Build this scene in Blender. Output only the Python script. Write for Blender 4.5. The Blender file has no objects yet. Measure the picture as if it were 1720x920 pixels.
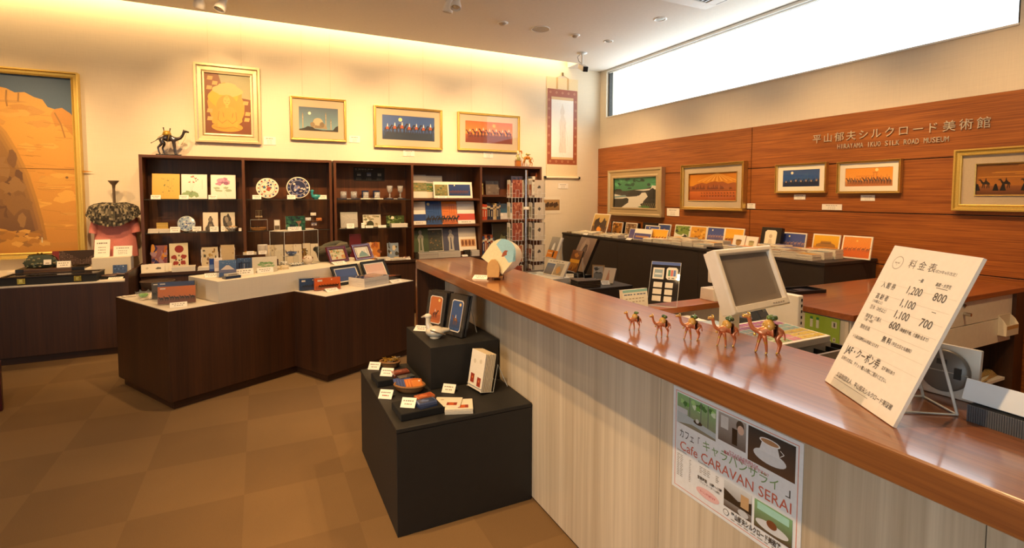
import bpy, bmesh, math, random
from mathutils import Vector, Matrix
PI = math.pi
random.seed(7)
C = bpy.context.scene.collection
SC = bpy.context.scene

# ------------------------------------------------------------------ camera, exposure, world, lights
F, CX, CY, H = 864.97, 860.0, 379.79, 1.55
ROT = Matrix(((0.8971, -0.4419, 0.0017), (-0.0233, -0.0512, -0.9984), (0.4413, 0.8956, -0.0563)))
EXPOSURE = 0.0
cam_d = bpy.data.cameras.new('camera')
cam_d.sensor_width = 36.0
cam_d.lens = F / 1720 * 36.0
cam_d.shift_y = -(460.0 - CY) / 1720.0
cam_d.clip_start = 0.02
cam_o = bpy.data.objects.new('camera', cam_d)
C.objects.link(cam_o)
_r, _d, _f = Vector(ROT[0]).normalized(), Vector(ROT[1]).normalized(), Vector(ROT[2]).normalized()
cam_o.matrix_world = Matrix(((_r.x, -_d.x, -_f.x, 0), (_r.y, -_d.y, -_f.y, 0), (_r.z, -_d.z, -_f.z, H), (0, 0, 0, 1)))
SC.camera = cam_o
SC.view_settings.view_transform = 'Standard'
SC.view_settings.look = 'None'
SC.view_settings.gamma = 1.0
SC.view_settings.use_curve_mapping = False
SC.view_settings.exposure = EXPOSURE
SC.cycles.use_denoising = True
SC.cycles.max_bounces = 8
SC.cycles.diffuse_bounces = 4
SC.cycles.glossy_bounces = 3
SC.cycles.transparent_max_bounces = 12
SC.cycles.caustics_reflective = False
SC.cycles.caustics_refractive = False
SC.cycles.sample_clamp_indirect = 6.0

world = bpy.data.worlds.new('sky'); SC.world = world
world.use_nodes = True
world.node_tree.nodes['Background'].inputs[0].default_value = (0.86, 0.93, 1.0, 1)
world.node_tree.nodes['Background'].inputs[1].default_value = 5.2

WARM = (1.0, 0.62, 0.285)
def area(name, loc, rot, sx, sy, power, col, portal=False, spread=PI):
    l = bpy.data.lights.new(name, 'AREA'); l.shape = 'RECTANGLE'; l.size = sx; l.size_y = sy
    l.energy = power; l.color = col; l.spread = spread
    if portal: l.cycles.is_portal = True
    o = bpy.data.objects.new(name, l); C.objects.link(o); o.location = loc; o.rotation_euler = rot
    return o
def spot(name, loc, target, power, angle, blend=0.6, col=WARM, size=0.04):
    l = bpy.data.lights.new(name, 'SPOT'); l.energy = power; l.spot_size = math.radians(angle); l.spot_blend = blend
    l.color = col; l.shadow_soft_size = size
    o = bpy.data.objects.new(name, l); C.objects.link(o); o.location = loc
    o.rotation_euler = (Vector(target) - Vector(loc)).to_track_quat('-Z', 'Y').to_euler()
    return o
# daylight through the clerestory and the glazed left wall
area('daylight_clerestory', (5.25, 4.35, 3.22), (0, PI/2, 0), 0.72, 5.1, 1, (1, 1, 1), portal=True)
area('daylight_entrance', (-4.25, -1.05, 1.45), (0, -PI/2, 0), 2.6, 2.9, 1, (1, 1, 1), portal=True)
# cove lamps above the back wall
area('cove_lamp', (0.2, 6.95, 3.78), (math.radians(-8), 0, 0), 8.4, 0.05, 70, (1.0, 0.68, 0.32))
# warm spots at ceiling height, no fixtures modelled: on the pictures, the shelves, the tables and the counter
for (x, y, tx, ty, tz, p, a) in [
        (-0.35, 5.2, -0.25, 7.0, 2.3, 195, 60), (0.75, 5.2, 0.75, 7.0, 2.2, 230, 64), (1.80, 5.2, 1.9, 7.0, 2.1, 240, 66),
        (2.75, 5.2, 3.1, 7.0, 2.1, 220, 64), (-1.3, 5.0, -1.4, 7.0, 1.5, 190, 66), (-2.5, 4.9, -2.3, 7.0, 1.8, 225, 54),
        (0.2, 3.9, 0.3, 5.0, 0.9, 230, 64), (1.6, 4.3, 1.6, 6.6, 0.9, 180, 66), (-0.8, 4.3, -0.5, 6.6, 0.9, 180, 66),
        (3.2, 5.6, 5.0, 5.9, 1.3, 160, 66), (3.9, 5.4, 4.4, 7.0, 1.7, 150, 60), (3.2, 4.3, 5.0, 4.5, 1.2, 165, 66), (3.2, 3.0, 5.0, 3.2, 1.4, 185, 66), (3.2, 1.8, 5.0, 1.8, 1.6, 150, 66),
        (2.2, 3.4, 1.6, 2.6, 1.0, 125, 80), (2.6, 1.2, 2.0, 1.3, 0.9, 150, 80), (-0.3, 2.4, 0.8, 2.8, 0.4, 190, 70), (-1.2, 1.6, -0.6, 3.4, 0.0, 120, 90),
        (-0.6, 1.2, 1.2, 1.4, 0.5, 230, 90), (3.0, 5.2, 2.9, 5.0, 0.8, 130, 60), (2.0, 3.6, 2.9, 5.5, 1.3, 190, 40), (3.3, 0.2, 4.2, 1.7, 0.6, 130, 50)]:  # last two are extra unseen spots, added to brighten the card rack and desk drawers
    spot('warm_spot', (x, y, 3.52), (tx, ty, tz), p * 1.2, a, 1.0)

# ------------------------------------------------------------------ pixel rays of the 1720x920 photograph (used to find real positions)
def ray(u, v):
    d = Vector(((u - CX) / F, (v - CY) / F, 1.0))
    return Vector((sum(ROT[i][k] * d[i] for i in range(3)) for k in range(3)))
ORG = Vector((0, 0, H))
def onz(u, v, z): d = ray(u, v); return ORG + d * ((z - H) / d.z)
def ony(u, v, y): d = ray(u, v); return ORG + d * (y / d.y)
def onx(u, v, x): d = ray(u, v); return ORG + d * (x / d.x)

# ------------------------------------------------------------------ colours and materials
def lin(c):
    if isinstance(c, str):
        c = tuple(int(c[i:i+2], 16) / 255 for i in (0, 2, 4))
    return tuple((x / 12.92 if x <= 0.04045 else ((x + 0.055) / 1.055) ** 2.4) for x in c) + (1.0,)
def newmat(name):
    m = bpy.data.materials.new(name); m.use_nodes = True
    nt = m.node_tree; b = nt.nodes['Principled BSDF']
    return m, nt, b
def N(nt, t, **kw):
    n = nt.nodes.new(t)
    for k, v in kw.items():
        if k in n.inputs.keys(): n.inputs[k].default_value = v
        else: setattr(n, k, v)
    return n
def vmat(name, rough=0.5, coat=0.0, metal=0.0, nscale=60.0, namt=0.10, bump=0.0, spec=0.5, crough=0.05):
    """colour from the mesh's own colour attribute, broken up by fine noise"""
    m, nt, b = newmat(name); L = nt.links
    a = N(nt, 'ShaderNodeAttribute', attribute_name='Col')
    tc = N(nt, 'ShaderNodeTexCoord')
    no = N(nt, 'ShaderNodeTexNoise', Scale=nscale, Detail=3.0)
    mr = N(nt, 'ShaderNodeMapRange'); mr.inputs[3].default_value = 1 - namt; mr.inputs[4].default_value = 1 + namt
    mx = N(nt, 'ShaderNodeMix', data_type='RGBA', blend_type='MULTIPLY'); mx.inputs[0].default_value = 1
    L.new(tc.outputs['Object'], no.inputs['Vector']); L.new(no.outputs['Fac'], mr.inputs[0])
    L.new(a.outputs['Color'], mx.inputs[6]); L.new(mr.outputs[0], mx.inputs[7]); L.new(mx.outputs[2], b.inputs['Base Color'])
    b.inputs['Roughness'].default_value = rough; b.inputs['Metallic'].default_value = metal
    b.inputs['Coat Weight'].default_value = coat; b.inputs['Coat Roughness'].default_value = crough
    b.inputs['Specular IOR Level'].default_value = spec
    if bump:
        bp = N(nt, 'ShaderNodeBump', Strength=bump, Distance=0.002); L.new(no.outputs['Fac'], bp.inputs['Height']); L.new(bp.outputs[0], b.inputs['Normal'])
    return m
def grain(name, c1, c2, axis='Z', scale=1.0, rough=0.4, coat=0.0, crough=0.1, dist=2.0, fine=1.0, low=0.5):
    """wood grain running along an axis of the object"""
    m, nt, b = newmat(name); L = nt.links
    tc = N(nt, 'ShaderNodeTexCoord'); mp = N(nt, 'ShaderNodeMapping')
    s = [90 * scale, 90 * scale, 90 * scale]; s['XYZ'.index(axis)] = 1.6 * scale
    mp.inputs['Scale'].default_value = s
    n1 = N(nt, 'ShaderNodeTexNoise', Scale=1.0, Detail=4.0, Roughness=0.65, Distortion=0.4)
    s2 = [9 * scale, 9 * scale, 9 * scale]; s2['XYZ'.index(axis)] = 0.35 * scale
    mp2 = N(nt, 'ShaderNodeMapping'); mp2.inputs['Scale'].default_value = s2
    n2 = N(nt, 'ShaderNodeTexNoise', Scale=1.0, Detail=3.0, Distortion=0.8)
    L.new(tc.outputs['Object'], mp.inputs[0]); L.new(mp.outputs[0], n1.inputs['Vector'])
    L.new(tc.outputs['Object'], mp2.inputs[0]); L.new(mp2.outputs[0], n2.inputs['Vector'])
    mm = N(nt, 'ShaderNodeMath', operation='MULTIPLY_ADD'); mm.inputs[1].default_value = 0.55 * fine
    m2 = N(nt, 'ShaderNodeMath', operation='MULTIPLY'); m2.inputs[1].default_value = low
    L.new(n2.outputs['Fac'], m2.inputs[0]); L.new(n1.outputs['Fac'], mm.inputs[0]); L.new(m2.outputs[0], mm.inputs[2])
    cr = N(nt, 'ShaderNodeValToRGB'); L.new(mm.outputs[0], cr.inputs[0])
    cr.color_ramp.elements[0].position = 0.36; cr.color_ramp.elements[0].color = lin(c1)
    cr.color_ramp.elements[1].position = 0.68; cr.color_ramp.elements[1].color = lin(c2)
    L.new(cr.outputs[0], b.inputs['Base Color'])
    b.inputs['Roughness'].default_value = rough; b.inputs['Coat Weight'].default_value = coat; b.inputs['Coat Roughness'].default_value = crough
    bp = N(nt, 'ShaderNodeBump', Strength=0.08, Distance=0.001); L.new(n1.outputs['Fac'], bp.inputs['Height']); L.new(bp.outputs[0], b.inputs['Normal'])
    return m
def flat(name, c, rough=0.5, metal=0.0, coat=0.0, nscale=40.0, namt=0.06, bump=0.0):
    m, nt, b = newmat(name); L = nt.links
    tc = N(nt, 'ShaderNodeTexCoord'); no = N(nt, 'ShaderNodeTexNoise', Scale=nscale, Detail=3.0)
    cr = N(nt, 'ShaderNodeValToRGB'); k = lin(c)
    cr.color_ramp.elements[0].position = 0.3; cr.color_ramp.elements[0].color = tuple(x * (1 - namt) for x in k[:3]) + (1,)
    cr.color_ramp.elements[1].position = 0.7; cr.color_ramp.elements[1].color = tuple(x * (1 + namt) for x in k[:3]) + (1,)
    L.new(tc.outputs['Object'], no.inputs['Vector']); L.new(no.outputs['Fac'], cr.inputs[0]); L.new(cr.outputs[0], b.inputs['Base Color'])
    b.inputs['Roughness'].default_value = rough; b.inputs['Metallic'].default_value = metal; b.inputs['Coat Weight'].default_value = coat
    if bump:
        bp = N(nt, 'ShaderNodeBump', Strength=bump, Distance=0.002); L.new(no.outputs['Fac'], bp.inputs['Height']); L.new(bp.outputs[0], b.inputs['Normal'])
    return m
def clear(name, tint=(1, 1, 1), ior=1.45, rough=0.02, base=0.0, milk=0.0):
    m = bpy.data.materials.new(name); m.use_nodes = True; nt = m.node_tree; nt.nodes.clear(); L = nt.links
    out = N(nt, 'ShaderNodeOutputMaterial'); t = N(nt, 'ShaderNodeBsdfTransparent'); t.inputs[0].default_value = tint + (1,)
    g = N(nt, 'ShaderNodeBsdfGlossy', Roughness=rough); fr = N(nt, 'ShaderNodeFresnel', IOR=ior)
    ad = N(nt, 'ShaderNodeMath', operation='ADD'); ad.inputs[1].default_value = base; ad.use_clamp = True
    mx = N(nt, 'ShaderNodeMixShader')
    if milk:
        df = N(nt, 'ShaderNodeBsdfDiffuse'); df.inputs[0].default_value = (0.9, 0.9, 0.88, 1); m0 = N(nt, 'ShaderNodeMixShader'); m0.inputs[0].default_value = milk
        L.new(t.outputs[0], m0.inputs[1]); L.new(df.outputs[0], m0.inputs[2]); t = m0
    ge = N(nt, "ShaderNodeNewGeometry"); iv = N(nt, "ShaderNodeMath", operation="SUBTRACT"); iv.inputs[0].default_value = 1.0; mu = N(nt, "ShaderNodeMath", operation="MULTIPLY")
    L.new(ge.outputs["Backfacing"], iv.inputs[1]); L.new(fr.outputs[0], ad.inputs[0]); L.new(ad.outputs[0], mu.inputs[0]); L.new(iv.outputs[0], mu.inputs[1]); L.new(mu.outputs[0], mx.inputs[0]); L.new(t.outputs[0], mx.inputs[1]); L.new(g.outputs[0], mx.inputs[2]); L.new(mx.outputs[0], out.inputs[0])
    return m

M = dict(
    card=vmat('card', 0.6, nscale=80, namt=0.05), print=vmat('print', 0.45, nscale=120, namt=0.12), gloss=vmat('gloss_print', 0.25, coat=0.6, nscale=90, namt=0.08),
    cloth=vmat('cloth', 0.9, nscale=220, namt=0.3, bump=0.4), glaze=vmat('glaze', 0.2, coat=0.8, nscale=50, namt=0.1), plastic=vmat('plastic', 0.35, nscale=30, namt=0.03),
    copper=vmat('copper', 0.28, coat=0.4, metal=0.75, nscale=90, namt=0.2),
    metal=vmat('metal', 0.25, metal=1.0, nscale=60, namt=0.12), basket=vmat('basket', 0.7, nscale=160, namt=0.4, bump=0.6), satin=vmat('satin', 0.4, nscale=60, namt=0.1, metal=0.4),
    dark_wood=grain('dark_wood', '2c1608', '4b2a13', 'Z', 1.0, 0.5, 0.08, 0.4), dark_wood_x=grain('dark_wood_lengthwise', '2c1608', '4b2a13', 'X', 1.0, 0.5, 0.08, 0.4),
    shelf_wood=grain('shelf_wood', '402008', '6a3a18', 'Z', 1.0, 0.42, 0.2, 0.3), shelf_wood_x=grain('shelf_wood_lengthwise', '402008', '6a3a18', 'X', 1.0, 0.42, 0.2, 0.3),
    counter=grain('counter_wood', '6e3e20', '99602f', 'Y', 1.0, 0.3, 0.7, 0.08, fine=1.1, low=0.4), desk=grain('desk_wood', '7a3d18', 'a8602e', 'X', 0.7, 0.35, 0.5, 0.12),
    panel=grain('panel_wood', '7c3f14', 'b86c29', 'Y', 1.25, 0.45, 0.15, 0.3, fine=1.5, low=0.16), stone=grain('pale_front', 'bba88c', 'e3d3b9', 'Z', 0.5, 0.4, 0.3, 0.15),
    box_wood=grain('box_wood', '3d2a1c', '6b4d33', 'X', 2.0, 0.4, 0.3), pale_wood=grain('pale_wood', 'b98f5a', 'd9b583', 'Z', 2.0, 0.5),
    black=flat('black_board', '1d1b19', 0.62, nscale=15, namt=0.08), charcoal=flat('charcoal_board', '352c26', 0.6, nscale=12, namt=0.06),
    velvet=flat('black_velvet', '0c0b0b', 0.95), white=flat('white_laminate', 'e6dccb', 0.45, nscale=20, namt=0.03), offwhite=flat('offwhite_board', 'ded4c3', 0.6, nscale=60, namt=0.05),
    gold=flat('gold_frame', 'd8b566', 0.34, metal=0.85, nscale=120, namt=0.1), champagne=flat('champagne_frame', 'c9b48a', 0.4, metal=0.6, nscale=150, namt=0.08),
    palegold=flat('pale_gold_frame', 'd9b85f', 0.45, metal=0.5, nscale=120, namt=0.08), mat=flat('picture_mount', 'c9b493', 0.8, nscale=200, namt=0.06), ivory=flat('ivory_mount', 'f3e7cd', 0.8, nscale=200, namt=0.03),
    chrome=flat('chrome', 'd5d5d8', 0.15, metal=1.0), steel=flat('steel_lettering', 'e3d6c0', 0.35, metal=0.6), white_wire=flat('white_wire', 'efebe4', 0.4), thread=flat('hanging_wire', 'c9b08a', 0.5),
    plaster=flat('ceiling_paint', 'e9e3d8', 0.8, nscale=30, namt=0.02), rubber=flat('dark_metal', '38352f', 0.5, metal=0.3), white_paint=flat('white_paint', 'efebe2', 0.5, nscale=30, namt=0.02),
    glass=clear('window_glass', (0.97, 0.99, 0.98)), glazing=clear('picture_glazing', (1, 1, 1), 1.4), shelf_glass=clear('shelf_glass', (0.75, 0.82, 0.78), 1.5), acrylic=clear('acrylic', (0.95, 0.96, 0.96), 1.5),
    crystal=clear('crystal', (0.95, 0.95, 0.95), 1.6, 0.05, 0.08, 0.22), film=clear('clear_film', (0.97, 0.97, 0.97), 1.5, 0.06, 0.0), edge=flat('acrylic_edge', 'cfd2cc', 0.2, coat=0.5),
    screen=flat('screen_grey', '80756a', 0.3, nscale=8, namt=0.03), beige=flat('beige_plastic', 'ebe1d0', 0.4, nscale=25, namt=0.03), red=flat('maroon_lacquer', '5c1620', 0.25, coat=0.5, nscale=40, namt=0.1),
)
# linen wall paper: faint weave
def linen(name, c, amt=0.05):
    m, nt, b = newmat(name); L = nt.links
    tc = N(nt, 'ShaderNodeTexCoord'); outs = []
    for sc_ in ((6, 6, 260), (260, 260, 6)):
        mp = N(nt, 'ShaderNodeMapping'); mp.inputs['Scale'].default_value = sc_
        no = N(nt, 'ShaderNodeTexNoise', Scale=1.0, Detail=2.0)
        L.new(tc.outputs['Object'], mp.inputs[0]); L.new(mp.outputs[0], no.inputs['Vector']); outs.append(no)
    ad = N(nt, 'ShaderNodeMath', operation='ADD'); L.new(outs[0].outputs['Fac'], ad.inputs[0]); L.new(outs[1].outputs['Fac'], ad.inputs[1])
    mr = N(nt, 'ShaderNodeMapRange'); mr.inputs[1].default_value = 0.6; mr.inputs[2].default_value = 1.4; mr.inputs[3].default_value = 1 - amt; mr.inputs[4].default_value = 1 + amt
    mx = N(nt, 'ShaderNodeMix', data_type='RGBA', blend_type='MULTIPLY'); mx.inputs[0].default_value = 1; mx.inputs[6].default_value = lin(c)
    L.new(ad.outputs[0], mr.inputs[0]); L.new(mr.outputs[0], mx.inputs[7]); L.new(mx.outputs[2], b.inputs['Base Color'])
    b.inputs['Roughness'].default_value = 0.85
    return m
M['linen'] = linen('linen_wallpaper', 'e6d7bd')
M['riser'] = linen('riser_cloth', 'e0d5c0', 0.04)
def carpet():
    m, nt, b = newmat('carpet_tiles'); L = nt.links
    tc = N(nt, 'ShaderNodeTexCoord'); mp = N(nt, 'ShaderNodeMapping'); mp.inputs['Location'].default_value = (0.1, 0.05, 0.31)
    ck = N(nt, 'ShaderNodeTexChecker', Scale=2.0); ck.inputs[1].default_value = lin('80633e'); ck.inputs[2].default_value = lin('785c39')
    L.new(tc.outputs['Object'], mp.inputs[0]); L.new(mp.outputs[0], ck.inputs[0])
    no = N(nt, 'ShaderNodeTexNoise', Scale=260.0, Detail=2.0); n2 = N(nt, 'ShaderNodeTexNoise', Scale=1.6, Detail=2.0)
    L.new(tc.outputs['Object'], no.inputs['Vector']); L.new(tc.outputs['Object'], n2.inputs['Vector'])
    ad = N(nt, 'ShaderNodeMath', operation='ADD'); L.new(no.outputs['Fac'], ad.inputs[0]); L.new(n2.outputs['Fac'], ad.inputs[1])
    mr = N(nt, 'ShaderNodeMapRange'); mr.inputs[1].default_value = 0.5; mr.inputs[2].default_value = 1.5; mr.inputs[3].default_value = 0.82; mr.inputs[4].default_value = 1.18
    mx = N(nt, 'ShaderNodeMix', data_type='RGBA', blend_type='MULTIPLY'); mx.inputs[0].default_value = 1
    L.new(ad.outputs[0], mr.inputs[0]); L.new(ck.outputs[0], mx.inputs[6]); L.new(mr.outputs[0], mx.inputs[7]); L.new(mx.outputs[2], b.inputs['Base Color'])
    b.inputs['Roughness'].default_value = 0.95
    bp = N(nt, 'ShaderNodeBump', Strength=0.5, Distance=0.003); L.new(no.outputs['Fac'], bp.inputs['Height']); L.new(bp.outputs[0], b.inputs['Normal'])
    return m
M['carpet'] = carpet()

# ------------------------------------------------------------------ mesh builder
_tcache = {}
def text2d(s, size=1.0, bold=0.0):
    """outline of a line of lettering as flat polygons: (verts, faces, width), one unit high"""
    k = (s, bold)
    if k not in _tcache:
        cu = bpy.data.curves.new('lettering', 'FONT'); cu.body = s; cu.size = 1.0; cu.resolution_u = 2; cu.offset = bold
        o = bpy.data.objects.new('lettering', cu); C.objects.link(o)
        dg = bpy.context.evaluated_depsgraph_get(); dg.update()
        me = bpy.data.meshes.new_from_object(o.evaluated_get(dg))
        vs = [(v.co.x, v.co.y) for v in me.vertices]; fs = [tuple(p.vertices) for p in me.polygons]
        bpy.data.objects.remove(o); bpy.data.curves.remove(cu); bpy.data.meshes.remove(me)
        w = (min(v[0] for v in vs), max(v[0] for v in vs)) if vs else (0, 0)
        _tcache[k] = (vs, fs, w)
    return _tcache[k]

class MB:
    def __init__(s):
        s.v = []; s.f = []; s.c = []; s.sm = []; s.M = Matrix(); s.lay = 0
    def add(s, vs, fs, col, smooth=False):
        b = len(s.v); s.v += [s.M @ Vector(p) for p in vs]
        for f in fs: s.f.append(tuple(i + b for i in f)); s.c.append(lin(col)); s.sm.append(smooth)
        return s
    def box(s, x0, x1, y0, y1, z0, z1, col='ffffff'):
        return s.add([(x0,y0,z0),(x1,y0,z0),(x1,y1,z0),(x0,y1,z0),(x0,y0,z1),(x1,y0,z1),(x1,y1,z1),(x0,y1,z1)],
                     [(3,2,1,0),(4,5,6,7),(0,1,5,4),(1,2,6,5),(2,3,7,6),(3,0,4,7)], col)
    def prism(s, poly, a, b, col='ffffff', axis='z'):
        """polygon (counter-clockwise seen from +axis) pushed from a to b along an axis"""
        n = len(poly)
        P = {'z': lambda p, t: (p[0], p[1], t), 'y': lambda p, t: (p[0], t, p[1]), 'x': lambda p, t: (t, p[0], p[1])}[axis]
        vs = [P(p, a) for p in poly] + [P(p, b) for p in poly]
        fs = [tuple(range(n - 1, -1, -1)), tuple(range(n, 2 * n))] + [(i, (i + 1) % n, (i + 1) % n + n, i + n) for i in range(n)]
        if axis == 'y': fs = [tuple(reversed(f)) for f in fs]
        return s.add(vs, fs, col)
    def lathe(s, prof, seg=20, col='ffffff', smooth=True, c=(0, 0, 0), sy=1.0, caps=True):
        vs = []; fs = []
        for r, z in prof:
            for k in range(seg):
                a = 2 * PI * k / seg; vs.append((c[0] + r * math.cos(a), c[1] + r * sy * math.sin(a), c[2] + z))
        for i in range(len(prof) - 1):
            for k in range(seg):
                k2 = (k + 1) % seg; fs.append((i*seg+k, i*seg+k2, (i+1)*seg+k2, (i+1)*seg+k))
        s.add(vs, fs, col, smooth)
        if caps:
            if prof[0][0] > 1e-5: s.add([vs[k] for k in range(seg)], [tuple(reversed(range(seg)))], col)
            if prof[-1][0] > 1e-5: s.add(vs[-seg:], [tuple(range(seg))], col)
        return s
    def tube(s, pts, r, seg=6, col='ffffff', smooth=True):
        pts = [Vector(p) for p in pts]; rs = r if isinstance(r, (list, tuple)) else [r] * len(pts)
        vs = []; fs = []; up = None
        for i, p in enumerate(pts):
            d = (pts[min(i+1, len(pts)-1)] - pts[max(i-1, 0)]).normalized()
            if up is None: up = d.orthogonal().normalized()
            else:
                up = up - d * up.dot(d); up = up.normalized() if up.length > 1e-6 else d.orthogonal().normalized()
            w = d.cross(up)
            for k in range(seg):
                a = 2 * PI * k / seg; vs.append(tuple(p + (up * math.cos(a) + w * math.sin(a)) * rs[i]))
        n = len(pts)
        for i in range(n - 1):
            for k in range(seg):
                k2 = (k + 1) % seg; fs.append((i*seg+k, i*seg+k2, (i+1)*seg+k2, (i+1)*seg+k))
        s.add(vs, fs, col, smooth)
        s.add(vs[:seg], [tuple(reversed(range(seg)))], col); s.add(vs[-seg:], [tuple(range(seg))], col)
        return s
    def ball(s, c, r, col='ffffff', seg=14, rings=8):
        rx, ry, rz = r if isinstance(r, tuple) else (r, r, r)
        vs = [(c[0], c[1], c[2] - rz)]; fs = []
        for i in range(1, rings):
            t = PI * i / rings
            for k in range(seg):
                a = 2 * PI * k / seg; vs.append((c[0] + rx*math.sin(t)*math.cos(a), c[1] + ry*math.sin(t)*math.sin(a), c[2] - rz*math.cos(t)))
        vs.append((c[0], c[1], c[2] + rz)); top = len(vs) - 1
        for k in range(seg):
            k2 = (k + 1) % seg; fs.append((0, 1 + k2, 1 + k)); b = 1 + (rings - 2) * seg; fs.append((b + k, b + k2, top))
            for i in range(rings - 2): fs.append((1+i*seg+k, 1+i*seg+k2, 1+(i+1)*seg+k2, 1+(i+1)*seg+k))
        return s.add(vs, fs, col, True)
    # ---- flat printing on a face: front (facing -Y) or top (facing +Z)
    def face(s, x=0, y=0, z=0, w=1, h=1, kind='front'):
        s.o = Vector((x, y, z)); s.w = w; s.h = h
        if kind == 'front': s.ux, s.uy, s.n = Vector((1,0,0)), Vector((0,0,1)), Vector((0,-1,0))
        elif kind == 'top': s.ux, s.uy, s.n = Vector((1,0,0)), Vector((0,1,0)), Vector((0,0,1))
        s.lay = 0; s.cnt = 0; s.eps = 0.00012; return s
    def P(s, u, v): return s.o + s.ux * (u * s.w) + s.uy * (v * s.h) + s.n * (s.lay * s.eps + s.cnt * 0.000012)
    def up(s): s.lay += 1; return s
    def poly(s, pts, col, top=None):
        s.cnt += 1
        if top:
            a, b = lin(col), lin(top); v0 = min(p[1] for p in pts); v1 = max(p[1] for p in pts)
            s.add([tuple(s.P(u, v)) for u, v in pts], [tuple(range(len(pts)))], col)
            s.c[-1] = [[x + (y - x) * (p[1] - v0) / (v1 - v0) for x, y in zip(a, b)] for p in pts]; return s
        s.add([tuple(s.P(u, v)) for u, v in pts], [tuple(range(len(pts)))], col); return s
    def rect(s, u0, v0, u1, v1, col, top=None):
        s.cnt += 1; b = len(s.v); s.v += [s.M @ s.P(*p) for p in ((u0,v0),(u1,v0),(u1,v1),(u0,v1))]
        s.f.append((b, b+1, b+2, b+3)); s.sm.append(False)
        a = lin(col); s.c.append(a if top is None else [a, a, lin(top), lin(top)]); return s
    def disc(s, u, v, r, col, n=20, sq=1.0):
        k = s.w / s.h
        return s.poly([(u + r*math.cos(2*PI*i/n), v + sq*r*k*math.sin(2*PI*i/n)) for i in range(n)], col)
    def blob(s, u, v, ru, rv, col, jit=0.25, n=12, seed=0):
        rd = random.Random(seed)
        return s.poly([(u + ru*math.cos(2*PI*i/n)*(1 + jit*(rd.random()-.5)*2), v + rv*math.sin(2*PI*i/n)*(1 + jit*(rd.random()-.5)*2)) for i in range(n)], col)
    def line(s, pts, wd, col):
        k = s.w / s.h
        for (a, b) in zip(pts, pts[1:]):
            dx, dy = (b[0]-a[0])*s.w, (b[1]-a[1])*s.h; l = math.hypot(dx, dy) or 1
            nx, ny = -dy/l*wd/2, dx/l*wd/2*k
            s.poly([(a[0]+nx, a[1]+ny), (a[0]-nx, a[1]-ny), (b[0]-nx, b[1]-ny), (b[0]+nx, b[1]+ny)][::-1], col)
        return s
    def text(s, txt, u, v, hgt, col, width=None, bold=0.0, align='l'):
        """lettering with cap height hgt (metres) starting at (u, v); squeezed or spread to the given width (metres)"""
        vs, fs, (a, b) = text2d(txt, 1.0, bold)
        if not vs: return s
        k = hgt / 0.73; sx = k if width is None else width / max(b - a, 1e-6)
        off = 0 if align == 'l' else (-(b - a) * sx / 2 if align == 'c' else -(b - a) * sx)
        s.cnt += 1; o = s.P(u, v)
        s.add([tuple(o + s.ux*((x - a)*sx + off) + s.uy*(y*k)) for x, y in vs], fs, col); return s
    def bars(s, u0, u1, v, hh, col='8a7c6c', n=6, seed=0):
        """a line of type too small to read, as short ink strokes"""
        rd = random.Random(seed); u = u0
        while u < u1:
            w = (u1 - u0) / n * rd.uniform(.5, .9); s.rect(u, v, min(u + w, u1), v + hh, col); u += (u1 - u0) / n
        return s
    def mesh(s, name):
        me = bpy.data.meshes.new(name); me.from_pydata([tuple(p) for p in s.v], [], s.f); me.update()
        at = me.color_attributes.new('Col', 'FLOAT_COLOR', 'CORNER'); flat_c = []
        for c, f in zip(s.c, s.f):
            if isinstance(c, list):
                for q in c: flat_c += q
            else: flat_c += list(c) * len(f)
        at.data.foreach_set('color', flat_c)
        me.polygons.foreach_set('use_smooth', s.sm)
        return me
    def build(s, name, mat, parent=None, bevel=0.0, seg=2):
        me = s.mesh(name); me.materials.append(M[mat] if isinstance(mat, str) else mat)
        o = bpy.data.objects.new(name, me); C.objects.link(o)
        if parent is not None: o.parent = parent
        if bevel:
            md = o.modifiers.new('bevel', 'BEVEL'); md.width = bevel; md.segments = seg; md.limit_method = 'ANGLE'
        return o
def Tr(x=0, y=0, z=0, rz=0, rx=0, ry=0):
    return Matrix.Translation((x, y, z)) @ Matrix.Rotation(rz, 4, 'Z') @ Matrix.Rotation(ry, 4, 'Y') @ Matrix.Rotation(rx, 4, 'X')
def tag(o, label, cat, group=None, kind=None):
    if label: o['label'] = label
    if cat: o['category'] = cat
    if group: o['group'] = group
    if kind: o['kind'] = kind
    return o
def thing(name, label, cat, loc=(0, 0, 0), rz=0, lean=0, group=None):
    o = bpy.data.objects.new(name, None); C.objects.link(o); o.empty_display_size = 0.05
    o.location = loc; o.rotation_euler = (-lean, 0, rz)
    return tag(o, label, cat, group)
def one(mb, name, mat, label, cat, loc=(0, 0, 0), rz=0, lean=0, group=None, bevel=0.0):
    o = mb.build(name, mat, None, bevel); o.location = loc; o.rotation_euler = (-lean, 0, rz)
    return tag(o, label, cat, group)
def struct(o): o['kind'] = 'structure'; return o
def copy_tree(o, parent=None):
    c = o.copy(); C.objects.link(c)
    if parent is not None: c.parent = parent
    for ch in list(o.children): copy_tree(ch, c)
    return c
RD = math.radians
def px_box(u0, u1, vt, vb, Y, z=None):
    """box seen between pixel columns u0..u1 and rows vt..vb standing in the plane y = Y: centre x, base z, width, height"""
    a, b, t = ony(u0, vb, Y), ony(u1, vb, Y), ony((u0 + u1) / 2, vt, Y)
    z0 = (a.z + b.z) / 2 if z is None else z
    return (a.x + b.x) / 2, z0, abs(b.x - a.x), t.z - z0

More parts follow.
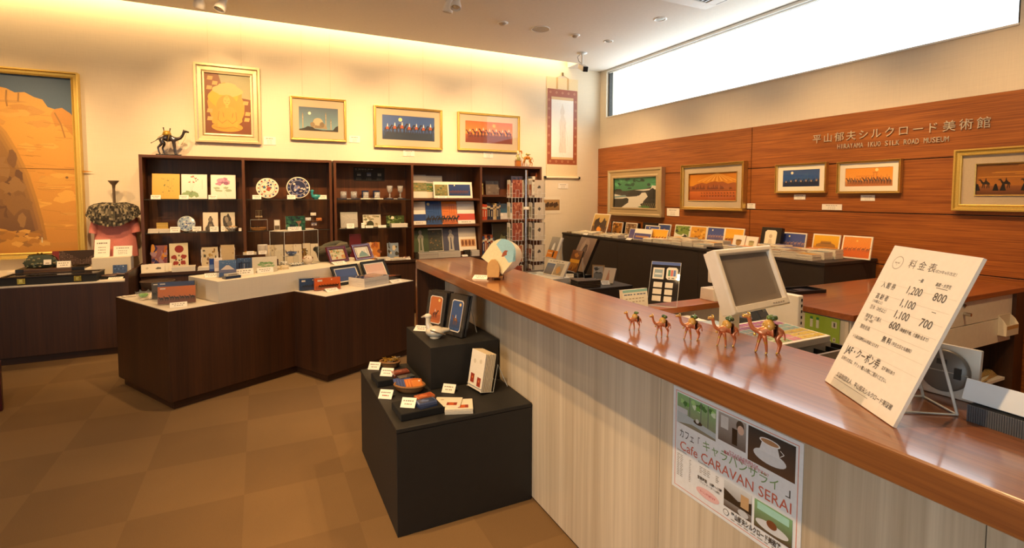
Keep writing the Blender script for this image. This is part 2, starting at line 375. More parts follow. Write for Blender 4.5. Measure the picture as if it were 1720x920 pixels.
# ------------------------------------------------------------------ the room
W = 'ffffff'
struct(MB().box(-4.3, 5.3, -3.2, 7.2, -0.1, 0).build('floor', 'carpet'))
m = MB()
m.box(-4.3, 5.3, -3.2, 6.76, 3.6, 3.72).box(4.45, 5.3, 6.76, 7.05, 3.6, 3.72).box(-4.3, 5.3, 6.68, 6.76, 3.72, 4.0).box(-4.3, 5.3, -3.2, 7.2, 4.0, 4.1)
struct(m.build('ceiling', 'plaster'))
struct(MB().box(-4.3, 5.3, 7.05, 7.2, 0, 4.0).build('wall_back', 'linen'))
m = MB()
m.box(5.09, 5.3, -3.2, 7.05, 0, 2.83).box(5.09, 5.3, -3.2, 7.05, 3.6, 4.0).box(5.09, 5.3, -3.2, 1.83, 2.83, 3.6).box(5.09, 5.3, 6.89, 7.05, 2.83, 3.6)
struct(m.build('wall_right', 'linen'))
m = MB()
m.box(-4.3, -4.2, -3.2, -2.5, 0, 4).box(-4.3, -4.2, 0.4, 7.05, 0, 4).box(-4.3, -4.2, -2.5, 0.4, 2.75, 4)
struct(m.build('wall_left', 'linen'))
struct(MB().box(-4.2, 5.09, -3.2, -3.1, 0, 4).build('wall_front', 'linen'))
# clerestory window: frame, glass, blind box, sill
w1 = bpy.data.objects.new('window_1', None); C.objects.link(w1); struct(w1)
MB().box(5.13, 5.20, 6.862, 6.89, 2.845, 3.6).box(5.13, 5.20, 1.83, 1.855, 2.845, 3.6).box(5.13, 5.2, 1.83, 6.89, 3.585, 3.6).build('window_frame', 'rubber', w1)
MB().box(5.16, 5.168, 1.855, 6.862, 2.845, 3.585).build('pane', 'glass', w1)
MB().box(5.10, 5.125, 1.84, 6.885, 3.565, 3.6).box(5.128, 5.14, 1.84, 6.885, 3.545, 3.56).build('blind_rail', 'white_paint', w1)
struct(MB().box(5.075, 5.2, 1.83, 6.89, 2.83, 2.845).build('trim_2', 'white_paint'))
w2 = bpy.data.objects.new('window_2', None); C.objects.link(w2); struct(w2)
m = MB()
for y in (-2.5, -1.35, -0.9, 0.36): m.box(-4.28, -4.22, y, y + 0.04, 0, 2.75)
m.box(-4.28, -4.22, -2.5, 0.4, 2.70, 2.75).box(-4.28, -4.22, -2.5, 0.4, 0, 0.05)
m.build('window_frame', 'rubber', w2)
MB().box(-4.255, -4.247, -2.46, 0.36, 0.05, 2.70).build('pane', 'glass', w2)
# wood panelling on the right wall, boards separated by dark joints
m = MB(); g = 0.004
cols = [7.045, 4.09, 1.09, -1.9]; rows = [0.0, 0.482, 0.949, 1.415, 1.881, 2.348]
for a, b in zip(cols, cols[1:]):
    for z0, z1 in zip(rows, rows[1:]):
        m.box(5.055, 5.072, b + g, a - g * (a < 7), z0 + g, z1 - g * (z1 < 2.3))
struct(m.build('trim_1', 'panel', None, 0.0015, 1))
struct(MB().box(5.072, 5.089, -1.9, 7.045, 0, 2.34).build('trim_3', 'rubber'))

# ------------------------------------------------------------------ ceiling fittings
def ceiling_disc(name, u, v, r, label, cat, kind):
    p = onz(u, v, 3.6); t = thing(name, label, cat, (p.x, p.y, 3.6))
    if kind == 'speaker':
        MB().lathe([(r, 0), (r, -0.006), (r * .93, -0.009), (r * .92, -0.004)], 32, 'eeeae0').build('rim', 'plastic', t)
        MB().lathe([(r * .92, -0.004), (0.001, -0.006)], 32, 'a39a8c', caps=False).build('grille', 'print', t)
    elif kind == 'lamp':
        MB().lathe([(r, 0), (r, -0.005), (r * .8, -0.008), (r * .72, -0.002), (r * .6, -0.0015), (0.001, -0.0015)], 28, 'f2eee6').build('rim', 'plastic', t)
        MB().lathe([(r * .62, -0.002), (r * .5, -0.004), (0.001, -0.005)], 24, '8f8672', caps=False).build('reflector', 'satin', t)
    else:
        MB().lathe([(r, 0), (r, -0.006), (r * .75, -0.012), (r * .3, -0.012)], 24, 'f0ece2').build('rim', 'plastic', t)
        MB().lathe([(r * .7, -0.011), (r * .45, -0.03), (r * .2, -0.034), (0.001, -0.034)], 20, 'b9aa95', caps=False).build('sensor', 'plastic', t)
    return t
ceiling_disc('ceiling_speaker', 908, 48.5, 0.115, 'round grey speaker grille set flush in the ceiling', 'speaker', 'speaker')
ceiling_disc('downlight', 1109, 32, 0.075, 'recessed ceiling downlight nearest to the air conditioning panel', 'ceiling light', 'lamp')
ceiling_disc('downlight', 1022, 69, 0.062, 'recessed ceiling downlight nearest to the security camera', 'ceiling light', 'lamp')
ceiling_disc('smoke_detector', 966, 59, 0.062, 'small round detector on the ceiling between speaker and downlight', 'detector', 'det')
ceiling_disc('smoke_detector', 844, 38, 0.066, 'small round detector on the ceiling left of the speaker', 'detector', 'det')
p = onz(1185, 13, 3.6); t = thing('air_conditioner', 'white ceiling cassette air conditioner panel cut by the top edge', 'air conditioner', (p.x, p.y, 3.6))
m = MB().box(-0.95, 0, -0.95, -0.8, -0.025, -0.001).box(-0.95, 0, -0.15, 0, -0.025, -0.001).box(-0.95, -0.8, -0.8, -0.15, -0.025, -0.001).box(-0.15, 0, -0.8, -0.15, -0.025, -0.001)
m.build('panel', 'white_paint', t, 0.004)
m = MB()
for k in range(13): m.box(-0.79 + k * 0.05, -0.765 + k * 0.05, -0.79, -0.16, -0.02, -0.006)
m.build('grille', 'box_wood', t)
MB().box(-0.03, -0.022, -0.78, -0.17, -0.0262, -0.0255).build('air_slot', 'rubber', t)

def spotlight(u, v, label, tilt, rz, z=3.45):
    p = onz(u, v, z); t = thing('track_spotlight', label, 'spotlight', (p.x, p.y, 3.6), rz, group='track spotlights on the ceiling')
    MB().lathe([(0.035, 0), (0.035, -0.03), (0.012, -0.035), (0.012, 3.6 * 0 - (3.6 - z) + 0.05)], 16, 'f0ece2').build('stem', 'plastic', t)
    h = bpy.data.objects.new('lamp_head', None)
    m = MB(); m.M = Tr(0, 0, -(3.6 - z) + 0.03, rx=tilt)
    m.lathe([(0.012, 0.07), (0.03, 0.06), (0.034, 0.0), (0.05, -0.05), (0.055, -0.09), (0.047, -0.092), (0.03, -0.05)], 20, 'efe9dc', caps=False)
    m.build('lamp_head', 'plastic', t)
    m = MB(); m.M = Tr(0, 0, -(3.6 - z) + 0.03, rx=tilt); m.ball((0, 0, -0.06), (0.04, 0.04, 0.028), 'd8c8a8', 14, 8); m.build('bulb', 'glaze', t)
spotlight(336, 2, 'white ceiling spotlight above the seated figure picture, left of its pair', RD(28), RD(20))
spotlight(374, 9, 'white ceiling spotlight above the seated figure picture, right of its pair', RD(-24), RD(-60))
spotlight(754, 10, 'white ceiling spotlight at the top centre, left of its pair', RD(14), RD(30))
spotlight(767, 6, 'white ceiling spotlight at the top centre, right of its pair', RD(-20), RD(-40))

# security camera hung from the ceiling by the corner
p = onz(978, 89, 3.6); t = thing('security_camera', 'white and black security camera hanging from the ceiling corner', 'camera', (p.x, p.y, 3.6), RD(-15))
MB().lathe([(0.07, 0), (0.07, -0.01), (0.03, -0.018), (0.03, -0.02)], 20, 'e9e5dc').build('mount', 'plastic', t)
MB().tube([(0, 0, -0.015), (0, 0, -0.17)], 0.014, 10, 'e3ddd2').build('arm', 'plastic', t)
MB().tube([(-0.03, 0, -0.018), (-0.07, 0, -0.06), (-0.05, 0, -0.12), (0, 0, -0.15)], 0.004, 6, '6f675c').build('cable', 'plastic', t)
m = MB(); m.M = Tr(0, -0.01, -0.2, rx=RD(24)); m.box(-0.035, 0.035, -0.13, 0.10, -0.035, 0.035, 'efebe3'); m.build('housing', 'plastic', t, 0.006)
m = MB(); m.M = Tr(0, -0.01, -0.2, rx=RD(24)); m.box(-0.034, 0.034, -0.16, -0.131, -0.036, 0.034, '16140f'); m.build('lens_hood', 'plastic', t, 0.004)

# ------------------------------------------------------------------ furniture
# long low counter at the left
t = thing('display_counter', 'long low dark wood display counter below the large cliff painting', 'counter', (-3.6, 6.19, 0))
L_ = 3.6 - 1.165
MB().box(0, L_, 0, 0.85, 0.07, 0.715).build('body', 'dark_wood', t, 0.002)
MB().box(0.02, L_ - 0.02, 0.035, 0.85, 0, 0.07).build('plinth', 'dark_wood_x', t)
MB().box(0.0, L_ - 0.03, 0.004, 0.85, 0.715, 0.73).build('worktop', 'white', t, 0.002)
MB().box(L_ - 0.028, L_, 0.0, 0.85, 0.715, 0.80).build('end_board', 'dark_wood', t, 0.002)

def bookcase(name, label, x0, bays, kind):
    t = thing(name, label, 'bookcase', (x0, 6.72, 0)); th = 0.03
    w = sum(bays) + th * (len(bays) + 1)
    MB().box(-0.008, w + 0.008, -0.075, 0.31, 0.06, 0.695).build('base_cabinet', 'dark_wood', t, 0.002)
    MB().box(0.01, w - 0.01, -0.04, 0.31, 0, 0.06).build('plinth', 'dark_wood_x', t)
    MB().box(-0.012, w + 0.008, -0.095, 0.31, 0.695, 0.73).build('base_top', 'dark_wood_x', t, 0.002)
    MB().box(0, w, 0, 0.31, 1.97, 2.0).build('top_panel', 'shelf_wood_x', t, 0.001)
    MB().box(th, w - th, 0.298, 0.31, 0.73, 1.97).build('back_panel', 'shelf_wood', t)
    x = 0
    for i, b in enumerate(bays + [0]):
        MB().box(x, x + th, 0, 0.298 if 0 < i < len(bays) else 0.31, 0.73, 1.97).build('side_panel' if i in (0, len(bays)) else 'divider', 'shelf_wood', t, 0.001)
        if b:
            k = kind[i]
            if k == 'glass':
                for z in (1.15, 1.52):
                    s = MB().box(x + th + 0.002, x + th + b - 0.002, 0.03, 0.296, z - 0.008, z).build('glass_shelf', 'shelf_glass', t)
                    MB().box(x + th + 0.002, x + th + b - 0.002, 0.028, 0.03, z - 0.008, z).build('glass_edge', 'rubber', s)
            elif k == 'slant':
                for z in (1.173, 1.533):
                    MB().box(x + th, x + th + b, 0.02, 0.297, z - 0.03, z).build('shelf', 'shelf_wood_x', t, 0.001)
            else:
                for z in (1.225, 1.584):
                    MB().box(x + th, x + th + b, 0.02, 0.297, z - 0.03, z).build('shelf', 'shelf_wood_x', t, 0.001)
        x += th + b
    return t
bookcase('bookcase', 'dark wood bookcase of two bays with glass shelves below the seated figure picture', -1.134, [0.944, 0.926], ['glass', 'glass'])
bookcase('bookcase', 'dark wood bookcase of three bays right of the narrow gap, holding catalogues and goblets', 0.848, [0.946, 0.957, 0.933], ['glass', 'slant', 'wood'])

# free-standing L-shaped sales table, turned 29 degrees
TB = thing('sales_table', 'L-shaped dark wood sales table with cream top in the middle of the floor', 'table', (-0.596, 4.347, 0), RD(29.4))
poly = [(0, 0), (0.987, 0), (0.987, -0.44), (2.0, -0.44), (2.0, 0.957), (0, 0.957)]
def inset(p, d):
    (a, b, c, e, f_, g_) = p
    return [(a[0]+d, a[1]+d), (b[0]+d, b[1]+d), (c[0]+d, c[1]+d), (e[0]-d, e[1]+d), (f_[0]-d, f_[1]-d), (g_[0]+d, g_[1]-d)]
MB().prism(poly, 0.065, 0.727).build('body', 'dark_wood', TB, 0.002)
MB().prism(inset(poly, 0.03), 0, 0.065).build('plinth', 'dark_wood_x', TB)
MB().prism(inset(poly, 0.006), 0.7272, 0.73).build('worktop', 'white', TB)
TM = Matrix.Translation((-0.596, 4.347, 0)) @ Matrix.Rotation(RD(29.4), 4, 'Z')
def tab(u, v, z): return tuple(TM @ Vector((u, v, z)))
r = thing('display_riser', 'long cream cloth covered riser block on the L-shaped sales table', 'riser', tab(0.357, 0.012, 0.73), RD(29.4))
MB().box(0, 1.633, 0, 0.488, 0.0005, 0.167).build('block', 'riser', r, 0.003)
MB().box(0.86, 0.862, -0.0008, 0.0, 0.03, 0.10).build('seam', 'mat', r)
RZ = 0.897

# reception counter
t = thing('reception_counter', 'long reception counter with red-brown wooden top and pale stone-grained front', 'counter', (0, 0, 0))
MB().box(1.02, 1.455, -0.5, 3.66, 1.032, 1.095).build('countertop', 'counter', t, 0.006, 3)
MB().box(1.02, 1.455, 3.625, 3.66, 0, 1.032).build('end_panel', 'dark_wood', t, 0.003)
MB().box(1.0195, 1.0215, 3.625, 3.66, 0, 1.032).build('end_edging', 'counter', t)
m = MB(); ys = [3.625, 3.0, 2.22, 1.335, 0.45, -0.5]
for a, b in zip(ys, ys[1:]): m.box(1.231, 1.249, b + 0.001, a - 0.001, 0.012, 1.032)
m.build('front_panel', 'stone', t)
MB().box(1.236, 1.25, -0.5, 3.625, 0, 0.012).build('kick_strip', 'dark_wood', t)
MB().box(1.25, 1.40, -0.5, 3.625, 0, 1.032).build('carcass', 'dark_wood', t)

# black plinths in front of the counter
t = thing('display_plinth', 'large matt black display box standing on the carpet against the reception counter', 'plinth', (0.535, 2.257, 0))
MB().box(0, 0.69, 0, 0.899, 0, 0.484).build('body', 'black', t, 0.002)
MB().box(-0.002, 0.692, -0.002, 0.899, 0.486, 0.506).build('lid', 'black', t, 0.003)
o = MB().box(0, 0.405, 0, 0.505, 0, 0.2305).build('display_block', 'black', None, 0.002); o.location = (0.816, 2.648, 0.5065)
tag(o, 'smaller black display block standing on the large black plinth', 'plinth')

# long charcoal display along the panelled wall
t = thing('wall_display', 'long charcoal display stand of postcards below the pictures on the panelled wall', 'display', (4.28, 2.71, 0))
m = MB()
for a, b in ((0, 1.4), (1.403, 2.8), (2.803, 4.2)): m.box(0.01, 0.76, a + 0.01 * (a == 0), b, 0, 0.97)
m.build('body', 'charcoal', t, 0.002)
MB().box(0, 0.765, 0, 4.2, 0.972, 1.0).build('top_board', 'charcoal', t, 0.003)
DZ = 1.0

# low dark table behind the counter
t = thing('low_display_table', 'low charcoal display table behind the counter holding art books', 'table', (2.42, 3.93, 0))
MB().box(0, 0.82, 0, 1.3, 0, 0.68).build('body', 'charcoal', t, 0.002)
MB().box(-0.003, 0.823, -0.003, 1.303, 0.682, 0.70).build('top_board', 'charcoal', t, 0.003)

# staff desk behind the counter
t = thing('staff_desk', 'wooden topped staff desk with cream drawers behind the reception counter', 'desk', (0, 0, 0))
MB().box(2.94, 5.03, 1.69, 2.42, 0.865, 0.9).build('desktop', 'desk', t, 0.002)
MB().box(1.47, 2.938, 2.28, 2.42, 0.865, 0.9).build('ledge', 'desk', t, 0.002)
MB().box(1.47, 2.96, 2.33, 2.36, 0, 0.865).build('back_panel', 'beige', t)
MB().box(4.89, 5.03, 1.69, 2.42, 0, 0.865).build('side_panel', 'dark_wood', t)
m = MB().box(2.97, 2.99, 1.72, 2.40, 0.0, 0.865).box(2.99, 4.89, 2.36, 2.38, 0, 0.865).box(2.99, 4.885, 1.73, 2.36, 0.22, 0.24).box(2.99, 4.89, 1.73, 2.36, 0.0, 0.05).box(2.99, 3.9, 1.72, 1.74, 0.05, 0.5)
m.build('carcass', 'white_paint', t)
for i, (a, b) in enumerate(((1.725, 2.03), (2.034, 2.36))):
    MB().box(2.955, 2.969, a, b, 0.06, 0.855).build('door', 'beige', t, 0.001)
for z0, z1, nm in ((0.70, 0.862, 'drawer'), (0.525, 0.695, 'drawer')):
    d = MB().box(3.0, 4.885, 1.712, 1.728, z0, z1).build(nm, 'beige', t, 0.001)
    if z0 > 0.6:
        for u, v in ((1633, 496),):
            p = ony(u, v, 1.71)
        MB().tube([(4.2, 1.712, 0.78), (4.2, 1.672, 0.78)], 0.012, 10, 'c9c6c0').build('knob', 'metal', d)
        MB().tube([(4.2, 1.712, 0.835), (4.2, 1.705, 0.835)], 0.011, 10, '8f8a80').build('lock', 'metal', d)
m = MB().box(1.47, 2.30, 1.15, 2.278, 0.82, 0.845); m.build('work_surface', 'white_paint', t, 0.002)
for x in (1.48, 2.27): MB().box(x, x + .02, 1.17, 2.27, 0, 0.82).build('support_panel', 'white_paint', t)

# ------------------------------------------------------------------ printed pictures (generic scenes)
def q2(m, u, v, h, flip=1):
    k = m.h / m.w
    return lambda pts: [(u + flip * x * h * k, v + y * h) for x, y in (pts if flip > 0 else pts[::-1])]
def ell(cx, cy, rx, ry, n=12): return [(cx + rx*math.cos(2*PI*i/n), cy + ry*math.sin(2*PI*i/n)) for i in range(n)]
def camel2d(m, u, v, h, col='2a1a12', flip=1, cloth=None, rider=None, stride=0.0):
    T = q2(m, u, v, h, flip); s = stride
    m.poly(T(ell(0, .52, .30, .13)), col); m.poly(T(ell(-.02, .62, .15, .13)), col)
    m.poly(T([(.18, .56), (.26, .42), (.36, .50), (.47, .80), (.38, .86)]), col)
    m.poly(T([(.37, .84), (.46, .78), (.62, .80), (.62, .86), (.48, .92), (.40, .92)]), col)
    for x0, x1 in ((.22, .28 + s), (.15, .10 - s), (-.16, -.10 + s), (-.23, -.28 - s)):
        m.poly(T([(x0 - .045, .50), (x1 - .022, .0), (x1 + .03, .0), (x0 + .045, .50)]), col)
    m.poly(T([(-.30, .56), (-.37, .30), (-.34, .30), (-.27, .50)]), col)
    if cloth: m.up().poly(T([(-.18, .44), (.13, .44), (.10, .72), (-.02, .78), (-.14, .72)]), cloth)
    if rider:
        m.up().poly(T([(-.07, .72), (.07, .72), (.035, .94), (-.03, .94)]), rider).poly(T(ell(0, .98, .035, .05, 8)), rider)
def caravan(m, sky=('e8641a', 'f59a2a'), ground=('8a4a22', 'b8602c'), sil='3a1c10', moon=None, hz=.34, n=6, ch=.32, cy=.2, flip=1, cloth=None, rider=None, ruin=None, refl=True, xr=(.1, .92), mp=(.34, .82), mr=.035, seed=1):
    rd = random.Random(seed)
    m.rect(0, hz, 1, 1, sky[1], sky[0]).rect(0, 0, 1, hz, ground[0], ground[1]); m.up()
    if moon: m.disc(mp[0], mp[1], mr, moon, 24); m.up()
    if ruin: ruins(m, ruin, hz)
    for k in range(5): m.rect(rd.uniform(0, .4), hz * rd.uniform(.05, .9), rd.uniform(.6, 1), hz * rd.uniform(.05, .9) + .008, ground[0])
    for i in range(n):
        u = xr[0] + (xr[1] - xr[0]) * (i + .5 * rd.random() * .6) / max(n - 1, 1) * .96; v = cy + rd.uniform(-.02, .03)
        if refl:
            k = m.h / m.w; m.poly([(u - .2*ch*k, v), (u + .2*ch*k, v), (u + .26*ch*k, v - ch*.35), (u - .22*ch*k, v - ch*.35)][::-1], ground[0])
    m.up()
    for i in range(n):
        u = xr[0] + (xr[1] - xr[0]) * i / max(n - 1, 1); v = cy + rd.uniform(-.02, .03)
        m.lay = 4; camel2d(m, u, v, ch * rd.uniform(.9, 1.05), sil, flip, cloth, rider, rd.uniform(-.05, .05))
def ruins(m, col, hz):
    m.rect(.24, hz + .24, .60, hz + .27, col)
    for k in range(7): m.rect(.25 + k * .052, hz, .262 + k * .052, hz + .24, col)
    m.rect(.60, hz, .62, hz + .42, col).rect(.66, hz, .68, hz + .42, col).rect(.585, hz + .40, .695, hz + .46, col).rect(.75, hz, .77, hz + .26, col).rect(.87, hz, .885, hz + .3, col)
    m.poly([(.68, hz), (.75, hz), (.74, hz + .16), (.69, hz + .24)], col); m.up()
def night_city(m):
    m.rect(0, 0, 1, 1, '7fa3a8', '41576a'); m.up()
    m.disc(.27, .74, .038, 'f2e6c8', 20)
    for x, b, t in ((.10, .12, .78), (.68, .08, .84), (.81, .08, .58), (.37, .3, .52)):
        m.rect(x - .012, b, x + .012, t - .12, 'b09a72').poly([(x - .014, t - .12), (x + .014, t - .12), (x, t)], '8a7652')
        for k in (.55, .75): m.rect(x - .018, b + (t - b) * k, x + .018, b + (t - b) * k + .012, '6a5840')
    m.up().poly([(.30, .12), (.72, .12), (.66, .30), (.60, .40), (.36, .40), (.30, .28)], 'a08c68')
    m.up().poly(ell(.48, .40, .12, .16, 20), 'c0ac84').poly(ell(.34, .28, .06, .10, 14), '8d7a5a').poly(ell(.58, .28, .06, .12, 14), '7c6a4e').rect(.40, .14, .56, .24, '8a7452')
    m.up().poly([(0, 0), (1, 0), (1, .28), (.93, .22), (.86, .08), (.6, .06), (.4, .10), (.34, .17), (.22, .20), (.14, .12), (0, .06)], '2c2820')
def seated(m):
    m.rect(0, 0, 1, 1, '7a3c10', '94551a'); m.up()
    m.poly([(.30, 1), (1, 1), (1, .60), (.80, .62), (.62, .80), (.36, .84)], 'b4ac78')
    m.up(); m.blob(.48, .45, .40, .38, 'e0a032', .12, 26, 4); m.up().blob(.40, .60, .30, .20, 'f2b428', .2, 22, 5).blob(.50, .74, .30, .11, 'f0c070', .2, 20, 6); m.up()
    for x, y in ((.12, .92), (.22, .84), (.10, .76), (.88, .54), (.92, .36), (.10, .38), (.10, .25), (.9, .26)):
        m.poly([(x - .06, y - .03), (x + .05, y - .03), (x + .07, y + .03), (x - .04, y + .035)], 'e2aa58')
    m.up().poly(ell(.48, .44, .24, .22, 26), 'e0a030').poly(ell(.47, .12, .34, .08, 24), 'd99a2e')
    m.poly([(.26, .12), (.70, .12), (.68, .40), (.58, .46), (.38, .46), (.28, .40)], 'e2a636')
    m.up().poly(ell(.47, .56, .075, .075, 18), 'ecbc50').poly(ell(.47, .63, .04, .035, 12), 'e8b040').rect(.44, .44, .50, .50, 'eeb848')
    m.up()
    for pts in ([(.30, .38), (.27, .24), (.36, .18), (.46, .24)], [(.66, .38), (.68, .24), (.58, .18), (.48, .24)], [(.38, .36), (.40, .28)], [(.60, .36), (.58, .28)], [(.16, .12), (.40, .09), (.60, .13), (.76, .08)], [(.42, .56), (.46, .55)], [(.49, .55), (.53, .56)], [(.45, .52), (.50, .52)]):
        m.line(pts, .009, 'a0641a')
    m.rect(0, 0, 1, .035, '7d4416')
def cliff(m):
    m.rect(0, 0, 1, 1, '5a6f80', '45617c'); m.up(); rd = random.Random(3)
    m.poly([(0, 0), (1, 0), (1, .78), (.985, .80), (.94, .83), (.90, .82), (.865, .83), (.84, .87), (.80, .88), (.75, .905), (.70, .90), (.66, .92), (.60, .93), (.5, .945), (.3, .93), (0, .95)], 'bf8434', 'e0a443'); m.up()
    m.poly([(.90, .72), (.94, .74), (1, .66), (1, .78), (.985, .80), (.94, .83), (.90, .82), (.88, .79)], 'bd8230', 'cd9038')
    for k in range(40): x = rd.uniform(.3, .97); y = rd.uniform(.12, .86); m.blob(x, y, rd.uniform(.03, .10), rd.uniform(.008, .03), rd.choice(['d09a40', 'c68e38', 'd9a348', 'c99440']), .5, 10, k)
    for k in range(70): x = rd.uniform(.45, .97); y = rd.uniform(.1, .8); l = rd.uniform(.03, .14); m.line([(x, y), (min(x + l, 1), y - .014 * rd.random())], .0035, rd.choice(['b58030', 'c08a38']))
    for k, (c, t, d) in enumerate((('a4742f', 'c08e3e', 0), ('936635', 'b4853a', .018), ('7f5833', 'a87c38', .036), ('6b4b30', '9c7238', .055))):
        m.poly([(.3, .06), (.83 - d, .07 + d * .4), (.815 - d, .18), (.79 - d, .30), (.755 - d, .44), (.70 - d, .58), (.65 - d, .68), (.59 - d, .75 - d), (.50, .77 - d * 1.5), (.3, .7)], c, t).up()
    for k in range(26): x = rd.uniform(.48, .72); y = rd.uniform(.16, .55); m.blob(x, y, rd.uniform(.015, .05), rd.uniform(.02, .06), rd.choice(['7c5832', '8a6436', '6a4a2e', '967040']), .5, 9, k)
    m.poly([(.3, .0), (1, 0), (1, .055), (.84, .05), (.76, .07), (.70, .095), (.62, .135), (.5, .16), (.3, .15)], 'b47c30', 'c8943e'); m.up()
    for k in range(26): x = rd.uniform(.48, .82); y = rd.uniform(.05, .12); m.blob(x, y, .03, .014, rd.choice(['a8742e', 'cf9c48', 'b98438', '94682e']), .5, 9, k)
    for pts in ([(.66, .91), (.655, .86), (.66, .82)], [(.72, .90), (.715, .85)], [(.90, .80), (.93, .74), (.95, .66)], [(.56, .93), (.565, .88)]): m.line(pts, .008, 'a2742e')
    m.line([(0, .478), (1, .478)], .004, '8d6228'); m.disc(.95, .43, .008, '7a5a2c').rect(.80, .055, .806, .085, 'cfc4a0')
def stream(m):
    m.rect(0, 0, 1, 1, '2f6a46', '3f8a5e'); m.up()
    rd = random.Random(5)
    for k in range(26): m.blob(rd.random(), rd.uniform(.62, 1), rd.uniform(.03, .09), rd.uniform(.02, .06), rd.choice(['24503a', '58a874', '2d5c44', '4c966a', '1f3f30']), .5, 9, k)
    m.up().poly([(0, 0), (1, 0), (1, .70), (.84, .66), (.70, .60), (.50, .60), (.30, .56), (0, .56)], '3a3a34')
    m.up().poly([(.18, 0), (.66, 0), (.70, .22), (.80, .38), (.74, .50), (.60, .48), (.56, .38), (.34, .36), (0, .46), (0, .30), (.30, .30), (.36, .18)], 'e2dccb').poly([(.5, .58), (.86, .62), (.88, .72), (1, .70), (1, .60), (.7, .55)], 'd8d2c2').poly([(0, .32), (.3, .36), (.28, .42), (0, .38)], '7f9a9a')
    m.up()
    for x, y, a, b in ((.10, .15, .16, .14), (.28, .26, .07, .07), (.90, .42, .13, .18), (.84, .12, .18, .14), (.52, .48, .16, .08), (.10, .58, .10, .06)): m.blob(x, y, a, b, '2b2c26', .3, 12, int(x * 99))
    for k in range(8): m.up() if k == 0 else None; x = .66 + .04 * k; m.line([(x, .02), (x + .03, .16)], .004, 'c9b27a')
    m.blob(.74, .04, .12, .04, '4c7a3c', .4, 10, 3)
def mountains(m):
    m.rect(0, .36, 1, 1, 'e89c30', 'd07c1c').rect(0, 0, 1, .36, 'a8501c', 'd07030'); m.up()
    for a in range(9): m.poly([(.60, 1), (.60 + .006, 1), (.60 + (a - 4) * .10 + .02, .70), (.60 + (a - 4) * .10 - .02, .70)], 'efb04c')
    m.up().poly([(0, .36), (1, .36), (1, .62), (.92, .64), (.82, .60), (.72, .68), (.62, .66), (.56, .70), (.46, .67), (.38, .62), (.28, .66), (.18, .62), (.08, .54), (0, .54)], 'a85c2a'); m.up()
    rd = random.Random(9)
    for k in range(20):
        x = rd.uniform(.05, .95); m.poly([(x, .40), (x + .05, .42), (x + .02, .42 + rd.uniform(.06, .2))], '7d4020')
    m.rect(0, .35, 1, .37, '6d4020')
    for k in range(12):
        x = .28 + k * .06; m.lay = 5; camel2d(m, x, .24, .07, '3a2012', -1); m.poly([(x - .02, .15), (x + .02, .15), (x + .015, .19), (x - .015, .19)], '7a3a18')
def sunset_camels(m):
    m.rect(0, .3, 1, 1, 'b87022', '8a5218').rect(0, 0, 1, .3, '5c3216', '9a5a26'); m.up()
    rd = random.Random(2)
    for k in range(9): y = rd.uniform(.45, .95); m.rect(rd.uniform(0, .3), y, rd.uniform(.4, 1), y + .02, rd.choice(['d08a2e', 'a5651e']))
    m.up().disc(.42, .76, .07, 'e0b878', 26)
    for i, x in enumerate((.07, .21, .36, .50, .66, .82)):
        m.lay = 5; camel2d(m, x, .22, .32, '1f130c', -1, None, '1f130c' if i in (0, 1, 3) else None)
    m.lay = 8
    for x in (.01, .14, .19, .33, .37, .43, .58, .74, .90): m.poly([(x - .022, .14), (x + .022, .14), (x + .006, .36), (x - .006, .36)], '17100b')
def robed(m, ink='8c7f70', bg='efe5d2', body='cfc0a8'):
    m.rect(0, 0, 1, 1, bg); m.up()
    m.poly([(.34, .08), (.68, .08), (.64, .40), (.66, .62), (.56, .74), (.46, .74), (.36, .60), (.40, .36)], body).poly(ell(.50, .80, .10, .07, 16), body).poly([(.44, .86), (.56, .86), (.50, .95)], body); m.up()
    rd = random.Random(11)
    for k in range(26):
        x = rd.uniform(.36, .64); y = rd.uniform(.1, .7); m.line([(x, y), (x + rd.uniform(-.05, .05), y - rd.uniform(.04, .12)), (x + rd.uniform(-.04, .04), y - rd.uniform(.12, .2))], .003, ink)
    m.line([(.64, .55), (.74, .3), (.72, .2)], .005, ink).line([(.40, .80), (.44, .70)], .004, ink)
def flower(m, kind, bg):
    m.rect(0, 0, 1, 1, bg); m.up(); rd = random.Random(hash(kind) % 7 if False else {'yellow': 1, 'lily': 2, 'peony': 3}[kind])
    if kind == 'yellow':
        for k in range(4): m.line([(.5 + .06*k - .1, .08), (.45 + .08*k, .45), (.52 + .08*k - .05, .84)], .004, '6d6a2a')
        for k in range(16): m.blob(rd.uniform(.35, .78), rd.uniform(.25, .88), .03, .02, rd.choice(['8a8a34', '5f6b2c', 'a08c3c']), .5, 7, k)
    elif kind == 'lily':
        for k in range(5): m.blob(.15 + k * .10, .18 + .05 * (k % 2), .13, .10, rd.choice(['7f9c6a', '6f8d60', '94ad7c']), .4, 9, k)
        for x in (.34, .45, .55): m.line([(.36, .2), (x, .78)], .004, '7c8c5c')
        for k in range(14): m.blob(rd.uniform(.22, .66), rd.uniform(.62, .92), .03, .025, rd.choice(['b0503c', '963c34', 'c46a50']), .4, 7, k)
        m.bars(.80, .84, .5, .006, '8c8676', 1)
        for k in range(8): m.rect(.80, .40 + k * .05, .815, .43 + k * .05, 'a09a8a')
    else:
        m.line([(.5, .5), (.58, .2), (.66, .04)], .006, '7d8f68')
        for x, y in ((.30, .34), (.70, .34), (.22, .44), (.62, .46)): m.blob(x, y, .13, .05, '9aa88a', .4, 9, int(x * 50))
        for k in range(10): m.blob(.48 + .16*math.cos(k), .72 + .10*math.sin(k * 1.7), .12, .07, rd.choice(['a8648c', 'c08aa8', '8a4a74', 'b87898']), .3, 10, k)

